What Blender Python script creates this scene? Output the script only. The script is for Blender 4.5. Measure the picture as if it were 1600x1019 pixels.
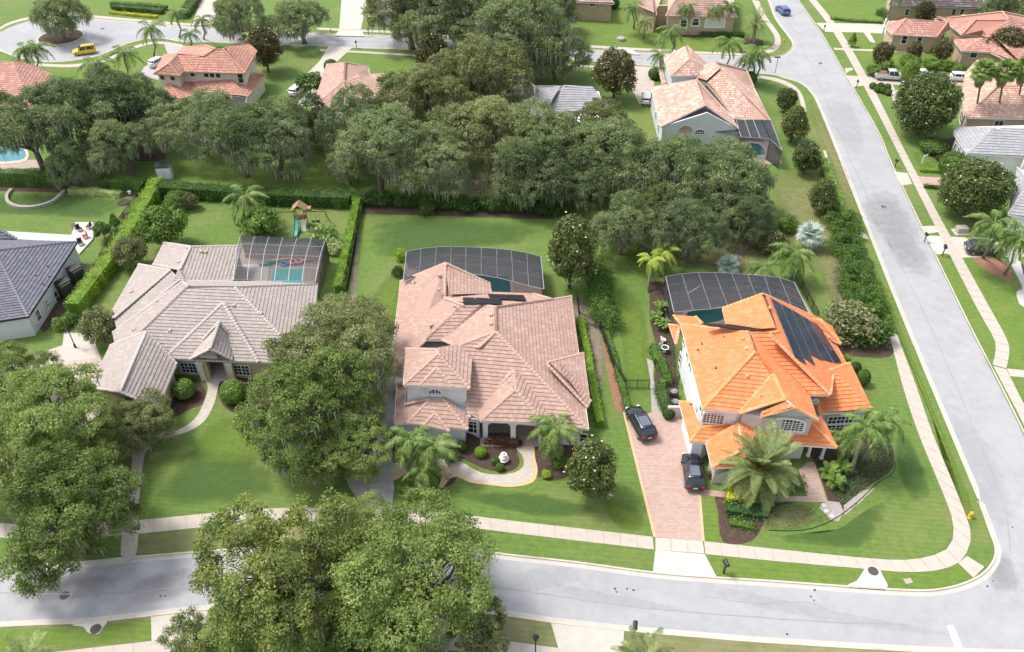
import bpy, math, random
import numpy as np
from mathutils import Vector, Matrix
random.seed(7); RNG = np.random.default_rng(7)
R = math.radians
scene = bpy.context.scene
for o in list(bpy.data.objects): bpy.data.objects.remove(o)

# ------------------------------------------------------------------ camera
TILT, FOC, CAMH = R(39.5), 1334.0, 65.7          # focal length in photo pixels (1600 wide)
cam_d = bpy.data.cameras.new('camera'); cam = bpy.data.objects.new('camera', cam_d)
scene.collection.objects.link(cam); scene.camera = cam
cam.location = (0, 0, CAMH); cam.rotation_euler = (R(90) - TILT, 0, 0)
cam_d.sensor_width = 36; cam_d.lens = 36 * FOC / 1600; cam_d.clip_start = 0.5; cam_d.clip_end = 3000
# ------------------------------------------------------------------ light
SUN_EL, SUN_AZ = R(60), R(-70)                    # azimuth measured from +Y (away from camera) towards +X
world = bpy.data.worlds.new('World'); scene.world = world; world.use_nodes = True
wn = world.node_tree.nodes; wl = world.node_tree.links
sky = wn.new('ShaderNodeTexSky'); sky.sky_type = 'NISHITA'; sky.sun_disc = False
sky.sun_elevation = SUN_EL; sky.sun_rotation = SUN_AZ; sky.dust_density = 3.0; sky.air_density = 1.0; sky.ozone_density = 1.0
hsv = wn.new('ShaderNodeHueSaturation'); hsv.inputs['Saturation'].default_value = .45      # thin high cloud
wl.new(sky.outputs[0], hsv.inputs['Color']); wl.new(hsv.outputs[0], wn['Background'].inputs[0]); wn['Background'].inputs[1].default_value = 0.15
sun_d = bpy.data.lights.new('sun', 'SUN'); sun = bpy.data.objects.new('sun', sun_d); scene.collection.objects.link(sun)
sun_d.energy = 1.55; sun_d.angle = R(12); sun_d.color = (1.0, 0.955, 0.89)
_sd = Vector((math.cos(SUN_EL) * math.sin(SUN_AZ), math.cos(SUN_EL) * math.cos(SUN_AZ), math.sin(SUN_EL)))
sun.rotation_euler = (-_sd).to_track_quat('-Z', 'Y').to_euler()
scene.view_settings.view_transform = 'Standard'; scene.view_settings.look = 'None'
scene.view_settings.exposure = 0.97; scene.view_settings.gamma = 1.0
scene.view_settings.use_curve_mapping = False
scene.cycles.max_bounces = 8; scene.cycles.transparent_max_bounces = 12; scene.cycles.diffuse_bounces = 3
try:
    scene.cycles.use_denoising = True
except Exception: pass

# ------------------------------------------------------------------ helpers
ct, st = math.cos(TILT), math.sin(TILT)
def G(px, py, z=0.0):
    """place of photo pixel (px,py) on the horizontal plane at height z"""
    x = (px - 800) / FOC; y = -(py - 509.5) / FOC
    dx, dy, dz = x, ct + y * st, -st + y * ct
    t = (z - CAMH) / dz
    return np.array([dx * t, dy * t, z])
def RAY(px, py):
    x = (px - 800) / FOC; y = -(py - 509.5) / FOC
    return np.array([x, ct + y * st, -st + y * ct])
def on_plane(px, py, p0, n):
    d = RAY(px, py); o = np.array([0, 0, CAMH])
    return o + d * (np.dot(p0 - o, n) / np.dot(d, n))
def scale_at(py):      # photo pixels per metre sideways on the ground
    return (py + 590) * ct / CAMH

def tag(o, label=None, cat=None, group=None, kind=None):
    if label: o['label'] = label
    if cat: o['category'] = cat
    if group: o['group'] = group
    if kind: o['kind'] = kind
    return o
def link(name, me, parent=None, loc=None):
    o = bpy.data.objects.new(name, me); scene.collection.objects.link(o)
    if parent is not None: o.parent = parent
    if loc is not None: o.location = loc
    return o
def empty(name, loc=(0, 0, 0), rz=0, **k):
    o = bpy.data.objects.new(name, None); scene.collection.objects.link(o)
    o.location = loc; o.rotation_euler = (0, 0, rz); o.empty_display_size = .1
    return tag(o, **k)
def mesh_np(name, V, F, mats, sizes=None, mi=None, attr=None, smooth=False):
    """V (n,3); F flat loop index array with sizes, or (m,k) array"""
    me = bpy.data.meshes.new(name); V = np.asarray(V, dtype=np.float32)
    F = np.asarray(F, dtype=np.int32)
    if sizes is None:
        sizes = np.full(len(F), F.shape[1], dtype=np.int32); F = F.ravel()
    sizes = np.asarray(sizes, dtype=np.int32)
    me.vertices.add(len(V)); me.vertices.foreach_set('co', V.ravel())
    me.loops.add(len(F)); me.loops.foreach_set('vertex_index', F)
    me.polygons.add(len(sizes))
    st_ = np.concatenate([[0], np.cumsum(sizes)[:-1]]).astype(np.int32)
    me.polygons.foreach_set('loop_start', st_)
    me.polygons.foreach_set('loop_total', sizes)
    if mi is not None: me.polygons.foreach_set('material_index', np.asarray(mi, dtype=np.int32))
    me.polygons.foreach_set('use_smooth', np.full(len(sizes), bool(smooth), dtype=bool))
    for m in (mats if isinstance(mats, (list, tuple)) else [mats]): me.materials.append(m)
    if attr is not None:
        a = me.attributes.new('tv', 'FLOAT', 'FACE'); a.data.foreach_set('value', np.asarray(attr, dtype=np.float32))
    me.update(calc_edges=True); me.validate(verbose=False)
    return me
class MB:
    """small mesh collector: boxes, tubes, prisms, discs"""
    def __init__(s): s.v = []; s.f = []; s.n = 0
    def add(s, vs, fs):
        s.v += [tuple(map(float, p)) for p in vs]; s.f += [[i + s.n for i in f] for f in fs]; s.n += len(vs); return s
    def box(s, c, d, rz=0, top=None):
        cx, cy, cz = c; hx, hy, hz = d[0] / 2, d[1] / 2, d[2] / 2; t = top or (1, 1)
        ca, sa = math.cos(rz), math.sin(rz); vs = []
        for k, (z, q) in enumerate(((-hz, (1, 1)), (hz, t))):
            for x, y in ((-hx, -hy), (hx, -hy), (hx, hy), (-hx, hy)):
                x *= q[0]; y *= q[1]
                vs.append((cx + x * ca - y * sa, cy + x * sa + y * ca, cz + z))
        return s.add(vs, [[3, 2, 1, 0], [4, 5, 6, 7], [0, 1, 5, 4], [1, 2, 6, 5], [2, 3, 7, 6], [3, 0, 4, 7]])
    def beam(s, a, b, w, h):
        a = np.array(a, float); b = np.array(b, float); d = b - a; L = np.linalg.norm(d)
        if L < 1e-6: return s
        d /= L; up = np.array([0, 0, 1.0]) if abs(d[2]) < .95 else np.array([0, 1.0, 0])
        x = np.cross(d, up); x /= np.linalg.norm(x); u = np.cross(x, d); vs = []
        for p in (a, b):
            for i, j in ((-1, -1), (1, -1), (1, 1), (-1, 1)): vs.append(p + x * i * w / 2 + u * j * h / 2)
        return s.add(vs, [[3, 2, 1, 0], [4, 5, 6, 7], [0, 1, 5, 4], [1, 2, 6, 5], [2, 3, 7, 6], [3, 0, 4, 7]])
    def tube(s, pts, rad, n=8, cap=True):
        pts = [np.array(p, float) for p in pts]
        if not hasattr(rad, '__len__'): rad = [rad] * len(pts)
        vs = []; ref = None
        for i, p in enumerate(pts):
            d = pts[min(i + 1, len(pts) - 1)] - pts[max(i - 1, 0)]; d = d / (np.linalg.norm(d) + 1e-9)
            if ref is None: ref = np.array([1.0, 0, 0]) if abs(d[0]) < .8 else np.array([0, 1.0, 0])
            x = np.cross(d, ref); x /= np.linalg.norm(x) + 1e-9; y = np.cross(d, x); ref = -np.cross(d, x) if False else ref
            for k in range(n):
                a = 2 * math.pi * k / n; vs.append(p + (x * math.cos(a) + y * math.sin(a)) * rad[i])
        fs = []
        for i in range(len(pts) - 1):
            for k in range(n):
                k2 = (k + 1) % n; fs.append([i * n + k, i * n + k2, (i + 1) * n + k2, (i + 1) * n + k])
        if cap: fs.append(list(range(n))[::-1]); fs.append([(len(pts) - 1) * n + k for k in range(n)])
        return s.add(vs, fs)
    def lathe(s, prof, c=(0, 0, 0), n=16):
        vs = []
        for r, z in prof:
            for k in range(n):
                a = 2 * math.pi * k / n; vs.append((c[0] + r * math.cos(a), c[1] + r * math.sin(a), c[2] + z))
        fs = []
        for i in range(len(prof) - 1):
            for k in range(n):
                k2 = (k + 1) % n; fs.append([i * n + k, i * n + k2, (i + 1) * n + k2, (i + 1) * n + k])
        fs.append(list(range(n))[::-1]); fs.append([(len(prof) - 1) * n + k for k in range(n)])
        return s.add(vs, fs)
    def prism(s, pts, z0, z1):
        n = len(pts)
        vs = [(p[0], p[1], z0) for p in pts] + [(p[0], p[1], z1) for p in pts]
        fs = [list(range(n))[::-1], [n + k for k in range(n)]] + [[k, (k + 1) % n, n + (k + 1) % n, n + k] for k in range(n)]
        return s.add(vs, fs)
    def build(s, name, mat, parent=None, smooth=False, loc=None, attr=None):
        sizes = [len(f) for f in s.f]; flat = [i for f in s.f for i in f]
        me = mesh_np(name, np.array(s.v), flat, mat, sizes=sizes, smooth=smooth, attr=attr)
        return link(name, me, parent, loc)

# ------------------------------------------------------------------ materials
def node_mat(name):
    m = bpy.data.materials.new(name); m.use_nodes = True
    return m, m.node_tree.nodes, m.node_tree.links, m.node_tree.nodes['Principled BSDF']
def ramp(nodes, stops):
    r = nodes.new('ShaderNodeValToRGB'); e = r.color_ramp.elements
    while len(e) < len(stops): e.new(.5)
    for k, (p, c) in enumerate(stops):
        e[k].position = p; e[k].color = (c[0], c[1], c[2], 1)
    return r
def lerp(a, b, t): return tuple(a[i] * (1 - t) + b[i] * t for i in range(3))
def pmat(name, c1, c2=None, scale=1.0, rough=.85, bump=0.0, bscale=None, c3=None, s3=.05, a3=.5, metallic=0, spec=None, world=True, attr=None, thr3=(.5, .65), coat=0):
    """two colours mixed by noise, an optional third in large soft patches, optional per-face value 'tv' mixing"""
    m, N, L, B = node_mat(name); c2 = c2 or lerp(c1, (0, 0, 0), .12)
    tc = N.new('ShaderNodeNewGeometry') if world else N.new('ShaderNodeTexCoord')
    pos = tc.outputs['Position'] if world else tc.outputs['Object']
    nz = N.new('ShaderNodeTexNoise'); nz.inputs['Scale'].default_value = scale; nz.inputs['Detail'].default_value = 5; nz.inputs['Roughness'].default_value = .6
    L.new(pos, nz.inputs['Vector'])
    rp = ramp(N, [(.32, c1), (.68, c2)]); L.new(nz.outputs[0], rp.inputs[0]); col = rp.outputs[0]
    if attr:
        at = N.new('ShaderNodeAttribute'); at.attribute_name = 'tv'
        r2 = ramp(N, attr); r2.color_ramp.interpolation = 'LINEAR'; L.new(at.outputs['Fac'], r2.inputs[0])
        mx = N.new('ShaderNodeMix'); mx.data_type = 'RGBA'; mx.blend_type = 'MIX'; mx.inputs[0].default_value = .6
        L.new(col, mx.inputs[6]); L.new(r2.outputs[0], mx.inputs[7]); col = mx.outputs[2]
    if c3:
        n3 = N.new('ShaderNodeTexNoise'); n3.inputs['Scale'].default_value = s3; n3.inputs['Detail'].default_value = 6; n3.inputs['Roughness'].default_value = .65
        L.new(pos, n3.inputs['Vector'])
        mr = N.new('ShaderNodeMapRange'); mr.inputs[1].default_value = thr3[0]; mr.inputs[2].default_value = thr3[1]; mr.inputs[4].default_value = a3
        L.new(n3.outputs[0], mr.inputs[0])
        mx = N.new('ShaderNodeMix'); mx.data_type = 'RGBA'; L.new(mr.outputs[0], mx.inputs[0])
        L.new(col, mx.inputs[6]); mx.inputs[7].default_value = (*c3, 1); col = mx.outputs[2]
    L.new(col, B.inputs['Base Color']); B.inputs['Roughness'].default_value = rough; B.inputs['Metallic'].default_value = metallic
    if spec is not None: B.inputs['Specular IOR Level'].default_value = spec
    if coat: B.inputs['Coat Weight'].default_value = coat
    if bump:
        nb = N.new('ShaderNodeTexNoise'); nb.inputs['Scale'].default_value = bscale or scale * 3; nb.inputs['Detail'].default_value = 4
        L.new(pos, nb.inputs['Vector'])
        bp = N.new('ShaderNodeBump'); bp.inputs['Strength'].default_value = bump; bp.inputs['Distance'].default_value = .1
        L.new(nb.outputs[0], bp.inputs['Height']); L.new(bp.outputs[0], B.inputs['Normal'])
    return m
def leafmat(name, dark, mid, light, trans=.3, cl=.35, extra=None, rough=.55):
    m, N, L, B = node_mat(name)
    tc = N.new('ShaderNodeTexCoord'); oi = N.new('ShaderNodeObjectInfo')
    nz = N.new('ShaderNodeTexNoise'); nz.inputs['Scale'].default_value = cl; nz.inputs['Detail'].default_value = 3; L.new(tc.outputs['Object'], nz.inputs['Vector'])
    at = N.new('ShaderNodeAttribute'); at.attribute_name = 'tv'
    a1 = N.new('ShaderNodeMath'); a1.operation = 'MULTIPLY_ADD'; L.new(at.outputs['Fac'], a1.inputs[0]); a1.inputs[1].default_value = .55
    a0 = N.new('ShaderNodeMath'); a0.operation = 'MULTIPLY_ADD'; L.new(nz.outputs[0], a0.inputs[0]); a0.inputs[1].default_value = .9; a0.inputs[2].default_value = -.29
    a2 = N.new('ShaderNodeMath'); a2.operation = 'MULTIPLY_ADD'; L.new(oi.outputs['Random'], a2.inputs[0]); a2.inputs[1].default_value = .34; L.new(a0.outputs[0], a2.inputs[2])
    L.new(a2.outputs[0], a1.inputs[2])
    st_ = [(.15, dark), (.5, mid), (.85, light)]
    if extra: st_.append((1.0, extra))
    rp = ramp(N, st_); L.new(a1.outputs[0], rp.inputs[0])
    L.new(rp.outputs[0], B.inputs['Base Color']); B.inputs['Roughness'].default_value = rough; B.inputs['Specular IOR Level'].default_value = .35
    tr = N.new('ShaderNodeBsdfTranslucent'); L.new(rp.outputs[0], tr.inputs[0])
    mx = N.new('ShaderNodeMixShader'); mx.inputs[0].default_value = trans
    L.new(B.outputs[0], mx.inputs[1]); L.new(tr.outputs[0], mx.inputs[2]); L.new(mx.outputs[0], N['Material Output'].inputs[0])
    return m
def softmat(name, c1, c2, scale=2.0, amax=.8):
    """worn patch of ground: fades out at a ragged edge (vertex value 'tv' is the cover)"""
    m = pmat(name, c1, c2, scale, .95, .5, 9); N, L = m.node_tree.nodes, m.node_tree.links; B = N['Principled BSDF']
    at = N.new('ShaderNodeAttribute'); at.attribute_name = 'tv'; g = N.new('ShaderNodeNewGeometry'); nz = N.new('ShaderNodeTexNoise')
    nz.inputs['Scale'].default_value = .8; nz.inputs['Detail'].default_value = 7; nz.inputs['Roughness'].default_value = .7; L.new(g.outputs['Position'], nz.inputs['Vector'])
    a = N.new('ShaderNodeMath'); a.operation = 'ADD'; L.new(at.outputs['Fac'], a.inputs[0]); L.new(nz.outputs[0], a.inputs[1])
    mr = N.new('ShaderNodeMapRange'); mr.inputs[1].default_value = .72; mr.inputs[2].default_value = 1.25; mr.inputs[4].default_value = amax; L.new(a.outputs[0], mr.inputs[0])
    t = N.new('ShaderNodeBsdfTransparent'); mx = N.new('ShaderNodeMixShader'); L.new(mr.outputs[0], mx.inputs[0])
    L.new(t.outputs[0], mx.inputs[1]); L.new(B.outputs[0], mx.inputs[2]); L.new(mx.outputs[0], N['Material Output'].inputs[0])
    return m
def screenmat(name, c, alpha):
    m, N, L, B = node_mat(name)
    B.inputs['Base Color'].default_value = (*c, 1); B.inputs['Roughness'].default_value = .6
    t = N.new('ShaderNodeBsdfTransparent'); mx = N.new('ShaderNodeMixShader'); mx.inputs[0].default_value = alpha
    L.new(t.outputs[0], mx.inputs[1]); L.new(B.outputs[0], mx.inputs[2]); L.new(mx.outputs[0], N['Material Output'].inputs[0])
    return m
M = {}
def mow(m, ang=.1, w=.55, amt=.055):
    N, L = m.node_tree.nodes, m.node_tree.links; B = N['Principled BSDF']; src = B.inputs['Base Color'].links[0].from_socket
    g = N.new('ShaderNodeNewGeometry'); mp = N.new('ShaderNodeMapping'); mp.inputs['Rotation'].default_value = (0, 0, ang); L.new(g.outputs['Position'], mp.inputs[0])
    wv = N.new('ShaderNodeTexWave'); wv.bands_direction = 'Y'; wv.inputs['Scale'].default_value = .314 / w * 1.0; wv.inputs['Distortion'].default_value = 1.2; wv.inputs['Detail'].default_value = 2; L.new(mp.outputs[0], wv.inputs['Vector'])
    fn = N.new('ShaderNodeTexNoise'); fn.inputs['Scale'].default_value = 6; fn.inputs['Detail'].default_value = 6; fn.inputs['Roughness'].default_value = .8; L.new(g.outputs['Position'], fn.inputs['Vector'])
    ad = N.new('ShaderNodeMath'); ad.operation = 'MULTIPLY_ADD'; L.new(fn.outputs[0], ad.inputs[0]); ad.inputs[1].default_value = 2.2; L.new(wv.outputs['Fac'], ad.inputs[2])
    mr = N.new('ShaderNodeMapRange'); mr.inputs[1].default_value = .5; mr.inputs[2].default_value = 2.0; mr.inputs[3].default_value = 1 - amt * 1.6; mr.inputs[4].default_value = 1 + amt * 1.6; L.new(ad.outputs[0], mr.inputs[0])
    mx = N.new('ShaderNodeMix'); mx.data_type = 'RGBA'; mx.blend_type = 'MULTIPLY'; mx.inputs[0].default_value = 1; L.new(src, mx.inputs[6]); L.new(mr.outputs[0], mx.inputs[7]); L.new(mx.outputs[2], B.inputs['Base Color']); return m
M['lawn'] = pmat('lawn_grass', (.078, .142, .022), (.125, .198, .034), 1.6, .9, .6, 9, c3=(.185, .19, .062), s3=.11, a3=.65, thr3=(.46, .70))
M['lawn_dark'] = pmat('lawn_grass_deep', (.06, .135, .022), (.10, .185, .030), 2.0, .9, .5, 9, c3=(.15, .16, .06), s3=.09, a3=.45)
M['lawn_bright'] = pmat('lawn_grass_bright', (.085, .15, .020), (.13, .20, .026), 1.8, .9, .6, 9, c3=(.19, .215, .05), s3=.2, a3=.4)
M['lawn_dry'] = pmat('lawn_grass_dry', (.125, .145, .05), (.175, .175, .07), 1.4, .9, .5, 9, c3=(.27, .23, .14), s3=.12, a3=.65)
M['soft_dry'] = softmat('worn_dry_grass', (.19, .20, .07), (.25, .235, .10))
M['soft_dirt'] = softmat('worn_bare_soil', (.22, .18, .13), (.30, .25, .19))
M['soft_dark'] = softmat('lush_grass', (.055, .112, .024), (.075, .14, .028))
M['soft_bright'] = softmat('fresh_grass', (.11, .18, .022), (.15, .22, .03))
M['soft_stain'] = softmat('road_wear', (.46, .46, .475), (.42, .42, .43), .6, .45)
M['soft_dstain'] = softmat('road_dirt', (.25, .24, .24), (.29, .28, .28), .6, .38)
for k_ in ('lawn', 'lawn_dark', 'lawn_bright', 'lawn_dry'): mow(M[k_])
M['dirt'] = pmat('bare_soil', (.20, .165, .12), (.27, .235, .18), 1.5, .95, .5, 8, c3=(.12, .14, .06), s3=.3, a3=.6)
M['mulch'] = pmat('brown_mulch', (.050, .030, .022), (.10, .062, .045), 5, .95, .9, 14, c3=(.14, .09, .06), s3=1.2, a3=.5)
M['mulch_red'] = pmat('red_mulch', (.26, .11, .07), (.36, .19, .13), 5, .95, .9, 14, c3=(.20, .13, .09), s3=.9, a3=.5)
M['gravel'] = pmat('pale_gravel', (.30, .26, .24), (.50, .45, .42), 7, .95, 1, 16)
M['asphalt'] = pmat('old_grey_asphalt', (.31, .31, .32), (.355, .355, .365), .9, .92, .3, 30, c3=(.41, .41, .415), s3=.22, a3=.6, thr3=(.44, .7))
M['concrete'] = pmat('pale_concrete', (.45, .405, .35), (.53, .48, .425), 1.2, .9, .15, 20, c3=(.47, .42, .36), s3=.4, a3=.6)
M['slab'] = pmat('pavement_concrete', (.43, .375, .32), (.50, .44, .38), 1.4, .9, .15, 20, c3=(.45, .40, .34), s3=.35, a3=.6)
M['kerb'] = pmat('kerb_concrete', (.49, .44, .35), (.56, .51, .43), 1.0, .9, .1, 20, c3=(.33, .29, .22), s3=.3, a3=.6)
M['gutter'] = pmat('gutter_concrete', (.44, .41, .365), (.52, .49, .45), 1.0, .9, .1, 20, c3=(.40, .37, .33), s3=.5, a3=.6)
M['white_conc'] = pmat('fresh_white_concrete', (.47, .445, .41), (.53, .505, .47), 1.0, .85)
M['line'] = pmat('road_paint', (.8, .8, .8), (.7, .7, .7), 4, .8)
M['iron'] = pmat('cast_iron', (.06, .045, .045), (.10, .075, .07), 6, .7, .5, 30)
M['white'] = pmat('white_paint', (.80, .80, .78), (.74, .74, .72), 2, .6)
M['stucco_w'] = pmat('white_stucco', (.78, .78, .77), (.70, .70, .69), .8, .9, .2, 30)
M['stucco_c'] = pmat('cream_stucco', (.58, .47, .30), (.52, .41, .26), .8, .9, .2, 30)
M['stucco_g'] = pmat('beige_grey_and_shaded_white_stucco', (.60, .57, .51), (.54, .51, .45), .8, .9, .2, 30)  # on the orange house: white-ish stucco with its shade put into the colour
M['stucco_b'] = pmat('blue_grey_stucco', (.62, .64, .655), (.56, .58, .60), .8, .9, .2, 30)
M['stucco_t'] = pmat('tan_stucco', (.50, .38, .27), (.44, .33, .23), .8, .9, .2, 30)
M['stucco_l'] = pmat('light_cream_stucco', (.70, .64, .52), (.64, .58, .46), .8, .9, .2, 30)
M['black'] = pmat('black_metal', (.012, .013, .014), (.02, .02, .022), 5, .45)
M['dark'] = pmat('charcoal_metal', (.035, .038, .042), (.05, .052, .058), 4, .5)
M['alu'] = pmat('pale_aluminium', (.42, .43, .45), (.36, .37, .39), 3, .5, metallic=.3)
M['bronze'] = pmat('bronze_aluminium', (.10, .10, .11), (.14, .14, .15), 3, .5)
M['bark'] = pmat('oak_bark', (.115, .095, .075), (.20, .175, .145), 3, .95, .8, 9, world=False)
M['palmbark'] = pmat('palm_bark', (.30, .26, .215), (.20, .17, .14), 4, .95, .6, 12, world=False)
M['wood'] = pmat('red_brown_wood', (.16, .075, .045), (.22, .11, .07), 4, .8, .3, 20)
M['wood_l'] = pmat('light_wood', (.34, .22, .12), (.28, .17, .09), 4, .8, .3, 20)
M['glass'] = pmat('dark_window_glass', (.015, .018, .024), (.03, .035, .045), .7, .08, spec=.8)
M['screen'] = screenmat('insect_screen', (.04, .045, .052), .50)
M['screen_l'] = screenmat('insect_screen_light', (.05, .055, .065), .27)
M['water'] = pmat('pool_water', (.04, .42, .42), (.07, .52, .50), 1.2, .06, .25, 5, spec=.6)
M['water_d'] = pmat('dark_pool_water', (.022, .11, .11), (.035, .15, .145), 1.2, .06, .25, 5, spec=.6)
M['coping'] = pmat('pool_coping', (.52, .44, .37), (.44, .36, .30), 3, .8)
M['deck'] = pmat('paver_deck', (.34, .26, .22), (.42, .34, .29), 2.5, .9, .2, 14)
M['yellow'] = pmat('yellow_paint', (.75, .42, .02), (.70, .38, .02), 3, .4)
M['green_pl'] = pmat('green_plastic', (.01, .22, .17), (.015, .27, .21), 3, .35)
M['blue_pl'] = pmat('blue_plastic', (.05, .28, .55), (.06, .33, .6), 3, .3)
M['pink_pl'] = pmat('pink_plastic', (.75, .28, .35), (.8, .35, .4), 3, .3)
M['orange_pl'] = pmat('pale_orange_plastic', (.8, .5, .28), (.8, .45, .25), 3, .3)
M['red'] = pmat('red_fabric', (.45, .02, .03), (.4, .02, .03), 3, .7)
M['fountain'] = pmat('white_marble', (.78, .72, .68), (.85, .82, .80), 3, .6)
M['stone'] = pmat('grey_stone', (.42, .38, .33), (.33, .30, .26), 4, .9, .5, 10)
M['solar'] = pmat('solar_cell', (.020, .030, .060), (.026, .040, .078), .9, .18, spec=.6)
M['solar_f'] = pmat('solar_frame', (.10, .12, .15), (.13, .15, .18), 3, .4)
M['rubber'] = pmat('black_solar_mat', (.006, .005, .007), (.010, .008, .011), 3, .6)
def paver_mat(name, a, b, c, sx=.4, sy=.2, rot=0):
    m, N, L, B = node_mat(name); g = N.new('ShaderNodeNewGeometry'); mp = N.new('ShaderNodeMapping'); mp.inputs['Rotation'].default_value = (0, 0, rot)
    L.new(g.outputs['Position'], mp.inputs[0])
    br = N.new('ShaderNodeTexBrick'); br.inputs['Scale'].default_value = 1; br.inputs['Brick Width'].default_value = sx; br.inputs['Row Height'].default_value = sy
    br.inputs['Mortar Size'].default_value = .012; br.inputs['Color1'].default_value = (*a, 1); br.inputs['Color2'].default_value = (*b, 1); br.inputs['Mortar'].default_value = (*lerp(a, (0, 0, 0), .35), 1)
    L.new(mp.outputs[0], br.inputs['Vector'])
    nz = N.new('ShaderNodeTexNoise'); nz.inputs['Scale'].default_value = 1.1; nz.inputs['Detail'].default_value = 6; nz.inputs['Roughness'].default_value = .7; L.new(g.outputs['Position'], nz.inputs['Vector'])
    mr = N.new('ShaderNodeMapRange'); mr.inputs[1].default_value = .42; mr.inputs[2].default_value = .7; mr.inputs[4].default_value = .7; L.new(nz.outputs[0], mr.inputs[0])
    mx = N.new('ShaderNodeMix'); mx.data_type = 'RGBA'; L.new(mr.outputs[0], mx.inputs[0]); L.new(br.outputs[0], mx.inputs[6]); mx.inputs[7].default_value = (*c, 1)
    L.new(mx.outputs[2], B.inputs['Base Color']); B.inputs['Roughness'].default_value = .9
    return m
M['paver_pink'] = paver_mat('pink_pavers', (.42, .27, .22), (.50, .36, .30), (.40, .31, .275))
M['paver_edge'] = pmat('paver_border', (.60, .36, .20), (.66, .43, .27), 6, .9)
M['paver_tan'] = paver_mat('tan_pavers', (.47, .39, .33), (.55, .47, .40), (.40, .34, .30))
M['paver_grey'] = paver_mat('grey_pavers', (.40, .38, .38), (.50, .47, .47), (.28, .27, .30))
M['paver_walk'] = paver_mat('pale_pavers', (.46, .40, .345), (.55, .49, .43), (.40, .35, .30))

def tilemat(name, base, var, dirt, dirt_a=.4, sd=.35, rough=.8):
    c = base
    return pmat(name, lerp(c, (0, 0, 0), .06), lerp(c, (1, 1, 1), .05), 1.3, rough, 0, attr=[(0, lerp(c, (0, 0, 0), var)), (.5, c), (.8, lerp(c, (1, 1, 1), var * .8)), (1, lerp(c, (1, .9, .8), var * 1.6))],
                c3=dirt, s3=sd, a3=dirt_a, thr3=(.48, .75))
M['t_pink'] = tilemat('pink_roof_tile', (.40, .25, .195), .10, (.34, .21, .16), .32)
M['t_orange'] = tilemat('orange_roof_tile', (.66, .205, .062), .07, (.50, .185, .085), .40)
M['t_grey'] = tilemat('grey_taupe_roof_tile', (.345, .295, .262), .08, (.30, .25, .23), .3)
M['t_dark'] = tilemat('slate_metal_roof', (.115, .118, .15), .05, (.13, .13, .16), .3)
M['t_red'] = tilemat('salmon_roof_tile', (.44, .205, .155), .16, (.34, .20, .155), .3)
M['t_peach'] = tilemat('mottled_peach_roof_tile', (.54, .325, .24), .30, (.38, .25, .19), .45, .6)
M['t_shingle'] = tilemat('grey_shingle', (.33, .33, .345), .08, (.19, .18, .18), .3)
M['t_brown'] = tilemat('brown_shingle', (.13, .10, .10), .14, (.10, .08, .08), .3)
M['t_terra'] = tilemat('terracotta_roof_tile', (.45, .205, .145), .12, (.40, .22, .16), .3)
M['cap_pink'] = pmat('pink_ridge_tile', (.50, .345, .28), (.43, .28, .22), 2.5, .8)
M['cap_orange'] = pmat('orange_ridge_tile', (.80, .33, .13), (.80, .25, .07), 1.5, .8, c3=(.62, .46, .36), s3=.7, a3=.8)
M['cap_grey'] = pmat('grey_ridge_tile', (.46, .405, .38), (.40, .34, .32), 2.5, .8, c3=(.55, .50, .47), s3=1.2, a3=.5)
M['cap_dark'] = pmat('slate_ridge', (.17, .175, .21), (.15, .155, .19), 2.5, .6)
M['cap_red'] = pmat('salmon_ridge_tile', (.54, .31, .23), (.48, .25, .18), 2.5, .8)
M["cap_terra"] = M["cap_red"]
# ------------------------------------------------------------------ ground, roads, kerbs
def smooth(pts, n=6, closed=False):
    P = [np.array(p, float) for p in pts]; out = []; m = len(P)
    rng_ = range(m) if closed else range(m - 1)
    for i in rng_:
        p0, p1, p2, p3 = (P[(i - 1) % m], P[i], P[(i + 1) % m], P[(i + 2) % m]) if closed else (P[max(i - 1, 0)], P[i], P[i + 1], P[min(i + 2, m - 1)])
        for k in range(n):
            t = k / n
            out.append(.5 * ((2 * p1) + (-p0 + p2) * t + (2 * p0 - 5 * p1 + 4 * p2 - p3) * t * t + (-p0 + 3 * p1 - 3 * p2 + p3) * t ** 3))
    if not closed: out.append(P[-1])
    return out
def W(pts, z=0): return [G(p[0], p[1], z) for p in pts]
def sheet(name, world_pts, z, mat, depth=.3, kind='structure', parent=None, label=None, cat=None):
    mb = MB(); mb.prism([(p[0], p[1]) for p in world_pts], z - depth, z)
    o = mb.build(name, mat, parent)
    if parent is None: tag(o, label=label, cat=cat, kind=kind)
    return o
def poly(name, pts, z, mat, depth=.05, sm=0, **k):
    if sm: pts = smooth(pts, sm, True)
    return sheet(name, W(pts, 0), z, mat, depth, **k)
def offset_line(P, d):
    """polyline offset sideways (d>0 = left of travel) in metres"""
    P = [np.array(p[:2], float) for p in P]; out = []
    for i, p in enumerate(P):
        t1 = P[i] - P[i - 1] if i else P[1] - P[0]; t2 = P[i + 1] - P[i] if i < len(P) - 1 else t1
        n1 = np.array([-t1[1], t1[0]]) / (np.linalg.norm(t1) + 1e-9); n2 = np.array([-t2[1], t2[0]]) / (np.linalg.norm(t2) + 1e-9)
        n = n1 + n2; n /= np.linalg.norm(n) + 1e-9
        out.append(p + n * d / max(.5, float(np.dot(n, n1))))
    return out
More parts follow.
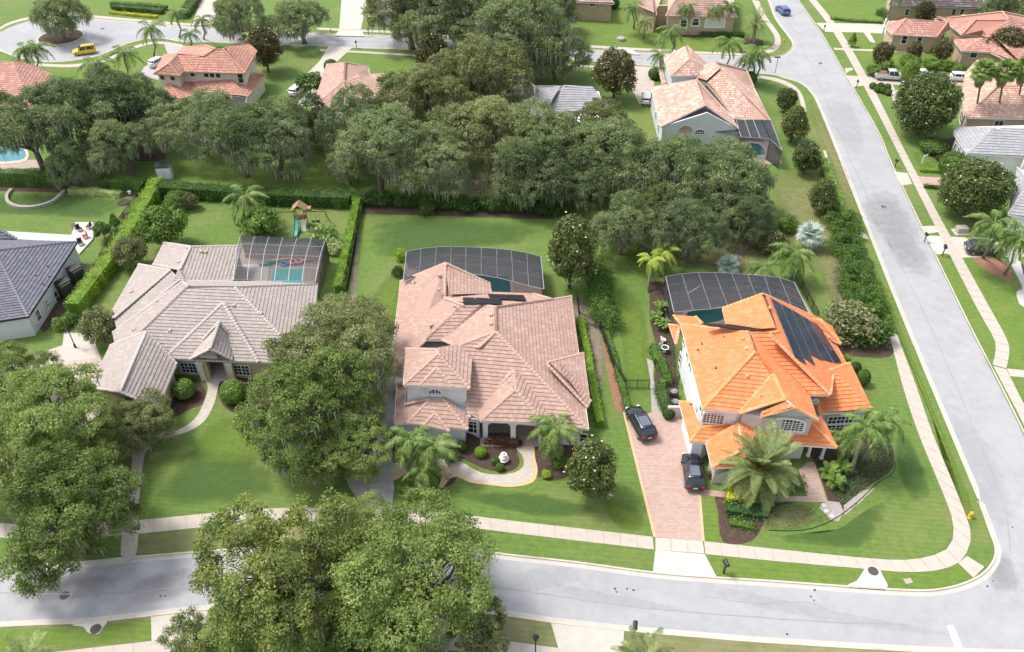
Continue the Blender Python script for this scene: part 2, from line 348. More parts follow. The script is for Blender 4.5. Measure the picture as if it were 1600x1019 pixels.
def band(name, P, d0, d1, z, mat, depth=.2, z1=None, kind='structure', parent=None):
    """strip between two side offsets of a world polyline; z at d0 edge, z1 at d1 edge"""
    a = offset_line(P, d0); b = offset_line(P, d1); z1 = z if z1 is None else z1; n = len(a); mb = MB()
    vs = [(p[0], p[1], z) for p in a] + [(p[0], p[1], z1) for p in b] + [(p[0], p[1], z - depth) for p in a] + [(p[0], p[1], z1 - depth) for p in b]
    fs = []
    for i in range(n - 1):
        fs += [[i, i + 1, n + i + 1, n + i], [2 * n + i, 3 * n + i, 3 * n + i + 1, 2 * n + i + 1], [i, 2 * n + i, 2 * n + i + 1, i + 1], [n + i, n + i + 1, 3 * n + i + 1, 3 * n + i]]
    fs += [[0, n, 3 * n, 2 * n], [n - 1, 3 * n - 1, 4 * n - 1, 2 * n - 1]]
    mb.add(vs, fs); o = mb.build(name, mat, parent)
    bm_fix(o.data)
    if parent is None: tag(o, kind=kind)
    return o
def bm_fix(me):
    import bmesh
    bm = bmesh.new(); bm.from_mesh(me); bmesh.ops.recalc_face_normals(bm, faces=bm.faces); bm.to_mesh(me); bm.free()

# far ground and road bed
g = MB().box((0, 300, -.6), (1600, 1600, .2)).build('ground', M['lawn']); tag(g, kind='structure')
rd = sheet('road', [(-260, 10), (260, 10), (260, 420), (-260, 420)], -.12, M['asphalt'], .3)
rd['label'] = 'light grey worn asphalt roads'
# kerb lines (photo pixels), block lawns stand 0.12 m above the road
kC_bottom = [(-700, 905), (-300, 885), (-120, 876), (8, 875), (60, 879), (110, 879), (187, 871), (295, 862), (420, 853), (540, 850), (660, 853), (760, 861), (800, 866), (900, 877), (1020, 893), (1120, 901), (1200, 906), (1325, 915), (1385, 919), (1430, 921), (1462, 920), (1500, 912), (1532, 897), (1550, 877), (1554, 857), (1547, 835), (1527, 780), (1520, 762), (1415, 510), (1366, 388), (1314, 255), (1280, 170), (1267, 145), (1250, 130), (1224, 122), (1200, 116), (1100, 109), (985, 101), (900, 94), (800, 87), (646, 78), (547, 75), (495, 72), (400, 70), (330, 66), (287, 66), (250, 60), (215, 64), (188, 73), (155, 87), (112, 95), (72, 97), (30, 91), (0, 80), (-40, 72), (-300, 72)]
kS = [(-700, 1022), (-300, 1003), (0, 980), (117, 975), (165, 971), (297, 956), (420, 945), (540, 944), (660, 949), (800, 964), (860, 973), (975, 986), (1100, 997), (1200, 1005), (1417, 1018), (1620, 1026), (2300, 1050)]
kE = [(2300, 1000), (1900, 990), (1760, 960), (1700, 890), (1597, 672), (1550, 578), (1515, 510), (1450, 376), (1391, 252), (1375, 212), (1332, 136), (1320, 116), (1282, 50), (1247, 0), (1210, -60), (1150, -130), (1060, -210)]
kN = [(1000, -210), (1090, -130), (1165, -60), (1196, -8), (1210, 28), (1232, 58), (1238, 70), (1232, 80), (1218, 87), (1200, 89), (1175, 88), (1097, 84), (975, 80), (800, 68), (642, 57), (565, 53), (527, 53), (495, 51), (400, 46), (330, 42), (300, 41), (270, 38), (200, 32), (140, 28), (90, 26), (50, 31), (12, 43), (0, 49), (-60, 60), (-300, 62)]
def block(pts, extra, ws_extra, mat=M['lawn']):
    P = [tuple(p[:2]) for p in W(smooth(pts, 3))]
    sheet('lawn', P + ws_extra, 0, mat, .25)
    return P
C_ = block(kC_bottom, None, [])
S_ = block(kS, None, [(150, 5), (-150, 5)], M['lawn_dry'])
E_ = block(kE, None, [(300, 500), (300, 20)])
N_ = block(kN, None, [(-300, 130), (-300, 560), (60, 560)], M['lawn'])
for P, s in ((C_, -1), (S_, 1), (E_, -1), (N_, 1)):
    # which side is the road: decided by s
    band('kerb', P, 0.0 * s, s * .17, .02, M['kerb'], .3)
    band('gutter', P, s * .17, s * .62, -.085, M['gutter'], .2, z1=-.112)
# cul-de-sac island
c0 = G(95, 58); rI = 4.6
isl = [(c0[0] + rI * math.cos(a), c0[1] + rI * math.sin(a)) for a in np.linspace(0, 2 * math.pi, 40)]
isl_o = sheet('island_kerb', isl, .05, M['kerb'], .3)
sheet('mulch_bed', [(c0[0] + (rI - .35) * math.cos(a), c0[1] + (rI - .35) * math.sin(a)) for a in np.linspace(0, 2 * math.pi, 40)], .07, M['mulch'], .1)

# pavements: every slab its own piece
def pavement(top, bot, spacing=1.52, z=.035, mat=M['slab'], gap=.055, label=None, n0=4):
    a = np.array([p[:2] for p in W(smooth(top, n0))]); b = np.array([p[:2] for p in W(smooth(bot, n0))])
    def param(P):
        d = np.concatenate([[0], np.cumsum(np.linalg.norm(np.diff(P, axis=0), axis=1))]); return d / d[-1], d[-1]
    ta, la = param(a); tb, lb = param(b); n = max(1, int(round((la + lb) / 2 / spacing)))
    root = empty('pavement'); tag(root, label=label or 'pale concrete pavement slabs', kind='structure')
    def at(P, t, s): return np.array([np.interp(s, t, P[:, 0]), np.interp(s, t, P[:, 1])])
    # dark joint bed under the slabs
    mb = MB(); vs = [(p[0], p[1], z - .03) for p in [at(a, ta, k / (2 * n)) for k in range(2 * n + 1)]] + [(p[0], p[1], z - .03) for p in [at(b, tb, k / (2 * n)) for k in range(2 * n + 1)]]
    m_ = 2 * n + 1
    mb.add(vs, [[i, i + 1, m_ + i + 1, m_ + i] for i in range(m_ - 1)]); ob = mb.build('joint_bed', M['stone'], root)
    for k in range(n):
        e = gap / 2 / spacing; s0, s1 = (k + e) / n, (k + 1 - e) / n
        zz = z + random.uniform(-.006, .006)
        q = [at(a, ta, s0), at(a, ta, s1), at(b, tb, s1), at(b, tb, s0)]
        MB().prism(q, zz - .1, zz).build('slab', mat, root)
    return root
pavement([(-40, 815), (47, 820), (130, 818), (217, 813), (400, 796), (520, 794), (640, 797), (720, 804), (800, 814), (1020, 839)],
         [(-40, 838), (47, 842), (130, 840), (217, 834), (400, 817), (520, 815), (640, 817), (745, 826), (800, 833), (1022, 859)], label='pale concrete pavement along the bottom street')
pavement([(1024, 840), (1098, 846)], [(1024, 860), (1101, 865)], mat=M['concrete'])
pavement([(1100, 846), (1200, 857), (1375, 874), (1437, 873), (1475, 861), (1487, 847), (1490, 830), (1487, 807), (1471, 765), (1436, 680), (1410, 602), (1390, 525), (1372, 467), (1350, 415), (1339, 372)],
         [(1102, 866), (1200, 876), (1350, 889), (1412, 894), (1462, 892), (1497, 880), (1512, 860), (1517, 842), (1514, 820), (1493, 765), (1458, 680), (1431, 602), (1402, 525), (1381, 467), (1358, 415), (1344, 372)], label='pale concrete pavement round the street corner')
pavement([(1323, 341), (1300, 280), (1286, 235)], [(1328, 341), (1305, 280), (1290, 235)])
pavement([(1252, 175), (1250, 158), (1243, 143), (1224, 132), (1195, 124), (1130, 118)], [(1260, 175), (1256, 155), (1247, 139), (1230, 128), (1200, 120), (1130, 115)])
pavement([(1264, 0), (1300, 47), (1340, 117), (1372, 177), (1409, 250), (1462, 355), (1523, 475), (1552, 527), (1556, 545), (1551, 570)],
         [(1275, 0), (1313, 48), (1355, 120), (1386, 180), (1422, 252), (1477, 355), (1543, 475), (1573, 530), (1577, 552), (1572, 576)], label='pale concrete pavement on the far side of the right road')
pavement([(1552, 572), (1578, 622), (1600, 665), (1700, 880)], [(1572, 577), (1600, 632), (1622, 675), (1725, 890)])
pavement([(1573, 576), (1640, 583)], [(1578, 588), (1640, 594)])
pavement([(495, 43), (530, 45), (640, 50), (800, 61), (912, 70), (1025, 77), (1100, 81), (1165, 83), (1192, 80), (1207, 72), (1211, 62), (1206, 50), (1185, 20), (1175, 0)],
         [(495, 46.5), (530, 48.5), (640, 53.5), (800, 64.5), (912, 74), (1025, 80.5), (1100, 84.5), (1170, 86.5), (1203, 83), (1217, 74), (1220, 62), (1215, 50), (1196, 24), (1186, 2)])
pavement([(1175, 96), (1075, 92)] if False else [(985, 111), (900, 104), (800, 97), (646, 88), (560, 83), (500, 80)], [(985, 108), (900, 101), (800, 94), (646, 85), (560, 80), (500, 77)])
pavement([(0, 43), (15, 35), (47, 26.5), (90, 22), (137, 23.5), (200, 29), (270, 35), (300, 37)], [(0, 47), (15, 39), (47, 30), (90, 25), (137, 27), (200, 32.5), (270, 38), (300, 40)])
pavement([(55, 99), (112, 101), (160, 93), (195, 79), (220, 69), (250, 65), (285, 70)], [(55, 103), (112, 105.5), (164, 97), (200, 82), (222, 72.5), (250, 68.5), (284, 74)])
pavement([(60, 1004), (239, 1001)], [(60, 1013), (243, 1019)] if False else [(60, 1030), (243, 1026)]) if False else None
pavement([(85, 1019), (240, 1001.5), (330, 990)], [(85, 1046), (240, 1026), (330, 1014)])
pavement([(700, 992), (800, 1003), (873, 1013), (1010, 1030), (1200, 1045)], [(700, 1016), (800, 1027), (870, 1037), (1010, 1054), (1200, 1070)])

# driveways, aprons, paths (real sheets a few mm above one another)
def drive(name, pts, z, mat, sm=0, **k): return poly(name, pts, z, mat, .08, sm=sm, **k)
drive('driveway', [(973, 645), (1100, 645), (1095, 768), (1092, 773), (1098, 846), (1022, 839)], .02, M['paver_pink'])
drive('driveway_border', [(973, 644), (976.5, 644), (1025.5, 839.5), (1021, 839)], .03, M['paver_edge'])
drive('driveway_border', [(1091, 772), (1095, 772), (1101, 846), (1096.5, 845.5)], .03, M['paver_edge'])
drive('driveway_apron', [(1024, 860), (1101, 866), (1120, 902), (1020, 894)], .028, M['white_conc'])
drive('path', [(1090, 764), (1165, 772), (1180, 775), (1262, 776), (1248, 735), (1262, 722), (1272, 722), (1279, 742), (1293, 785), (1180, 783), (1092, 773)], .03, M['paver_pink'])
# bottom side driveway apron and the left one
drive('driveway_apron', [(861, 974), (975, 986.5), (973, 1040), (880, 1040)], .03, M['concrete'])
drive('driveway', [(236, 964), (298, 957), (340, 952), (345, 1040), (238, 1040)], .03, M['concrete'])
drive('driveway_apron', [(600, 945), (700, 954), (700, 1040), (600, 1040)], .03, M['concrete'])
# centre house driveway (stamped grey) and walk
drive('driveway', [(612, 600), (622, 612), (616, 662), (614, 700), (613, 735), (616, 760), (612, 797), (570, 795), (545, 760), (540, 700), (548, 640), (590, 560), (620, 560)], .02, M['paver_grey'])
drive('driveway', [(570, 797), (612, 797), (640, 853), (560, 851)], .025, M['concrete'])
drive('path', smooth([(612, 725), (640, 722), (668, 722), (692, 717), (720, 722), (750, 738), (780, 742), (805, 738), (818, 728), (816, 712), (806, 700), (810, 690), (830, 690), (832, 715), (834, 735), (826, 750), (800, 757), (765, 755), (735, 750), (705, 738), (680, 732), (640, 735), (613, 745)], 4, True), .03, M['paver_walk'])
drive('path_border', smooth([(613, 745), (640, 733), (680, 729), (700, 734), (735, 747), (765, 752), (800, 754), (822, 748), (832, 735), (829, 715), (827, 695), (834, 695), (836, 715), (840, 735), (832, 754), (800, 761), (765, 758), (735, 754), (713, 745), (700, 752), (692, 762), (686, 760), (690, 745), (680, 738), (640, 739), (618, 750)], 3, True), .024, M['paver_edge'])
# grey house walks
drive('path', smooth([(330, 588), (345, 590), (341, 605), (335, 630), (322, 655), (300, 672), (270, 682), (252, 686), (240, 690), (232, 702), (226, 712), (221, 745), (216, 800), (213, 866), (189, 868), (196, 800), (204, 745), (206, 715), (196, 700), (170, 694), (172, 686), (200, 684), (240, 679), (270, 674), (292, 665), (308, 650), (318, 630), (325, 605), (316, 590)], 4, True), .03, M['paver_walk'])
drive('driveway', [(40, 560), (110, 535), (150, 540), (165, 580), (150, 680), (120, 730), (30, 740), (-60, 700), (-60, 600)], .02, M['paver_tan'])
drive('driveway', [(100, 520), (150, 522), (150, 560), (95, 565)], .024, M['concrete'])
# upper street driveways
drive('driveway', [(536, -30), (580, -30), (564, 46), (530, 45)], .03, M['concrete'])
drive('driveway_apron', [(530, 48), (565, 48), (570, 57), (522, 56)], .035, M['white_conc'])
drive('driveway', [(513, 73), (550, 75), (527, 96), (505, 115), (500, 165), (465, 165), (455, 140), (470, 125), (500, 95)], .03, M['concrete'])
drive('driveway', [(985, 103), (1020, 105), (1022, 128), (1022, 165), (1000, 165), (985, 135), (975, 128)], .03, M['paver_tan'])
drive('driveway_apron', [(975, 84), (1000, 86), (990, 79), (975, 75)], .035, M['white_conc'])
drive('driveway', [(320, -20), (345, -20), (338, 38), (300, 40)], .03, M['concrete'])
drive('driveway', [(255, 66), (290, 72), (300, 90), (270, 130), (218, 118), (225, 105), (262, 84)], .03, M['paver_grey'])
drive('driveway', [(1024, 0)[:2], (1020, 0)] if False else [(925, 0), (940, 0), (935, 8), (920, 8)], .02, M['concrete']) if False else None
# right side driveways
drive('driveway', [(1275, 36), (1340, 37), (1382, 38), (1385, 53), (1350, 51), (1290, 50)], .03, M['concrete'])
drive('path', [(1348, 49), (1358, 50), (1368, 67), (1360, 66)], .032, M['concrete'])
drive('path', [(1302, 75), (1400, 79), (1445, 82), (1445, 85), (1400, 82), (1304, 78)], .03, M['slab'])
drive('driveway', [(1320, 118), (1372, 121), (1450, 124), (1520, 126), (1520, 135), (1400, 133), (1375, 131), (1334, 136)], .03, M['paver_tan'])
drive('path', [(1385, 130), (1395, 133), (1408, 160), (1398, 163)], .03, M['slab'])
drive('driveway_apron', [(1396, 268), (1418, 271), (1425, 288), (1408, 290)], .03, M['concrete'])
drive('driveway', [(1434, 276), (1485, 278), (1485, 290), (1443, 290)], .03, M['paver_pink'])
drive('driveway_apron', [(1447, 369), (1468, 370), (1481, 396), (1464, 398)], .03, M['white_conc'])
drive('driveway', [(1437, 354), (1460, 353), (1472, 362), (1447, 366)], .034, M['concrete'])
drive('driveway', [(1449, 368), (1486, 370), (1560, 374), (1660, 380), (1660, 400), (1560, 402), (1500, 403), (1478, 396), (1468, 396)], .026, M['concrete'])
drive('path', smooth([(1575, 402), (1590, 400), (1602, 440), (1612, 470), (1650, 500), (1600, 480), (1590, 468), (1589, 455), (1597, 448)], 3, True), .03, M['white_conc'])
drive('driveway', [(1588, 414), (1640, 412), (1660, 440), (1605, 436)], .028, M['dark'])
drive('path', [(1339, 363), (1345, 361), (1352, 366), (1358, 374), (1348, 372)], .03, M['concrete'])
drive('path', [(1320, 107), (1331, 106), (1333, 109), (1326, 112), (1322, 115)], .03, M['concrete'])
# corner ramp and storm inlets
drive('path', [(1497, 880), (1511, 869), (1538, 886), (1521, 903)], .03, M['slab'])
def inlet(pts, cx, cy, r=.42):
    o = empty('storm_inlet', label='concrete storm drain inlet with a dark iron lid beside the kerb', cat='storm drain')
    return o
def storm(pts, c, slot, label):
    o = empty('storm_drain'); tag(o, label=label, cat='storm drain')
    sheet('concrete_top', W(smooth(pts, 4, True)), .06, M['white_conc'], .2, parent=o)
    p = G(*c); MB().lathe([(.46, .05), (.46, .085), (.42, .09)], (p[0], p[1], 0), 20).build('lid', M['iron'], o)
    a, b = G(*slot[0]), G(*slot[1]); MB().beam((a[0], a[1], -.045), (b[0], b[1], -.045), .12, .1).build('slot', M['black'], o)
storm([(1325, 915), (1338, 908), (1346, 897), (1352, 888), (1362, 885), (1373, 889), (1379, 900), (1386, 919), (1355, 918)], (1364, 893), ((1327, 917), (1383, 921)), 'white concrete storm drain with dark lid below the corner lawn')
storm([(113, 977), (130, 980), (137, 988), (146, 991), (155, 990), (162, 980), (167, 971), (140, 974)], (150, 983.5), ((120, 975), (160, 971)), 'concrete storm drain with dark lid at the bottom left kerb')
def manhole(x, y, r, label):
    p = G(x, y, -.12); o = MB().lathe([(r, -.13), (r, -.112), (r * .93, -.108)], (p[0], p[1], 0), 20).build('manhole_cover', M['iron'])
    tag(o, label=label, cat='manhole cover')
manhole(101, 930.5, .42, 'round dark manhole cover in the road at bottom left')
manhole(1381, 323, .38, 'round manhole cover in the right hand road')
manhole(1282, 99, .4, 'dark manhole cover near the upper junction')
manhole(160, 45, .4, 'manhole cover in the round turning circle')
# stop line
drive('stop_line', [(1480, 976), (1490, 976), (1530, 1070), (1517, 1070)], -.105, M['line'])

# lawn areas with their own colour
def patch(pts, mat, z=.006, sm=3):
    if sm and mat in (M['lawn'], M['lawn_dark'], M['lawn_dry'], M['dirt'], M['lawn_bright']):
        k = {M['lawn'].name: None, M['lawn_dark'].name: 'soft_dark', M['lawn_dry'].name: 'soft_dry', M['dirt'].name: 'soft_dirt', M['lawn_bright'].name: 'soft_bright'}[mat.name]
        return soft(pts, k, z) if k else None
    return poly('lawn', pts, z, mat, .03, sm=sm)
def soft(pts, mat, z=.006, world_=False, name='worn_ground'):
    P = smooth(pts if world_ else [G(*p)[:2] for p in pts], 5, True); P = [np.array(p[:2]) for p in P]; c = np.mean(P, axis=0); n = len(P); vs, tv = [], []
    rings = [(1.0, -.3), (.82, .25), (.55, .6), (.25, .75)]
    for q, a in rings:
        for p in P: r = c + (p - c) * q; vs.append((r[0], r[1], z)); tv.append(a)
    vs.append((c[0], c[1], z)); tv.append(.75); fs = []; sz = []
    for i in range(len(rings) - 1):
        for k in range(n): fs += [i * n + k, i * n + (k + 1) % n, (i + 1) * n + (k + 1) % n, (i + 1) * n + k]; sz.append(4)
    for k in range(n): fs += [(len(rings) - 1) * n + k, (len(rings) - 1) * n + (k + 1) % n, len(vs) - 1]; sz.append(3)
    me = mesh_np(name, np.array(vs), fs, M[mat], sizes=sz); a = me.attributes.new('tv', 'FLOAT', 'POINT'); a.data.foreach_set('value', np.array(tv, dtype=np.float32))
    return tag(link(name, me), kind='structure')
# centre house back yard / front yard / side
patch([(556, 335), (700, 330), (868, 345), (862, 400), (850, 470), (700, 440), (620, 470), (560, 500), (540, 440)], M['lawn'], .006)
patch([(205, 720), (260, 700), (340, 645), (400, 620), (560, 660), (545, 790), (420, 796), (217, 812)], M['lawn'], .006)
patch([(-40, 302), (110, 300), (215, 312), (180, 345), (60, 340), (-60, 335)], M['lawn_dark'], .006)
patch([(225, 330), (340, 318), (370, 370), (370, 385), (260, 375), (210, 400)], M['lawn'], .006)
patch([(960, 420), (1000, 450), (1015, 500), (1020, 560), (1022, 600), (1017, 645), (978, 642), (968, 560), (960, 480)], M['lawn_bright'], .006)
patch([(1344, 375), (1352, 372), (1420, 540), (1500, 735), (1545, 850), (1548, 872), (1532, 888), (1514, 868), (1522, 842), (1500, 760), (1440, 610), (1400, 510)], M['lawn_bright'], .005, 2)
patch([(1108, 867), (1200, 879), (1332, 890), (1345, 893), (1330, 908), (1310, 912), (1125, 899)], M['lawn_bright'], .005, 0)
patch([(1378, 892), (1412, 897), (1465, 895), (1496, 883), (1518, 901), (1490, 914), (1450, 919), (1385, 916)], M['lawn_bright'], .005, 0)
patch([(1190, 855), (1180, 830), (1260, 815), (1300, 810), (1350, 770), (1392, 725), (1395, 690), (1400, 600), (1330, 560), (1340, 545), (1385, 560), (1420, 650), (1460, 755), (1485, 815), (1484, 845), (1465, 865), (1400, 870), (1300, 864)], M['lawn'], .006, 2)
patch([(1095, 774), (1121, 772), (1133, 846), (1100, 844)], M['lawn_bright'], .007, 0)
patch([(1190, 250), (1260, 250), (1290, 300), (1330, 370), (1340, 400), (1370, 470), (1330, 560), (1280, 440), (1220, 400), (1200, 330)], M['lawn_dry'], .006)
patch([(930, 440), (975, 640), (975, 700), (1000, 800), (1015, 830), (960, 830), (930, 700), (925, 560), (905, 470)], M['lawn'], .006)
patch([(905, 460), (930, 450), (945, 500), (950, 560), (945, 640), (930, 620), (915, 560)], M['dirt'], .009)
patch([(885, 460), (905, 455), (920, 470), (925, 510), (915, 540), (905, 520)], M['dirt'], .012)
patch([(1120, 350), (1180, 345), (1230, 380), (1200, 440), (1120, 430), (1060, 425), (1020, 400), (1090, 390)], M['lawn_dry'], .008)
patch([(1155, 380), (1180, 365), (1190, 372), (1172, 392), (1150, 420), (1120, 425), (1130, 405)], M['dirt'], .012)
patch([(1258, 135), (1290, 190), (1330, 280), (1352, 345), (1350, 355), (1330, 340), (1290, 240), (1262, 180)], M['lawn_dry'], .008)
patch([(217, 836), (400, 820), (560, 818), (570, 845), (420, 848), (300, 858), (215, 866)], M['lawn_dry'], .007, 0)
patch([(770, 835), (1018, 862), (1018, 888), (900, 873), (770, 858)], M['lawn'], .007, 0)
patch([(-100, 985), (120, 981), (150, 995), (170, 976), (237, 968), (239, 1000), (60, 1018), (-100, 1030)], M['lawn_bright'], .006, 0)
patch([(690, 762), (730, 752), (800, 763), (850, 765), (940, 770), (1012, 834), (730, 800)], M['lawn'], .008, 2)
patch([(1423, 236), (1460, 240), (1470, 262), (1437, 268)], M['lawn_bright'], .006)
patch([(1412, 292), (1425, 291), (1462, 352), (1440, 352)], M['lawn'], .006, 0)
patch([(1465, 402), (1482, 398), (1510, 450), (1552, 530), (1555, 560), (1545, 560), (1510, 495)], M['lawn_bright'], .006, 0)
patch([(1505, 405), (1535, 410), (1590, 450), (1590, 480), (1640, 510), (1640, 576), (1580, 570), (1578, 548), (1560, 505)], M['lawn_bright'], .006, 0)
patch([(1310, 50), (1340, 51), (1358, 66), (1370, 78), (1330, 76)], M['lawn_bright'], .006, 0)
patch([(1333, 80), (1445, 84), (1450, 105), (1350, 110)], M['lawn_bright'], .006, 0)
patch([(1270, 2), (1350, 5), (1380, 20), (1375, 34), (1305, 33)], M['lawn_bright'], .006, 0)
patch([(890, 22), (960, 10), (1000, 40), (1200, 60), (1208, 76), (1100, 79), (920, 68)], M['lawn_bright'], .006, 0)
patch([(140, -5), (320, -5), (315, 30), (200, 27), (140, 20)], M['lawn_bright'], .006, 0)
patch([(495, -5), (535, -5), (530, 43), (495, 42)], M['lawn'], .006, 0)
patch([(530, 86), (640, 91), (690, 96), (690, 140), (600, 120), (535, 110)], M['lawn_bright'], .006, 0)
patch([(60, 106), (120, 108), (200, 84), (250, 72), (262, 82), (215, 112), (120, 125)], M['lawn_bright'], .006, 0)
patch([(290, 240), (560, 235), (560, 290), (270, 292)], M['lawn_bright'], .006, 0)
patch([(600, 235), (700, 240), (700, 295), (600, 295)], M['lawn_bright'], .006, 0)
patch([(680, 255), (860, 260), (870, 310), (680, 305)], M['lawn_dry'], .009, 0)
# beds
def bed(pts, mat='mulch', z=.016, sm=3):
    if mat in ('dirt', 'lawn_dry'): return soft(pts, 'soft_dirt' if mat == 'dirt' else 'soft_dry', z)
    return poly('mulch_bed', pts, z, M[mat], .05, sm=sm)
bed([(700, 690), (745, 672), (820, 680), (820, 695), (808, 705), (812, 720), (806, 732), (785, 738), (755, 732), (725, 718), (700, 712), (690, 700)])
bed([(836, 700), (860, 690), (905, 690), (905, 730), (885, 745), (860, 752), (842, 745), (830, 735)])
bed([(684, 737), (698, 733), (712, 742), (711, 752), (700, 760), (688, 758)])
poly('lawn', [(616, 748), (640, 738), (675, 737), (688, 748), (685, 765), (655, 783), (625, 782)], .014, M['lawn_dark'], .03, sm=3)
bed([(265, 600), (300, 590), (322, 610), (320, 630), (295, 640), (262, 660), (235, 672), (230, 660), (250, 640)], 'mulch')
bed([(340, 600), (380, 590), (420, 600), (420, 640), (380, 648), (350, 635)], 'mulch')
bed([(1120, 773), (1170, 775), (1250, 782), (1215, 792), (1195, 815), (1175, 845), (1130, 847), (1122, 800)], 'mulch')
bed([(1205, 790), (1262, 785), (1296, 812), (1240, 828), (1190, 830), (1185, 820)], 'lawn_dry')
bed([(1262, 700), (1320, 690), (1385, 690), (1397, 715), (1390, 738), (1355, 760), (1330, 782), (1312, 800), (1300, 795), (1280, 740), (1272, 720)], 'mulch')
bed([(1293, 783), (1312, 785), (1318, 800), (1310, 815), (1298, 812), (1280, 793)], 'gravel', .02, 0)
bed([(1318, 790), (1345, 768), (1368, 762), (1345, 785), (1320, 805)], 'gravel', .02, 0)
for k, (pts, m_) in enumerate([
    ([(560, 340), (700, 335), (868, 350), (850, 380), (760, 390), (640, 405), (560, 405)], 'soft_dark'),
    ([(590, 440), (640, 400), (640, 440), (610, 520), (560, 510)], 'soft_bright'),
    ([(250, 740), (300, 690), (400, 700), (450, 760), (400, 790), (230, 800)], 'soft_dark'),
    ([(340, 645), (400, 650), (430, 720), (330, 740), (290, 700)], 'soft_bright'),
    ([(700, 770), (800, 765), (880, 775), (960, 800), (880, 815), (760, 795)], 'soft_dark'),
    ([(930, 770), (1000, 790), (1010, 832), (960, 828)], 'soft_bright'),
    ([(1200, 840), (1300, 830), (1380, 780), (1400, 800), (1350, 860), (1240, 855)], 'soft_dark'),
    ([(1400, 660), (1430, 690), (1460, 780), (1420, 790), (1395, 720)], 'soft_dark'),
    ([(700, 100), (760, 100), (780, 160), (700, 160)], 'soft_dark')]): soft(pts, m_, .022 + k * .0015)
for k, (pts, m_) in enumerate([
    ([(1060, 900), (1200, 930), (1350, 960), (1500, 990), (1500, 1000), (1300, 975), (1100, 930)], 'soft_stain'),
    ([(800, 890), (900, 880), (920, 905), (850, 925), (800, 920)], 'soft_stain'),
    ([(850, 905), (960, 925), (1080, 950), (1070, 960), (930, 940), (840, 920)], 'soft_stain'),
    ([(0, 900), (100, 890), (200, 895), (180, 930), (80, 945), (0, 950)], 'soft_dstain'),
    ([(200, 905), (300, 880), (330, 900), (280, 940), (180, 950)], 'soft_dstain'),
    ([(1430, 640), (1520, 650), (1600, 800), (1560, 840), (1480, 700)], 'soft_stain'),
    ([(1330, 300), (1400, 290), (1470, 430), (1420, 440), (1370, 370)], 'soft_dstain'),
    ([(1280, 150), (1330, 150), (1360, 240), (1320, 240)], 'soft_stain'),
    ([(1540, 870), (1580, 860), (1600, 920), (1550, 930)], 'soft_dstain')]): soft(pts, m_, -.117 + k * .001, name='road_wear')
band('border_edging', W(smooth([(1200, 829), (1240, 830), (1270, 826), (1305, 811), (1340, 785), (1372, 755), (1395, 740), (1400, 722)], 5)), 0, .07, .05, M['black'], .08)
bed([(938, 510), (948, 512), (962, 570), (972, 620), (978, 645), (962, 643), (950, 590), (942, 540)], 'mulch_red', .018, 0)
bed([(1010, 560), (1022, 565), (1020, 590), (1034, 645), (1018, 645), (1016, 590)], 'gravel', .018, 0)
bed([(1015, 440), (1040, 440), (1052, 520), (1060, 600), (1062, 645), (1030, 645), (1022, 600), (1025, 540), (1015, 500)], 'mulch', .014, 0)
bed([(1260, 530), (1330, 520), (1390, 530), (1390, 558), (1330, 556), (1270, 548)], 'mulch', .012)
bed([(1290, 400), (1345, 400), (1385, 520), (1320, 520), (1300, 460)], 'dirt', .012)
bed([(-40, 292), (100, 290), (215, 302), (218, 308), (110, 302), (60, 300), (-40, 298)], 'mulch', .014, 0)
bed([(560, 320), (860, 332), (868, 343), (700, 338), (560, 334)], 'mulch', .014, 0)
bed([(560, 440), (556, 500), (540, 550), (534, 550), (545, 450), (560, 340), (566, 340)], 'dirt', .016, 0)
bed([(1520, 404), (1560, 406), (1576, 416), (1582, 440), (1570, 438), (1545, 425)], 'mulch_red', .018)
bed([(1475, 235), (1520, 250), (1530, 262), (1478, 262)], 'mulch', .014)
bed([(1300, 395), (1500, 360), (1500, 345), (1470, 340)], 'mulch', .01) if False else None
bed([(1440, 225), (1500, 215), (1500, 238), (1460, 240)], 'mulch', .014)
bed([(190, 235), (250, 230), (260, 245), (240, 252), (190, 250)], 'mulch', .016)
bed([(80, 450), (105, 440), (130, 430), (110, 480), (70, 520), (60, 510)], 'mulch', .014, 0)
bed([(110, 415), (150, 400), (160, 410), (130, 470), (100, 500), (95, 490)], 'dirt', .012, 0)
bed([(1040, 50)[:2], (1150, 50), (1160, 60), (1040, 58)], 'mulch', .014, 0)

# paving seams and cracks in the asphalt
M['seam'] = pmat('asphalt_seam', (.255, .255, .265), (.30, .30, .31), 2, .9)
for pts, w in [([(0, 925), (200, 925), (420, 900), (660, 905), (800, 920), (1000, 948), (1250, 968), (1420, 975)], .05), ([(1225, 20), (1262, 90), (1330, 250), (1390, 380), (1450, 500), (1560, 760), (1580, 860)], .05),
               ([(1100, 930), (1180, 942), (1260, 940), (1300, 955)], .03), ([(1370, 300), (1390, 340), (1385, 370), (1410, 410)], .03), ([(900, 900), (930, 930), (925, 960)], .03), ([(1480, 700), (1500, 720), (1540, 725)], .03), ([(500, 62), (640, 67), (900, 84), (1100, 97), (1200, 102)], .05)]:
    P = W(smooth(pts, 8)); P = [p + np.array([random.uniform(-.05, .05), random.uniform(-.05, .05), 0]) for p in P]; band('road_seam', P, -w, w, -.106, M['seam'], .006)
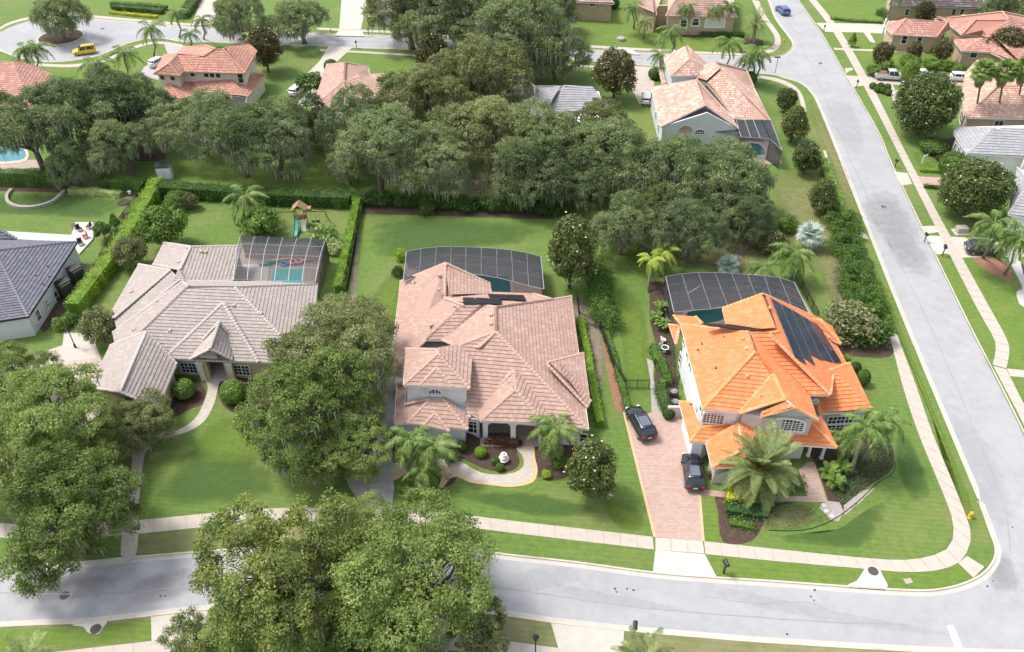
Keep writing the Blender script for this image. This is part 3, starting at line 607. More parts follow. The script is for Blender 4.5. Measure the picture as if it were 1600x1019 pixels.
# ------------------------------------------------------------------ roofs, walls, windows
def flat(a): return np.array([a[0], a[1], 0.0])
class House:
    def __init__(s, name, label, cat, V, ze=3.0, tile='t_pink', cap='cap_pink', wall='stucco_w', fascia='stucco_w', prof='barrel', tw=.33, th=.38, group=None):
        s.root = empty(name); tag(s.root, label=label, cat=cat, group=group)
        s.v = {}; s.ze = ze; s.tile, s.cap, s.wall, s.fas, s.prof, s.tw, s.th = tile, cap, wall, fascia, prof, tw, th
        for k, p in V.items():
            s.v[k] = G(p[0], p[1], p[2]) if len(p) > 2 and p[2] is not None else np.array([p[0], p[1], np.nan])
    def P(s, k): return s.v[k]
    def roof(s, faces, caps=True, name='roof', thick=.16):
        """faces: list of ('a b c d', pitch); first edge is the eave (known), unknown vertices land on its plane"""
        polys = []; 
        for f in faces:
            keys, pitch = (f if isinstance(f, tuple) else (f, .42)); keys = keys.split()
            a, b = s.v[keys[0]], s.v[keys[1]]
            # inward direction: horizontal perpendicular to eave, towards the other vertices
            if np.isnan(b[2]): q = b; b = s.v[keys[1]] = G(q[0], q[1], a[2])
            if np.isnan(a[2]): q = a; a = s.v[keys[0]] = G(q[0], q[1], b[2])
            e = (b - a); e[2] = 0; e /= np.linalg.norm(e); n = np.array([-e[1], e[0], 0])
            rest = [s.v[k] for k in keys[2:]]
            g0 = []
            for r in rest: g0.append(r if not np.isnan(r[2]) else G(r[0], r[1], max(a[2], b[2]) + 1.0))
            if np.mean([np.dot(r - a, n) for r in g0]) < 0: n = -n
            up = n + np.array([0, 0, pitch]); ez = b - a
            N_ = np.cross(ez, up); N_ /= np.linalg.norm(N_)
            if N_[2] < 0: N_ = -N_
            for k in keys[2:]:
                if np.isnan(s.v[k][2]):
                    q = s.v[k]; s.v[k] = on_plane(q[0], q[1], a, N_)
            polys.append(keys)
        s.polys = getattr(s, 'polys', []) + polys
        # base mesh with thickness
        keys = sorted({k for p in polys for k in p}); idx = {k: i for i, k in enumerate(keys)}; n = len(keys)
        vs = [s.v[k] - np.array([0, 0, .03]) for k in keys] + [s.v[k] - np.array([0, 0, thick + .03]) for k in keys]; fs = []; edge = {}
        for p in polys:
            ids = [idx[k] for k in p]; pts = [s.v[k] for k in p]
            nn = np.zeros(3)
            for i in range(len(pts)): nn += np.cross(pts[i], pts[(i + 1) % len(pts)])
            if nn[2] < 0: ids = ids[::-1]
            c_ = len(vs); vs.append(np.mean(pts, axis=0) - np.array([0, 0, thick + .03]))
            for i in range(len(ids)): fs.append([ids[(i + 1) % len(ids)] + n, ids[i] + n, c_])
            for i in range(len(ids)):
                e = (ids[i], ids[(i + 1) % len(ids)]); edge.setdefault(tuple(sorted(e)), []).append((e, nn / (np.linalg.norm(nn) + 1e-9) * (1 if nn[2] > 0 else -1)))
        vs = vs[n:]; fs = [[i - n for i in f_] for f_ in fs]
        mb = MB().add(vs, fs); ro = mb.build(name, M[s.tile], s.root)
        fa = MB(); cap = MB(); C2 = MB()
        for k, l in edge.items():
            A, B = s.v[keys[k[0]]], s.v[keys[k[1]]]
            if len(l) == 1:
                fa.beam(A - [0, 0, .11], B - [0, 0, .11], .05, .2)
                if abs(A[2] - B[2]) > .25 and caps: s.ridge(cap, A, B)
            elif caps:
                (e, n1), (_, n2) = l[0], l[1]
                mid = (A + B) / 2
                if np.dot(n1, cen2(polys, keys, k, s.v, 1) - mid) < -.02: s.ridge(cap, A, B)
        if fa.n: fa.build('fascia', M[s.fas], ro)
        if cap.n: tag(cap.build('ridge_tiles', M[s.cap], ro), kind='stuff')
        s.tiles(polys, ro); return ro
    def ridge(s, mb, A, B, w=.17, L=.42):
        d = B - A; ln = np.linalg.norm(d); 
        if ln < .3: return
        if A[2] > B[2]: A, B = B, A; d = -d
        n = max(1, int(ln / L)); d = d / ln; x = np.cross(d, [0, 0, 1.0]); x /= np.linalg.norm(x) + 1e-9; u = np.cross(x, d)
        for i in range(n):
            p = A + d * ln * i / n; q = A + d * ln * (i + 1.08) / n; vs = []
            for c, r, h in ((p, w * 1.08, .035), (q, w * .92, 0)):
                for k, a in enumerate((0, 45, 90, 135, 180)):
                    vs.append(c + x * r * math.cos(R(a)) * 1.1 + u * (r * .62 * math.sin(R(a)) + h - .01))
            mb.add(vs, [[k, k + 1, 6 + k, 5 + k] for k in range(4)] + [[0, 1, 2, 3, 4]])
    def tiles(s, polys, parent):
        allV, allF, val = [], [], []; base = 0; tw, th = s.tw, s.th
        for keys in polys:
            pts = np.array([s.v[k] for k in keys]); a, b = pts[0], pts[1]
            u = b - a
            if abs(u[2]) > .3:   # no level first edge: use the level direction of the plane
                nn = np.cross(pts[1] - pts[0], pts[2] - pts[1]); u = np.cross(nn, [0, 0, 1.0])
            u = u / np.linalg.norm(u)
            nn = np.zeros(3)
            for i in range(len(pts)): nn += np.cross(pts[i] - pts[0], pts[(i + 1) % len(pts)] - pts[0])
            nn /= np.linalg.norm(nn)
            if nn[2] < 0: nn = -nn
            v = np.cross(nn, u)
            if v[2] < 0: v = -v
            o = pts[np.argmin(pts @ v)]
            q = np.stack([(pts - a) @ u, (pts - a) @ v], 1); vmin, vmax = q[:, 1].min(), q[:, 1].max()
            # deviation from plane handled by interpolating height with least squares (faces are nearly planar)
            es, er = [], []
            for i in range(len(q)):
                for t in np.linspace(0, 1, 9)[:-1]:
                    j = (i + 1) % len(q); es.append(q[i] * (1 - t) + q[j] * t); er.append(np.dot(pts[i] * (1 - t) + pts[j] * t - a, nn))
            es, er = np.array(es), np.array(er); flat_ = np.abs(er).max() < .04
            def resid(X, y):
                if flat_: return np.zeros_like(X)
                d2 = (X[..., None] - es[:, 0]) ** 2 + (y - es[:, 1]) ** 2 + 1e-3; w = d2 ** -1.5
                return (w * er).sum(-1) / w.sum(-1)
            def spans(y):
                xs = []
                for i in range(len(q)):
                    p1, p2 = q[i], q[(i + 1) % len(q)]
                    if (p1[1] <= y) != (p2[1] <= y): xs.append(p1[0] + (y - p1[1]) / (p2[1] - p1[1]) * (p2[0] - p1[0]))
                xs.sort(); return [(xs[i], xs[i + 1]) for i in range(0, len(xs) - 1, 2)]
            cen = (pts - a) @ nn; hoff = cen.mean()
            rows = int(math.ceil((vmax - vmin) / th))
            for r in range(rows):
                y0, y1 = vmin + r * th, min(vmin + (r + 1) * th, vmax)
                s0, s1 = spans(y0 + 1e-3), spans(y1 - 1e-3)
                if len(s0) != len(s1) or not s0: 
                    sm_ = spans((y0 + y1) / 2); s0 = s1 = sm_
                for (l0, r0), (l1, r1) in zip(s0, s1):
                    L_, R_ = min(l0, l1), max(r0, r1)
                    if R_ - L_ < .05: continue
                    off = (r % 2) * tw / 2 if s.prof == 'flat' else 0
                    k0 = math.floor((L_ - off) / tw); k1 = math.ceil((R_ - off) / tw); ks = np.arange(k0, k1)
                    if len(ks) == 0: continue
                    if s.prof == 'barrel': f = np.array([0, .22, .5, .78, 1.0]); hh = np.array([.0, .045, .062, .045, 0])
                    elif s.prof == 'rib': f = np.array([0, .12, .24, 1.0]); hh = np.array([0, .035, 0, 0])
                    else: f = np.array([0, .03, .97, 1.0]); hh = np.array([0, .018, .018, 0])
                    X = (ks[:, None] + f[None, :]) * tw + off
                    X0 = np.clip(X, l0, r0); X1 = np.clip(X, l1, r1)
                    keep = (np.ptp(X0, axis=1) > .02) | (np.ptp(X1, axis=1) > .02)
                    X0, X1 = X0[keep], X1[keep]; m = len(X0); nf = len(f)
                    if m == 0: continue
                    lift = .05 if s.prof == 'barrel' else (.068 if s.prof == 'flat' else .0)
                    jit = RNG.uniform(-.004, .006, (m, 1))
                    def row(Xr, y, h):
                        return a + Xr[..., None] * u + y * v + (resid(Xr, y) + h)[..., None] * nn
                    top = row(X1, y1, np.broadcast_to(hh * .75, X1.shape) + jit)
                    bot = row(X0, y0, np.broadcast_to(hh + lift, X0.shape) + jit)
                    lip = row(X0, y0, np.broadcast_to(hh * 0 - .02, X0.shape) + jit * 0)
                    vs = np.stack([top, bot, lip], 1).reshape(-1, 3)   # m,3,nf
                    b0 = base + np.arange(m)[:, None] * 3 * nf
                    k = np.arange(nf - 1)[None, :]
                    F1 = np.stack([b0 + k, b0 + nf + k, b0 + nf + k + 1, b0 + k + 1], -1).reshape(-1, 4)
                    F2 = np.stack([b0 + nf + k, b0 + 2 * nf + k, b0 + 2 * nf + k + 1, b0 + nf + k + 1], -1).reshape(-1, 4)
                    t = RNG.random(m); tv = np.repeat(t, nf - 1)
                    allV.append(vs); allF += [F1, F2]; val += [tv, tv]; base += len(vs)
        if not allV: return
        V = np.concatenate(allV); F = np.concatenate(allF); A = np.concatenate(val)
        me = mesh_np('roof_tiles', V, F, M[s.tile], attr=A)
        o = link('roof_tiles', me, parent); tag(o, kind='stuff')
    def plane(s, keys, h=0.03):
        pts = np.array([s.v[k] for k in keys.split()]); n = np.cross(pts[1] - pts[0], pts[2] - pts[0]); n /= np.linalg.norm(n)
        if n[2] < 0: n = -n
        return pts[0] + n * h, n
    def walls(s, keys, inset=.45, z0=0, mat=None, name='wall', drop=.12):
        pts = [s.v[k] for k in keys.split()] if isinstance(keys, str) else keys
        zt = min(p[2] for p in pts) - drop
        P = [np.array(p[:2]) for p in pts]; ar = sum(P[i][0] * P[(i + 1) % len(P)][1] - P[(i + 1) % len(P)][0] * P[i][1] for i in range(len(P)))
        if ar < 0: P = P[::-1]
        n = len(P); out = []
        for i in range(n):
            e1 = P[i] - P[i - 1]; e2 = P[(i + 1) % n] - P[i]; e1 = e1 / np.linalg.norm(e1); e2 = e2 / np.linalg.norm(e2)
            n1 = np.array([-e1[1], e1[0]]); n2 = np.array([-e2[1], e2[0]]); b = n1 + n2
            if np.linalg.norm(b) < .2: b = n1; k = 1
            else: b = b / np.linalg.norm(b); k = 1 / max(.4, np.dot(b, n1))
            out.append(P[i] + b * inset * k)
        o = MB().prism(out, z0, zt).build(name, M[mat or s.wall], s.root); s.foot = out
        return o
    def gable(s, a, pk, b, inset=.4, mat=None, low=None, depth=.25):
        """vertical wall triangle under a gable, facing the camera side"""
        A, K, B = s.v[a], s.v[pk], s.v[b]; e = B - A; e[2] = 0; e /= np.linalg.norm(e); n = np.array([-e[1], e[0], 0])
        if n[1] < 0: n = -n      # inwards = away from camera
        K2 = np.array([K[0], K[1], 0]); t = np.dot(K2 - flat(A), e); base = flat(A) + e * t
        A2 = flat(A) + n * inset + e * inset; B2 = flat(B) + n * inset - e * inset; C2_ = base + n * inset
        za, zb, zk = A[2] - .14, B[2] - .14, K[2] - .2; lo = (min(za, zb) - .4) if low is None else low
        vs = []
        for d in (0, depth):
            vs += [A2 + n * d + [0, 0, lo], B2 + n * d + [0, 0, lo], B2 + n * d + [0, 0, zb], C2_ + n * d + [0, 0, zk], A2 + n * d + [0, 0, za]]
        MB().add(vs, [[0, 1, 2, 3, 4], [9, 8, 7, 6, 5], [0, 5, 6, 1], [1, 6, 7, 2], [2, 7, 8, 3], [3, 8, 9, 4], [4, 9, 5, 0]]).build('gable_wall', M[mat or s.wall], s.root)
        s.wp = (A2, e, n)
    def window(s, px, py, w, h, line, inset=.45, cols=2, rows=2, arch=0, frame='white', glass='glass', name='window', trim=.09, off=.03, z=None):
        """window centred on photo pixel, lying in the vertical plane through the line (two roof keys or points) set in by inset"""
        A, B = [s.v[k] if isinstance(k, str) else np.array(k, float) for k in (line.split() if isinstance(line, str) else line)]
        e = B - A; e[2] = 0; e /= np.linalg.norm(e); n = np.array([-e[1], e[0], 0])
        # n towards camera
        mid = (A + B) / 2
        if np.dot(n, np.array([0, 0, 0]) - flat(mid)) < 0: n = -n
        p0 = flat(A) - n * inset
        c = on_plane(px, py, p0 + np.array([0, 0, 1.0]), n)
        if z is not None: c[2] = z
        ang = math.atan2(e[1], e[0])
        # local frame: x along wall, y outwards, z up
        def T(x, y, zz): return c + e * x + n * (y + off) + np.array([0, 0, zz])
        def bx(mb, x0, x1, y0, y1, z0, z1):
            vs = [T(x, y, zz) for zz in (z0, z1) for x, y in ((x0, y0), (x1, y0), (x1, y1), (x0, y1))]
            mb.add(vs, [[3, 2, 1, 0], [4, 5, 6, 7], [0, 1, 5, 4], [1, 2, 6, 5], [2, 3, 7, 6], [3, 0, 4, 7]])
        fr = MB(); t = trim
        bx(fr, -w / 2 - t, w / 2 + t, 0, .08, -h / 2 - t, -h / 2); bx(fr, -w / 2 - t, -w / 2, 0, .08, -h / 2, h / 2); bx(fr, w / 2, w / 2 + t, 0, .08, -h / 2, h / 2)
        if not arch: bx(fr, -w / 2 - t, w / 2 + t, 0, .08, h / 2, h / 2 + t)
        else:
            N_ = 12; ri = w / 2
            for i in range(N_):
                a0, a1 = math.pi * i / N_, math.pi * (i + 1) / N_; q = []
                for a in (a0, a1):
                    for rr, hh in ((1, 0), (1 + 2 * t / w, t)):
                        q.append((ri * rr * math.cos(a), h / 2 + (arch + hh) * math.sin(a)))
                vs = [T(x, y, zz) for y in (0, .08) for (x, zz) in q]
                fr.add(vs, [[0, 1, 3, 2], [4, 6, 7, 5], [0, 2, 6, 4], [1, 5, 7, 3]])
        m_ = .025 if w > 1 else .02
        for i in range(1, cols):
            x = -w / 2 + w * i / cols; mm = m_ * (1.8 if cols >= 4 and i % 2 == 0 else 1)
            bx(fr, x - mm, x + mm, .015, .06, -h / 2, h / 2 + (arch * math.sqrt(max(0, 1 - (2 * x / w) ** 2)) if arch else 0))
        for j in range(1, rows + (1 if arch else 0)):
            zz = -h / 2 + h * j / rows; bx(fr, -w / 2, w / 2, .016, .055, zz - m_, zz + m_)
        f = fr.build(name, M[frame], s.root)
        gl = MB(); pts = [(-w / 2, -h / 2), (w / 2, -h / 2), (w / 2, h / 2)]
        if arch: pts += [(w / 2 * math.cos(math.pi * i / 12), h / 2 + arch * math.sin(math.pi * i / 12)) for i in range(1, 12)]
        pts.append((-w / 2, h / 2))
        m2 = len(pts); vs = [T(x, y, zz) for y in (-.0, .02) for x, zz in pts]
        gl.add(vs, [list(range(m2)), [m2 + k for k in range(m2)][::-1]] + [[k, (k + 1) % m2, m2 + (k + 1) % m2, m2 + k] for k in range(m2)])
        gl.build('pane', M[glass], f); return f
def cen2(polys, keys, k, v, which):
    names = {keys[k[0]], keys[k[1]]}; hits = []
    for p in polys:
        for i in range(len(p)):
            if {p[i], p[(i + 1) % len(p)]} == names: hits.append(p); break
    q = hits[which] if len(hits) > which else hits[-1]
    rest = [v[x] for x in q if x not in names]
    return np.mean(rest, axis=0) if rest else v[keys[k[0]]]
def vents(h, pts, keys, col='cap_pink', kind='box'):
    p0, n = h.plane(keys, 0)
    for x, y in pts:
        p = on_plane(x, y, p0, n)
        if kind == 'box': MB().box((p[0], p[1], p[2] + .1), (.32, .5, .22), random.uniform(-.1, .1), (.9, .8)).build('roof_vent', M[col], h.root)
        else: MB().lathe([(.12, -.1), (.07, .05), (.05, .35), (.09, .36), (.09, .42)], tuple(p), 10).build('vent_pipe', M[col], h.root)
# ------------------------------------------------------------------ houses
# ---- centre house, pink tile roof
h2 = House('house', 'white house with a large pink tiled roof and black solar mats', 'house', {
    'br': (893, 463, 3), 'fr': (920, 671, 3), 'fm': (850, 664, 3), 'fl': (747, 655, 3), 'a': (775, 518), 'b': (775, 480), 'c': (864, 468), 'd': (749, 542), 'e': (714, 541),
    'f': (736, 562), 'g': (734, 653, 3), 'bk1': (834, 459, 3), 'bk2': (769, 457, 3), 'w1': (722, 473), 'w0': (695, 466),
    'pl': (750, 658, 2.95), 'prr': (850, 663, 2.95), 'pa': (806, 608), 'pb': (803, 579), 'pv': (748, 636), 'px': (858, 640),
    's1': (622, 453, 3), 's2': (609, 584, 3), 's3': (696, 411), 's4': (725, 477), 's5': (666, 531), 's0': (625, 440, 3), 's8': (766, 443, 3), 's9': (767, 462, 3), 's6': (751, 477), 's7': (691, 531)}, 
    tile='t_pink', cap='cap_pink', wall='stucco_w', prof='flat', tw=.34, th=.44)
V = h2.v
h2.roof([('fl fr a e g', .45), ('br fr a b c', .42)], name='roof')
h2.roof([('bk2 bk1 c b w0', .42)], name='rear_roof')
h2.roof([('s0 s2 s5 s4 w0 s3', .42), ('s8 s9 w0 s3', .40)], name='side_roof')
V['s5b'] = V['s5'].copy(); V['s4b'] = V['s4'].copy(); V['s7'] = G(691, 531, V['s5'][2])
h2.roof([('s5b s7 s6 s4b', .42)], name='side_roof')
V['s7c'] = V['s7'].copy(); V['s6c'] = V['s6'].copy(); V['ac'] = V['a'].copy(); V['bc'] = V['b'].copy(); V['dc'] = V['d'].copy()
n_ = np.cross(V['b'] - V['a'], V['s7'] - V['a']); V['dc'] = on_plane(749, 542, V['a'], n_); V['ec'] = on_plane(714, 541, V['a'], n_); V['s6c'] = on_plane(751, 477, V['a'], n_)
h2.roof([('ac bc s6c s7c ec dc', .4)], name='side_roof')
# entry porch hip
h2.v.update({'q0': G(750, 658, 3.45), 'q1': G(850, 661, 3.45)})
h2.v.update({'pa': np.array([806, 608, np.nan]), 'pb': np.array([803, 579, np.nan]), 'pv': G(748, 634, 3.45), 'px': G(858, 636, 3.45)})
h2.roof([('q0 q1 pa', .58), ('pv q0 pa pb', .5), ('q1 px pb pa', .5)], name='porch_roof')
# right small hip wing
h2.v.update({'r0': G(922, 629, 3.2), 'r1': G(912, 552, 3.2), 'r2': np.array([857, 566, np.nan]), 'r3': G(918, 636, 3.15), 'r4': np.array([855, 569, np.nan])})
h2.roof([('r0 r1 r2', .42), ('r3 r0 r2 r4', .42)], name='wing_roof')
# front left lower roofs
h2.v.update({'l0': G(616, 663, 3), 'l1': G(620, 600, 3), 'l2': G(636, 662, 3), 'l3': G(731, 671, 3), 'l4': np.array([672, 623, np.nan]), 'l5': np.array([692, 623, np.nan]),
             'l6': np.array([634, 598, np.nan]), 'l7': np.array([640, 640, np.nan]), 'l8': G(731, 653, 3.0), 'l9': np.array([700, 626, np.nan]), 'la': np.array([632, 632, np.nan])})
h2.roof([('l2 l3 l5 l4', .45), ('l0 l1 l6 la l4 l2', .4), ('l3 l8 l9 l5', .45)], name='front_roof')
h2.v.update({'k0': G(662, 664, 3.1), 'k1': G(702, 674, 3.1), 'k2': np.array([680, 645, np.nan])})
h2.roof([('k0 k1 k2', .75)], name='gablet')
h2.v.update({'t0': G(608, 585, 3), 't1': G(628, 588, 3), 't2': np.array([630, 565, np.nan])})
h2.roof([('t0 t1 t2', .5)], name='gablet')
# tower
h2.v.update({'T0': G(630, 602, 6), 'T1': G(734, 607, 6), 'T2': np.array([685, 552, np.nan]), 'T3': np.array([682, 546, np.nan]), 'T4': G(634, 545, 6), 'T5': np.array([714, 541, np.nan]), 'T6': G(736, 562, 6)})
h2.roof([('T0 T1 T2', .52), ('T1 T6 T5 T3 T2', .4), ('T4 T0 T2 T3', .5)], name='tower_roof')
h2.v.update({'T7': G(656, 601.5, 6.05), 'T8': G(708, 604, 6.05), 'T9': np.array([682, 574, np.nan])})
h2.roof([('T7 T8 T9', .62)], name='gablet')
for nm in ('T0', 'T1', 'T6', 'T4'): pass
h2.walls('T0 T1 T6 T4', .42, 2.2, name='tower_wall')
n0_, n3_ = h2.v['q0'] + [.35, -.1, -.5], h2.v['q1'] + [-.2, -.1, -.5]
h2.walls([h2.v[k] for k in 's0 s2 l0 l3 g'.split()] + [n0_, n0_ + [0, 2.6, 0], n3_ + [0, 2.6, 0], n3_] + [h2.v[k] for k in 'fr br bk1 bk2'.split()], .5)
h2.window(680, 615, 1.3, .12, 'T0 T1', .42, cols=4, rows=1, arch=.62, trim=.22)
for x in (665, 696): h2.window(x, 612.5, .45, .8, 'T0 T1', .42, cols=1, rows=1, glass='stucco_l')
h2.window(740, 685 - 16, 1.1, 1.25, 'g fl', .35, cols=2, rows=2, arch=.4)
# porch arches
pw = MB(); A, B = G(750, 690, 0), G(850, 697, 0)
def porch(house, A, B, z, xs, w, mat='stucco_w', colw=.55, depth=.4, bed=None):
    """arcade: a wall with round openings between A and B, solid posts between"""
    A, B = np.array(A), np.array(B); e = flat(B - A); L = np.linalg.norm(e); e /= L; n = np.array([-e[1], e[0], 0]); mb = MB()
    edges = [0.0]
    for x in xs: edges += [x - w / 2, x + w / 2]
    edges.append(L)
    def bx(x0, x1, z0, z1):
        vs = [flat(A) + e * x + n * y + np.array([0, 0, zz]) for zz in (z0, z1) for x, y in ((x0, 0), (x1, 0), (x1, depth), (x0, depth))]
        mb.add(vs, [[3, 2, 1, 0], [4, 5, 6, 7], [0, 1, 5, 4], [1, 2, 6, 5], [2, 3, 7, 6], [3, 0, 4, 7]])
    for i in range(0, len(edges), 2): bx(edges[i], edges[i + 1], 0, z)
    for x in xs:
        r = w / 2; k = min(.8, r); N_ = 10
        for i in range(N_):
            a0, a1 = math.pi * i / N_, math.pi * (i + 1) / N_
            x0, z0 = x + r * math.cos(a0), z - k - .1 + k * math.sin(a0) * .95; x1, z1 = x + r * math.cos(a1), z - k - .1 + k * math.sin(a1) * .95
            vs = [flat(A) + e * xx + n * y + np.array([0, 0, zz]) for y in (0, depth) for xx, zz in ((x0, z0), (x1, z1), (x1, z), (x0, z))]
            mb.add(vs, [[0, 1, 2, 3], [7, 6, 5, 4], [0, 4, 5, 1], [3, 2, 6, 7]])
    mb.build('porch_wall', M[mat], house.root)
A = h2.v['q0'] + np.array([.25, .3, 0]); B = h2.v['q1'] + np.array([-.25, .3, 0])
porch(h2, A, B, 3.25, [np.linalg.norm(B - A) * .28, np.linalg.norm(B - A) * .76], 2.35)
# recessed dark entry behind the arches, and a fence panel
MB().box(((A[0] + B[0]) / 2, (A[1] + B[1]) / 2 + 1.2, .04), (6.6, 3.4, .06)).build('porch_floor', M['deck'], h2.root); MB().box(((A[0] * .25 + B[0] * .75), n0_[1] + 3.0, 1.3), (1.8, .12, 2.6)).build('entry_door', M['wood'], h2.root)
MB().box(((A[0] * .74 + B[0] * .26), (A[1] + B[1]) / 2 + .5, .55), (2.3, .08, .9)).build('porch_screen', M['dark'], h2.root)
h2.window(910, 684, .9, 1.2, 'fm fr', .5, cols=1, rows=2)
p0, n = h2.plane('bk2 bk1 b', .2)
def plate(h, pts, p0, n, name, mat, th=.04, parent=None, frame=None):
    top = [on_plane(x, y, p0, n) for x, y in pts]; m = len(top)
    mb = MB().add([p for p in top] + [p - n * th for p in top], [list(range(m)), [m + k for k in range(m)][::-1]] + [[k, m + k, m + (k + 1) % m, (k + 1) % m] for k in range(m)])
    return mb.build(name, M[mat], parent or h.root)
plate(h2, [(723, 464.5), (741, 465), (743, 474), (724, 473)], p0, n, 'solar_mat', 'rubber')
plate(h2, [(742, 465), (761, 465.5), (784, 475.5), (744, 474)], p0, n, 'solar_mat', 'rubber')
plate(h2, [(762, 459), (790, 460), (801, 468), (766, 466.5)], p0, n, 'solar_mat', 'rubber')
plate(h2, [(791, 460), (818, 461), (822, 469), (802, 468)], p0, n, 'solar_mat', 'rubber')
plate(h2, [(765, 466.5), (783, 467), (784, 475), (763, 466.2)], p0, n, 'solar_mat', 'rubber')
vents(h2, [(686, 431), (686, 453), (674, 509)], 's0 s2 s3')
vents(h2, [(711, 479)], 's5 s7 s6'); vents(h2, [(767, 493), (767, 507)], 'e a b'); vents(h2, [(796, 597)], 'pv q0 pa')
for k, (x, y) in enumerate([(641, 444), (648, 443), (673, 513)]):
    pp = on_plane(x, y, *h2.plane('s0 s2 s3', 0)); MB().lathe([(.06, -.1), (.05, .3), (.08, .32)], tuple(pp), 8).build('vent_pipe', M['dark'], h2.root)
# low wall, pots beside driveway
MB().box(tuple(G(606, 603, .6)), (1.6, .25, 1.2)).build('screen_wall', M['stucco_w'], h2.root)

# ---- orange roofed house
h3 = House('house', 'two storey house with bright orange tiled roof and rows of dark solar panels', 'house', {
    'a': (1063.5, 506.5, 6), 'b': (1098, 639, 6), 'c': (1156, 645, 6), 'd': (1180, 549), 'e': (1170, 519)}, tile='t_orange', cap='cap_orange', wall='stucco_g', fascia='white', ze=6, prof='flat', tw=.36, th=.46)
h3.v.update({'f': np.array([1208, 584, np.nan]), 'gp': np.array([1227, 623, np.nan]), 'm0': G(1264, 617, 6), 'm1': G(1297, 617, 6), 'm2': np.array([1202, 521, np.nan])})
h3.roof([('a b d e', .45), ('b c f d', .45)], name='roof')
h3.roof([('m0 m1 m2 e', .42)], name='roof')
# gable wing : left slope and right slope
h3.v.update({'gp2': np.array([1242, 636, np.nan]), 'ge': G(1278, 656, 6), 'c2': G(1155, 645.5, 6.02), 'f2': h3.v['f'].copy()})
h3.v['gp'] = np.array([1227, 623, h3.v['f'][2]]); h3.v['gp'] = G(1227, 623, h3.v['f'][2]); h3.v['gp2'] = G(1242, 636, h3.v['f'][2] - .15)
h3.v['d2'] = h3.v['d'].copy(); h3.v['e2'] = h3.v['e'].copy()
h3.roof([('c2 gp f2', .4), ('m0 ge gp2 gp f2 d2 e2', .4)], name='gable_roof')
h3.v.update({'gq': G(1191, 650, 6), 'gr': h3.v['gp2'].copy(), 'gs': G(1195, 640, 6.6), 'gt': np.array([0, 0, 0.])})
h3.v['gs'] = G(1191, 645, 6.3)
h3.v['gt'] = G(1230, 627, h3.v['gp'][2] - .25)
h3.roof([('gq gr gt gs', .4)], name='gable_roof')
# rear wing and the long right hand slope that carries the panels
v = h3.v; v['w1'] = G(1192, 459, 8.72); v['w2'] = G(1217, 518, 8.72); v['m1b'] = v['m1'] + [0, 0, .0]; v['m2b'] = v['m2'].copy()
n_ = np.cross(v['w2'] - v['w1'], v['m1b'] - v['w1'])
for k, q in (('x0', (1284, 500)), ('x1', (1321, 568)), ('x2', (1302, 580)), ('m2b', (1202, 521))): v[k] = on_plane(*q, v['w1'], n_)
h3.roof([('w1 w2 m2b m1b x2 x1 x0', .40)], name='solar_roof')
v['w0'] = G(1129, 482, 6); v['w3'] = G(1135, 508, 6); v['w4'] = G(1192, 519, 7.4); v['w1c'] = v['w1'].copy(); v['w2c'] = v['w2'].copy()
h3.roof([('w0 w3 w4 w2c w1c', .42)], name='rear_roof')
# single storey east wing
h3.v.update({'y0': G(1328, 567.5, 3.1), 'y1': G(1363, 641, 3.1), 'y2': G(1281, 646, 3.1), 'y3': np.array([1297, 578, np.nan]), 'y4': np.array([1272, 576, np.nan]), 'y5': G(1283, 632, 3.3)})
h3.roof([('y0 y1 y3', .45), ('y2 y1 y3 y4', .45)], name='wing_roof')
h3.v.update({'z0': G(1263, 498, 3.1), 'z1': np.array([1284, 499, np.nan]), 'z2': G(1300, 512, 3.1), 'z3': G(1314, 537, 3.1), 'z4': G(1297, 528, 3.1), 'z1b': G(1281, 508, 4)})
h3.v['z1'] = G(1282, 500, 4.2); h3.v['z0'] = G(1263, 498, 3.6)
h3.roof([('z2 z3 z1', .4), ('z4 z3 z1 z0', .4)], name='rear_corner_roof')
# porch roof (front right)
h3.v.update({'P0': G(1231, 694, 3), 'P1': G(1308, 699, 3), 'P2': G(1283, 650, 3), 'P3': np.array([1268, 661, np.nan]), 'P4': np.array([1215, 664, np.nan]), 'P5': G(1200, 692, 3)})
h3.roof([('P5 P1 P3 P4', .42), ('P2 P1 P3', .42)], name='porch_roof')
# garage and side skirt roofs
h3.v.update({'S0': G(1061, 628, 3), 'S1': G(1078, 690, 3), 'S2': np.array([1082, 629, np.nan]), 'S3': np.array([1095, 668, np.nan]), 'S4': np.array([1153, 660, np.nan]), 'S5': G(1103, 692, 3)})
h3.roof([('S0 S1 S3 S2', .42), ('S1 S5 S4 S3', .42)], name='skirt_roof')
h3.v.update({'Q0': G(1103, 692, 3.05), 'Q1': G(1112, 730, 3.05), 'Q2': np.array([1155, 661, np.nan]), 'Q3': np.array([1160, 702, np.nan]), 'Q4': G(1215, 730, 3.05), 'Q5': G(1206, 680, 3.4)})
h3.roof([('Q0 Q1 Q3 Q2', .42), ('Q1 Q4 Q3', .42), ('Q4 Q5 Q2 Q3', .3)], name='garage_roof')
h3.walls('a b c m0 m1 x2 x1 x0 w1 w0 w3', .45, 0, name='wall', mat='stucco_w') if False else None
f = h3.v
h3.walls([f['a'], f['b'], f['c'], G(1265, 600, 6), f['e'] * [1, 1, 0] + [0, 0, 6]], .42, 0, mat='stucco_w', drop=.14)
h3.walls([f['w3'], G(1264, 617, 6), f['m1'], f['x1'], f['x0'], f['w0']], .42, 0, mat='stucco_g', name='rear_wall', drop=.2)
h3.walls([f['c'], f['c'] + [1.5, 8, 0], f['m0'] + [0, 2, 0], f['ge'] * 1.0, G(1191, 655, 6)], .35, 0, name='front_wall', drop=.2)
h3.gable('c2', 'gp', 'm0', .35, mat='stucco_g', low=2.5)
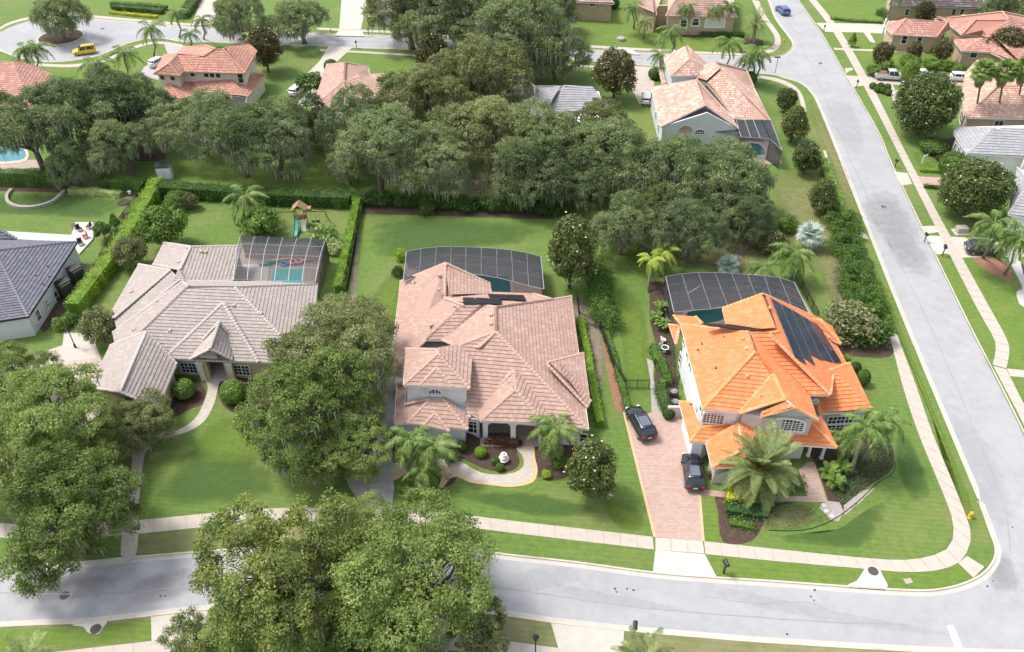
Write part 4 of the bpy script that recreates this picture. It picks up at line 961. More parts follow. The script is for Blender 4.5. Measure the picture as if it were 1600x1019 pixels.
h3.gable('gq', 'gp2', 'ge', .45, mat='stucco_g', low=2.5)
h3.walls('y0 y1 y2 y4', .5, 0, name='wing_wall', mat='stucco_g') if False else None
h3.walls([f['y0'], f['y1'], f['y2'], G(1262, 590, 3.1)], .5, 0, name='wing_wall', mat='stucco_g')
h3.walls([f['z0'], f['z3'], f['z2'] ], .3, 0, name='rear_corner_wall', mat='stucco_b')
h3.walls([f['Q0'], f['Q1'], f['Q4'], f['Q5']], .55, 0, name='garage_wall', mat='stucco_g')
h3.walls([f['S0'], f['S1'], f['S5'], G(1153, 660, 3)], .45, 0, name='lower_wall', mat='stucco_w')
# windows of the orange house
h3.window(1114.5, 654, 1.95, 1.15, 'b c', .42, cols=6, rows=4, arch=.22, trim=.16)
h3.window(1176, 656, .62, .45, 'c2 m0', -.1, cols=2, rows=2, arch=.12, trim=.16, frame='white')
h3.window(1228, 665.5, 3.3, 1.05, 'gq ge', .14, cols=9, rows=4, arch=.42, trim=.22)
h3.window(1273, 627, .5, .34, 'm0 m1', .42, cols=2, rows=2, arch=.1)
h3.window(1320, 655, 3.6, 1.0, 'y2 y1', .5, cols=8, rows=2, trim=.14)
h3.window(1318, 667, 3.6, .8, 'y2 y1', .5, cols=8, rows=2, trim=.14)
for x, y, z in ((1067, 548, 4.6), (1073, 564, 4.6), (1077, 581, 4.6)): h3.window(x, y, .7, 1.2, 'a b', .42, cols=1, rows=2, z=z)
h3.window(1060, 582, .8, 1.5, 'a b', .42, cols=1, rows=2, z=1.6)
h3.window(1095, 646, .7, 1.3, 'a b', .42, cols=1, rows=2, z=4.6)
# porch column and garage return walls
for (x, y) in ((1283, 716), (1262, 712)):
    p = G(x, y); MB().lathe([(.24, 0), (.24, .12), (.17, .16), (.15, 2.6), (.22, 2.66), (.22, 2.82)], tuple(p), 14).build('column', M['white'], h3.root, smooth=True)
# solar panels on right slope : rows in the plane
p0, n = h3.plane('w1 w2 m1b', .17)
def quadgrid(a, b, c, d, nu, nv, gap=.03):
    out = []
    for j in range(nv):
        for i in range(nu):
            def L(u, v): return np.array(a) * (1 - u) * (1 - v) + np.array(b) * u * (1 - v) + np.array(c) * u * v + np.array(d) * (1 - u) * v
            g_ = gap
            out.append([L((i + g_) / nu, (j + g_) / nv), L((i + 1 - g_) / nu, (j + g_) / nv), L((i + 1 - g_) / nu, (j + 1 - g_) / nv), L((i + g_) / nu, (j + 1 - g_) / nv)])
    return out
def panels(corners, nu, nv, p0, n, h):
    A, B, C, D = [on_plane(x, y, p0, n) for x, y in corners]
    for q in quadgrid(A, B, C, D, nu, nv, .012):
        m = 4; fr = MB().add([p for p in q] + [p - n * .05 for p in q], [[0, 1, 2, 3], [7, 6, 5, 4]] + [[k, m + k, m + (k + 1) % m, (k + 1) % m] for k in range(m)])
        o = fr.build('solar_panel', M['solar_f'], h.root); c = np.mean(q, axis=0); q2 = [c + (p - c) * .955 + n * .006 for p in q]
        MB().add(q2, [[0, 1, 2, 3]]).build('cells', M['solar'], o)
# six columns stepping down
cols = [((1204, 465), (1219, 474), (1260, 569), (1242, 558)), ((1219.5, 474), (1236, 483), (1274, 571), (1254.8, 557)), ((1236.5, 483), (1251, 492), (1286, 563), (1266.2, 553)),
        ((1251.5, 492), (1263, 499), (1302, 566), (1285, 561)), ((1263.5, 500), (1280, 508), (1315, 566), (1303, 566))]
for c in cols: panels(c, 1, 9, p0, n, h3)
# dark mat collectors seen edge-on on the rear slope
A_, B_ = h3.v['a'], h3.v['e']
p0b = h3.v['e'] + np.array([0, 0, .1]); nb = np.array([0.03, .35, 1.0]); nb /= np.linalg.norm(nb)
for q in ([(1097, 504.5), (1120, 506), (1123, 510.5), (1108, 509)], [(1121, 506), (1150, 509), (1160, 515), (1124, 511)], [(1150, 509), (1180, 514), (1196, 517.5), (1162, 515.8)]):
    plate(h3, q, p0b, nb, 'solar_mat', 'rubber', .08)
h3.v.update({'n0': G(1052, 502, 3.1), 'n1': G(1084, 503, 3.1), 'n2': G(1095, 512, 3.6), 'n3': G(1058, 512, 3.6), 'n4': G(1045, 507, 3.1), 'n5': G(1056, 538, 3.1), 'n6': G(1062, 510, 4.0)})
h3.v['n3'] = G(1064, 507, 4.6); h3.v['n2'] = G(1098, 506, 4.6); h3.v['n0'] = G(1053, 493, 3.4); h3.v['n1'] = G(1087, 495, 3.4)
h3.roof([('n0 n1 n2 n3', .4)], name='rear_low_roof'); h3.roof([('n4 n5 n6', .5)], name='side_hood_roof')
vents(h3, [(1160, 530), (1166, 545)], 'a b d', 'cap_orange'); vents(h3, [(1167, 588)], 'b c d', 'cap_orange'); vents(h3, [(1200, 500), (1203, 482)], 'w0 w1 w2', 'cap_orange')
for x, y, k in ((1096, 539, 'a b d'), (1090, 549, 'a b d'), (1118, 577, 'a b d'), (1188, 620, 'c2 gp f2'), (1130, 527, 'a b d')):
    pp = on_plane(x, y, *h3.plane(k, 0)); MB().lathe([(.08, -.1), (.06, .3), (.1, .32)], tuple(pp), 8).build('vent_pipe', M['cap_orange'] if x > 1125 else M['dark'], h3.root)
# garden wall beside garage
MB().box(tuple(G(1059, 643, .75)), (2.2, .3, 1.5)).build('garden_wall', M['stucco_g'], h3.root)

# ---- grey taupe roofed house
h1 = House('house', 'cream house with a wide grey taupe tiled roof and gabled entry', 'house', {
    'a': (256, 379, 3), 'b': (378, 384, 3), 'w0': (239, 413, 3), 'r1': (298, 385), 'r2': (281, 421), 'c': (363, 439, 3), 'd': (284, 440)}, tile='t_grey', cap='cap_grey', wall='stucco_c', fascia='stucco_g', prof='flat', tw=.34, th=.42)
v = h1.v
v['r1'] = G(298, 385.5, 4.9); v['r2'] = G(281, 421, 4.9)
h1.roof([('a w0 r2 r1', .4), ('b c d r2 r1', .4)], name='rear_roof')
v.update({'m0': G(217, 413, 3), 'm1': G(172, 491, 3), 'm2': np.array([266, 422, np.nan]), 'm3': np.array([178, 497, np.nan]), 'm4': G(184, 516, 3.0), 'm5': np.array([281, 437, np.nan])})
h1.roof([('m0 m1 m3 m2', .4)], name='left_roof')
v.update({'s0': G(178, 497, 3.1), 's1': G(184, 517, 3.0), 's2': np.array([281, 437, np.nan]), 's3': v['m2'].copy()})
v['s2'] = G(281, 437, v['m2'][2] - .15)
h1.roof([('s0 s1 s2 s3', .4)], name='step_roof')
v.update({'t0': G(175, 543, 3), 't1': G(181, 548, 3.0), 'n0': np.array([294.5, 447, np.nan]), 't2': G(285, 440, 5.6), 'fr': G(485, 566, 3), 'fb': G(496.5, 444.5, 3), 'n1': np.array([366.7, 449, np.nan]), 'fl': G(229, 563, 3), 'fm': G(400, 565, 3)})
v['fl'] = G(184, 555, 3); v['fr'] = G(482, 570, 3)
h1.roof([('fl fr n1 n0', .43), ('fr fb n1', .43)], name='roof')
v['u0'] = G(176, 520, 3); v['u1'] = v['fl'].copy(); v['u2'] = v['n0'].copy(); v['u3'] = G(284, 441, v['n0'][2] - .1)
h1.roof([('u0 u1 u2 u3', .4)], name='left_step_roof')
v.update({'bk0': G(300, 436, 4.0), 'bk1': v['fb'].copy(), 'bk2': v['n1'].copy(), 'bk3': v['n0'].copy(), 'bk4': G(284, 440, 4.9)})
h1.roof([('bk1 bk2 bk3 bk4 bk0', .4)], name='back_roof') if False else None
v['cc'] = G(440, 442, 3); 
h1.roof([('cc bk1 bk2 bk3 bk4', .4)], name='back_roof')
# entry hip
v.update({'e0': G(257, 560, 3.1), 'e1': G(404, 566, 3.1), 'e2': np.array([348.6, 473, np.nan])})
h1.roof([('e0 e1 e2', .47)], name='entry_roof')
tag(None, None) if False else None
cp = MB(); h1.ridge(cp, v['e0'], v['e2'], .2); h1.ridge(cp, v['e1'], v['e2'], .2); tag(cp.build('ridge_tiles', M['cap_grey'], h1.root), kind='stuff')
v.update({'g0': G(297, 561, 3.5), 'g1': G(362, 562, 3.5), 'g2': G(369, 535, 3.5), 'g3': np.array([342, 503, np.nan]), 'g4': np.array([333, 547, np.nan]), 'g5': G(308, 540, 3.5)})
v['g3'] = G(342, 503, 5.9); v['g4'] = G(328, 545, 5.6)
h1.roof([('g1 g2 g3 g4', .55), ('g0 g5 g3 g4', .55)], name='dormer_roof'); 
v.update({'g6': G(312, 556, 4.2), 'g7': G(338.5, 557.5, 4.2), 'g8': G(327, 543, 5.3)})
h1.roof([('g6 g7 g8', .6)], name='gablet')
# garage wing
v.update({'G0': G(276, 569, 3), 'G1': G(247, 637, 3), 'G2': G(205, 585, 5.6), 'G3': G(228, 518, 5.4), 'G4': G(210, 559, 5.4), 'G5': G(195, 535, 3.6), 'G6': G(108, 630, 3)})
v['G2'] = G(187, 612, 5.5); v['G6'] = G(140, 605, 3); v['G7'] = G(172, 540, 3.2)
h1.roof([('G0 G1 G2 G3', .42), ('G7 G6 G2 G3', .42), ('G1 G6 G2', .42)], name='garage_roof')
h1.walls([v['a'], v['b'], v['c'], G(281, 437, 3), v['w0']], .5, name='rear_wall'); en_ = [v['g0'] + [1.2, 0, 0], v['g1'] + [-1.1, 0, 0]]; fy_ = lambda x: v['fl'][1] + (x - v['fl'][0]) / (v['fr'][0] - v['fl'][0]) * (v['fr'][1] - v['fl'][1])
nn_ = [np.array([en_[0][0] , fy_(en_[0][0]), 3]), np.array([en_[0][0], fy_(en_[0][0]) + 3.2, 3]), np.array([en_[1][0], fy_(en_[1][0]) + 3.2, 3]), np.array([en_[1][0], fy_(en_[1][0]), 3])]
h1.walls([v['m0'], v['m1'], v['fl']] + nn_ + [v['fr'], v['fb'], v['cc'], G(281, 437, 3)], .5, name='wall')
v['fill0'] = G(272, 438, 5.2); v['fill1'] = G(290, 440, 5.2); v['fill2'] = G(279, 419, 5.3); h1.roof([('fill0 fill1 fill2', .1)], name='saddle_roof')
h1.walls([v['G0'], v['G1'], v['G6'], v['G7']], .5, name='garage_wall')
h1.window(295.5, 574.5, 1.75, 1.35, 'fl fr', .5, cols=4, rows=3, arch=.2, trim=.14); h1.window(378, 578, 1.7, 1.35, 'fl fr', .5, cols=4, rows=3, trim=.14)
# entry portico
A = G(306, 580, 3) ; 
pA, pB = v['g0'] + np.array([.7, .3, 0]), v['g1'] + np.array([-.6, .3, 0]); pA = np.array([pA[0], pA[1] + .2, 0]); pB = np.array([pB[0], pB[1] + .2, 0])
porch(h1, pA, pB, 3.35, [np.linalg.norm(pB - pA) * .5], 1.9, mat='stucco_c', depth=.6)
for q in (pA, pB): MB().box((q[0], q[1] - .05, 1.3), (.6, .6, 2.6)).build('column', M['stucco_l'], h1.root); MB().box((q[0], q[1] - .05, 2.65), (.75, .75, .15)).build('capital', M['white'], h1.root)
mid_ = (pA + pB) / 2; MB().box((mid_[0], mid_[1] + .05, 3.75), (1.15, .5, .9)).build('portico_block', M['stucco_c'], h1.root)
MB().box((mid_[0], nn_[1][1] + .42, 1.25), (1.9, .1, 2.5)).build('entry_door', M['wood'], h1.root); MB().box((mid_[0], mid_[1] + 1.8, .04), (3.4, 4.2, .06)).build('porch_floor', M['concrete'], h1.root)
vents(h1, [(206, 457)], 'm0 m1 m2', 'cap_terra' if 'cap_terra' in M else 'cap_pink'); vents(h1, [(247, 471), (210, 516)], 'u0 u1 u2', 'cap_pink'); vents(h1, [(315, 394), (321, 395)], 'b c r1', 'cap_pink')
vents(h1, [(266, 517), (328, 508), (366, 478)], 'fl fr n1', 'cap_grey'); vents(h1, [(408, 491)], 'fr fb n1', 'cap_pink'); vents(h1, [(294, 388), (280, 410)], 'a w0 r1', 'cap_grey')

# ---- far left slate roof, white walls
h0 = House('house', 'white walled house with dark slate coloured ribbed roof at the left edge', 'house', {
    'a': (121, 378, 3.1), 'b': (44, 495, 3.1), 'k': (0, 404), 'k2': (-4, 386), 'c': (-60, 560, 3.1)}, tile='t_dark', cap='cap_dark', wall='stucco_b', fascia='black', prof='flat', tw=.4, th=.42)
v = h0.v; v['k'] = G(-8, 392, 5.6); v['k2'] = G(-50, 392, 5.6); v['k3'] = G(-60, 430, 5.6); v['c'] = G(-120, 520, 3.1)
h0.roof([('a b k', .4), ('b c k2 k', .4)], name='roof'); cp = MB(); h0.ridge(cp, v['b'], v['k'], .3); h0.ridge(cp, v['k'], v['a'], .15)
v.update({'d': G(78, 376, 3.1), 'e': G(-60, 374, 3.1), 'f': G(0, 360, 4.4), 'g': G(25, 372, 3.1), 'h': G(-60, 362, 4.4), 'a2': v['a'].copy(), 'k4': v['k'].copy()})
h0.roof([('a2 e k4', .3)], name='rear_roof'); v['g2'] = G(26, 373, 3.2); v['h2'] = G(-80, 373, 3.2); v['f2'] = G(-3, 357, 4.2); v['h3'] = G(-80, 357, 4.2)
h0.roof([('g2 h2 h3 f2', .3)], name='lower_rear_roof')
h0.walls([v['a'], v['b'], v['c'], G(-120, 380, 3.1)], .35, name='wall')
h0.window(59, 493, .8, 1.4, 'a b', .35, cols=2, rows=2); h0.window(72.5, 475, .7, 1.2, 'a b', .35, cols=1, rows=2, glass='alu'); h0.window(88, 464, .8, 1.6, 'a b', .35, cols=1, rows=2, glass='dark')
for x, y in ((57, 432), (75, 418), (68, 445), (77, 434)):
    pp = on_plane(x, y, *h0.plane('a b k', 0)); MB().lathe([(.07, -.1), (.07, .25)], tuple(pp), 8).build('vent_pipe', M['black'], h0.root)

# ---- rear two storey terracotta house
h4 = House('house', 'cream two storey house with terracotta tiled roofs behind the oaks at top left', 'house', {
    'a': (240, 115, 6), 'b': (280.5, 118.5, 6), 'c': (264, 99), 'd': (277, 86), 'e': (286.7, 112, 6), 'f': (383, 114, 6), 'g': (400, 86, 6), 'h': (387, 76, 6), 'r': (319, 88), 's': (337, 76), 't': (348.6, 76)},
    tile='t_terra', cap='cap_red', wall='stucco_l', fascia='stucco_c', tw=.42, th=.5)
v = h4.v; v['c'] = G(264, 99, 7.6); v['d'] = G(277, 86, 7.6); v['n'] = G(258, 86, 6); v['t'] = G(348.6, 76, 8.6); v['s'] = G(337, 76, 8.6); v['r'] = G(319, 88, 7.7); v['dd'] = G(284, 100, 6.9)
h4.roof([('a b c', .4), ('b e d c', .4), ('a n d c', .4)], name='left_roof'); v['e2'] = v['e'].copy(); v['d2'] = v['d'].copy()
h4.roof([('e2 f t s r d2', .4), ('f g h t', .35)], name='roof'); v['h2'] = G(300, 72, 6.3); v['s2'] = v['s'].copy(); v['t2'] = v['t'].copy(); v['r2'] = v['r'].copy(); v['j0'] = G(270, 90, 6.2); v['j1'] = G(287, 74, 6.2); v['j2'] = G(320, 71, 7)
h4.roof([('j1 j2 s2 r2 d2', .4)], name='rear_roof')
h4.walls('a b e f g h h2 n' if False else [v['a'], v['b'], v['e'], v['f'], v['g'], v['h'], G(300, 74, 6), G(258, 90, 6)], .5, name='wall')
v.update({'L0': G(258, 152, 3), 'L1': G(283, 154, 3), 'L2': G(262, 127, 4.3), 'L3': G(288, 134, 3.6), 'L4': G(315, 144, 3), 'L5': G(286, 118, 4.6), 'L6': G(386, 152, 3), 'L7': G(362, 125, 4.4), 'L8': G(415, 116, 3), 'L9': G(396, 114, 4.2), 'La': G(390, 130, 4.2)})
h4.roof([('L0 L1 L2', .4), ('L4 L6 L7 L5', .4), ('L6 L8 L9 L7', .4), ('L1 L4 L5 L2', .2)], name='lower_roof')
h4.walls([v['L0'], v['L1'], v['L4'], v['L6'], v['L8'], G(400, 105, 3), G(270, 110, 3)], .5, name='lower_wall')
for x, y in ((254, 121), (270, 122)): h4.window(x, y, .8, .8, 'a b', .5, cols=1, rows=1)
for x, y in ((301, 116), (322.5, 117), (331.5, 117.3), (341, 117.6)): h4.window(x, y, .8, .8, 'e f', .5, cols=1, rows=1)
h4.window(376, 122, .9, 1.7, 'e f', .5, cols=1, rows=2); h4.window(399, 96, .6, 1.3, 'f g', .5, cols=1, rows=2)

# ---- rear pale pink tile house
h5 = House('house', 'house with pale pink hip roof half hidden by oaks beside a curved driveway', 'house', {
    'a': (489, 168, 3), 'b': (511, 101, 3), 'c': (540, 98, 4.6), 'd': (538, 126, 5.2), 'e': (563, 121, 5.4), 'f': (576, 104, 3), 'g': (578, 117, 3), 'h': (600, 122, 5.3), 'i': (612, 115, 4.4), 'j': (635, 124, 3), 'k': (640, 140, 3), 'l': (650, 175, 3), 'm': (560, 185, 3), 'n': (605, 140, 5.2)},
    tile='t_pink', cap='cap_pink', wall='stucco_c', tw=.42, th=.5)
h5.roof([('a b c d', .3), ('a m d' if False else 'm a d e n', .3), ('m l n', .3)], name='roof'); h5.v.update({'c2': h5.v['c'].copy(), 'd2': h5.v['d'].copy(), 'e2': h5.v['e'].copy(), 'n2': h5.v['n'].copy(), 'l2': h5.v['l'].copy()})
h5.roof([('f g e2 d2 c2', .3), ('g i n2 e2', .3), ('i j n2', .3), ('j l2 n2', .3)], name='rear_roof')
h5.walls([h5.v[k] for k in 'ml'] + [h5.v['j'], h5.v['g'], h5.v['b'], h5.v['a']], .5)

# ---- rear grey shingle house
h6 = House('house', 'house with pale grey shingle roof, mostly hidden behind the oaks at top centre', 'house', {
    'a': (838, 158, 3.2), 'b': (838, 134, 5.6), 'c': (882, 134, 5.6), 'd': (860, 175, 3.2), 'e': (955, 175, 3), 'f': (925, 137, 5), 'g': (800, 180, 3), 'h': (814, 124, 3), 'i': (812, 160, 4.2), 'j': (838, 150, 3)}, tile='t_shingle', cap='cap_grey', wall='stucco_w', prof='flat', tw=.5, th=.5)
h6.roof([('d e f c', .3), ('a d c b', .2)], name='roof'); h6.v['b2'] = G(836, 135, 5.0); h6.v['j2'] = G(836, 162, 3); h6.v['h'] = G(817, 122, 3.4)
h6.roof([('h g j2 b2', .2)], name='garage_roof'); h6.walls([G(822, 190, 3), G(955, 195, 3), G(940, 140, 3), G(830, 135, 3)], .5)

# ---- peach roof house with cage
h7 = House('house', 'pale blue grey stucco house with mottled peach tiled roofs beside the junction', 'house', {
    'a': (1017, 136.5, 4), 'b': (1033, 198, 4), 'c': (1102.6, 164), 'd': (1089, 125), 'e': (1154, 200.5, 4), 'f': (1117, 97), 'g': (1127, 110)}, tile='t_peach', cap='cap_pink', wall='stucco_b', tw=.42, th=.5)
v = h7.v; v['c'] = G(1102.6, 164, 6.6); v['d'] = G(1089, 125, 6.6)
h7.roof([('a b c d', .4), ('e c d' if False else 'e c d dd', .4)] if False else [('a b c d', .4)], name='roof')
v['c2'] = v['c'].copy(); v['d2'] = v['d'].copy(); v['e2'] = G(1146, 187, 4.0)
h7.roof([('e e2 d2 c2', .4)], name='roof')
v.update({'f': G(1117, 97, 7.4), 'g': G(1127, 110, 7.4), 'h': G(1105, 131, 5.8), 'i': G(1150, 186, 3.6), 'j': G(1204, 188, 3.6), 'k': G(1178, 136.5, 3.6), 'l': G(1166, 109, 4.4), 'm': G(1100, 103, 6), 'n': G(1089, 125, 6.4)})
h7.roof([('i j g h', .4), ('j k l f g', .4), ('m n h g f', .3)], name='main_roof')
v.update({'T0': G(1037, 90, 6), 'T1': G(1048, 119, 6), 'T2': G(1098.7, 118, 6), 'T3': G(1078, 91.5, 8), 'T4': G(1071, 73, 8), 'T5': G(1100, 99, 6)})
h7.roof([('T1 T2 T3', .4), ('T0 T1 T3 T4', .4), ('T2 T5 T4 T3', .4)], name='tower_roof')
h7.walls([v['T0'], v['T1'], v['T2'], v['T5']], .4, 0, name='tower_wall'); h7.walls([v['a'], v['b'], v['e'], G(1140, 130, 4)], .35, name='wall'); h7.walls([G(1150, 186, 3.6), v['j'], v['k'], G(1130, 110, 3.6)], .4, name='east_wall')
h7.gable('b', 'c', 'e', .3, low=2); h7.window(1093, 208, 1.5, .3, 'b e', .3, cols=4, rows=1, arch=.5, trim=.12)
ar = MB(); 
h7.window(1071, 205, 2.0, .3, 'b e', .3, cols=1, rows=1, arch=.8, glass='t_peach', frame='stucco_b', name='niche')
for x, y in ((1025, 180), (1029, 200)): h7.window(x, y, .5, 1.2, 'a b', .35, cols=1, rows=1)
v['u0'] = G(1029, 108, 3.2); v['u1'] = G(1035, 132, 3.2); v['u2'] = G(1040, 130, 3.8); v['u3'] = G(1034, 107, 3.8); h7.roof([('u0 u1 u2 u3', .4)], name='garage_skirt')

# ---- top house across the street
h8 = House('house', 'stone faced house with pink tiled roofs and arched windows at the top edge', 'house', {
    'a': (1040, 25, 4), 'b': (1152, 27, 4), 'c': (1130, -6, 7), 'd': (1060, -8, 7), 'e': (995, 9, 4), 'f': (1026, 24, 4), 'g': (1022, -4, 6), 'h': (1002, -6, 6)}, tile='t_pink', cap='cap_pink', wall='stucco_t', fascia='stucco_t', tw=.5, th=.5)
h8.roof([('a b c d', .4)], name='roof'); h8.roof([('e f g h', .4)], name='side_roof'); h8.v['x'] = G(1150, -20, 4); h8.v['y'] = G(1000, -24, 4)
h8.walls([h8.v['a'], h8.v['b'], h8.v['x'], G(1040, -25, 4)], .5, name='wall'); h8.walls([h8.v['e'], h8.v['f'], G(1040, -10, 4), G(1005, -20, 4)], .5, name='side_wall')
h8.window(1068, 37, 1.2, 1.3, 'a b', .5, cols=1, rows=2, arch=.3, trim=.25); h8.window(1086.5, 36.5, 1.3, .8, 'a b', .5, cols=1, rows=1, arch=.6, trim=.25); h8.window(1117, 37, 3.6, 1.2, 'a b', .5, cols=6, rows=3, arch=.8, trim=.3, glass='stucco_l')
MB().box(tuple(G(1034, 24, 2)), (1.9, .6, 4.2)).build('entry_arch', M['stucco_t'], h8.root); MB().box(tuple(G(1034, 27, 1.5)), (1.2, .8, 3)).build('entry_door', M['black'], h8.root)
h8b = House('house', 'tan house wing with white framed window at the top edge beside clipped bushes', 'house', {'a': (880, 2, 4), 'b': (960, 6, 4), 'c': (940, -20, 6), 'd': (900, -20, 6)}, tile='t_pink', cap='cap_pink', wall='stucco_t', tw=.5, th=.5)
h8b.roof([('a b c d', .4)]); h8b.walls([h8b.v['a'], h8b.v['b'], G(955, -30, 4), G(880, -30, 4)], .5); h8b.window(926, 4, .9, 1.6, 'a b', .5, cols=2, rows=2)

# ---- top right salmon roof house
h9 = House('house', 'tan house with salmon tiled roofs and arched windows at top right', 'house', {
    'a': (1382, 40, 3.4), 'b': (1394, 54, 3.4), 'c': (1463.5, 57, 3.4), 'd': (1483, 46, 3.4), 'e': (1416, 29, 5.4), 'f': (1481, 34, 5.4), 'k': (1384, 32, 3.4)}, tile='t_red', cap='cap_red', wall='stucco_t', fascia='stucco_l', tw=.5, th=.5)
v = h9.v
h9.roof([('b c f e', .3), ('a b e', .3), ('c d f', .3)], name='wing_roof')
v.update({'g': G(1483, 38, 4), 'h': G(1502.5, 54, 4), 'i': G(1533, 54.5, 4), 'j': G(1525, 30, 6.4), 'l': G(1566, 18, 7.4), 'm': G(1575.6, 30, 7.4), 'n': G(1546, 58, 4.6), 'o': G(1640, 34, 4), 'p': G(1640, 60, 4), 'q': G(1460, 30, 4), 'r': G(1588, 100, 3)})
h9.roof([('h i j g' if False else 'g h j', .3), ('h i n m j', .2), ('g j m l q', .2), ('p r n m', .2), ('o p m l', .2)], name='roof')
v.update({'s': G(1491, 63, 3.4), 't': G(1503, 80, 3.4), 'u': G(1548, 82, 3.4), 'w': G(1535, 60, 4.6)})
v['n2'] = G(1546, 58, 4.6); v['r2'] = G(1588, 100, 3.2)
h9.roof([('s t w', .3), ('t u w', .3), ('u r2 n2 w', .2)], name='front_roof')
h9.walls([v['a'], v['b'], v['c'], v['d'], G(1480, 30, 3.4), G(1390, 30, 3.4)], .5, name='wing_wall'); h9.walls([v['g'], v['h'], G(1580, 60, 4), v['o'], G(1500, 20, 4)], .5, name='wall'); h9.walls([v['s'], v['t'], v['u'], G(1600, 90, 3.4), G(1600, 60, 3.4)], .5, name='front_wall')
for x, y in ((1413, 62), (1436, 64)): h9.window(x, y, .9, 1.5, 'b c', .5, cols=1, rows=2, arch=.3, trim=.15)
h9.window(1472, 59, 1, 1.2, 'c d', .5, cols=1, rows=1); h9.window(1521, 86, 1.2, 1, 't u', .5, cols=1, rows=1)
for k, (x, y) in enumerate([(1379, 52), (1383, 56), (1388, 58), (1494, 80), (1498, 88), (1503, 93)]): p = G(x, y); MB().box((p[0], p[1], 1.5), (.35, .35, 3)).build('column', M['white'], h9.root)

h10 = House('house', 'brick house with dark brown shingle roof and turquoise trim at the top right edge', 'house', {'a': (1388, 7, 3.4), 'b': (1536, 13, 3.4), 'c': (1505, -14, 6), 'd': (1402, -16, 6), 'e': (1385, 3, 3.4)}, tile='t_brown', cap='cap_pink', wall='stucco_t', fascia='stucco_b', prof='flat', tw=.5, th=.5)
h10.roof([('a b c d', .3)]); h10.walls([h10.v['a'], h10.v['b'], G(1520, -20, 3.4), G(1388, -20, 3.4)], .5)
for x in (1417, 1490, 1503): h10.window(x, 19, .8, 1.2, 'a b', .5, cols=1, rows=2)
vents(h10, [(1425, 4), (1498, 3), (1508, 6)], 'a b c', 'white')

h11 = House('house', 'tan house with mottled peach tiled roof behind tall palms at the right edge', 'house', {
    'a': (1503, 148, 3.6), 'b': (1510, 184, 3.6), 'c': (1700, 187, 3.6), 'd': (1563, 135, 6.6), 'e': (1700, 132, 6.6), 'f': (1509, 120, 3.6), 'g': (1530, 100, 4.4), 'h': (1640, 96, 4.4)}, tile='t_peach', cap='cap_pink', wall='stucco_t', fascia='white', tw=.45, th=.5)
h11.v['d'] = G(1563, 135, 6.2); h11.v['e'] = G(1700, 135, 6.2)
h11.roof([('b c e d', .4), ('b a f g d', .4), ('g h e d', .2)]); h11.walls([h11.v['a'], h11.v['b'], h11.v['c'], G(1700, 110, 3.6), G(1515, 115, 3.6)], .5)
h11.window(1560, 194, 1.4, 1.2, 'b c', .5, cols=2, rows=1); h11.window(1503, 184, 2.4, 1.6, 'a b', .4, cols=3, rows=2)
h12 = House('house', 'white columned house with grey tiled roof behind the large magnolia at the right edge', 'house', {
    'a': (1490, 208, 3.4), 'b': (1512, 240, 3.4), 'c': (1700, 250, 3.4), 'd': (1555, 201, 5.6), 'e': (1700, 203, 5.6), 'f': (1492, 200, 3.4)}, tile='t_shingle', cap='cap_grey', wall='stucco_w', fascia='white', prof='flat', tw=.45, th=.5)
h12.roof([('b c e d', .4), ('b a f d', .4)]); h12.walls([h12.v['a'], h12.v['b'], h12.v['c'], G(1700, 190, 3.4), G(1500, 195, 3.4)], .5)
h12.v.update({'g': G(1575, 335, 3.2), 'h': G(1640, 345, 3.2), 'i': G(1610, 285, 6), 'j': G(1590, 262, 3.2), 'k': G(1650, 285, 6)})
h12.roof([('g h k i', .3), ('g j i', .3)], name='front_roof'); h12.walls([h12.v['g'], h12.v['h'], G(1660, 250, 3.2), h12.v['j']], .6, name='front_wall')
for k, (x, y) in enumerate([(1492, 232), (1497, 238), (1503, 244), (1509, 250)]): h12.window(x, y, .45, 1.6, 'a b', .4, cols=1, rows=1)
for x, y in ((1590, 262), (1597, 240)): p = G(x, y + 16); MB().lathe([(.3, 0), (.26, .2), (.24, 4.6), (.34, 4.8)], tuple(p), 12).build('column', M['white'], h12.root)
h13 = House('house', 'house with salmon tiled roof and swimming pool behind the oaks at the left edge', 'house', {'a': (-60, 165, 3.2), 'b': (50, 172, 3.2), 'c': (20, 98, 6), 'd': (-60, 92, 6), 'e': (82, 118, 3.2), 'f': (40, 100, 5)}, tile='t_red', cap='cap_red', wall='stucco_t', tw=.45, th=.5)
h13.roof([('a b c d', .4), ('b e f c', .4)]); h13.walls([h13.v['a'], h13.v['b'], h13.v['e'], G(40, 95, 3.2), G(-60, 90, 3.2)], .5)
h14 = House('house', 'low building with pale blue grey roof at the top edge beside the driveway', 'house', {'a': (582, 18, 3), 'b': (612, 19, 3), 'c': (606, 2, 4.6), 'd': (588, 2, 4.6)}, tile='t_shingle', cap='cap_grey', wall='stucco_b', prof='flat', tw=.5, th=.5)
h14.roof([('a b c d', .4)]); h14.walls([h14.v['a'], h14.v['b'], G(612, -4, 3), G(584, -4, 3)], .4)
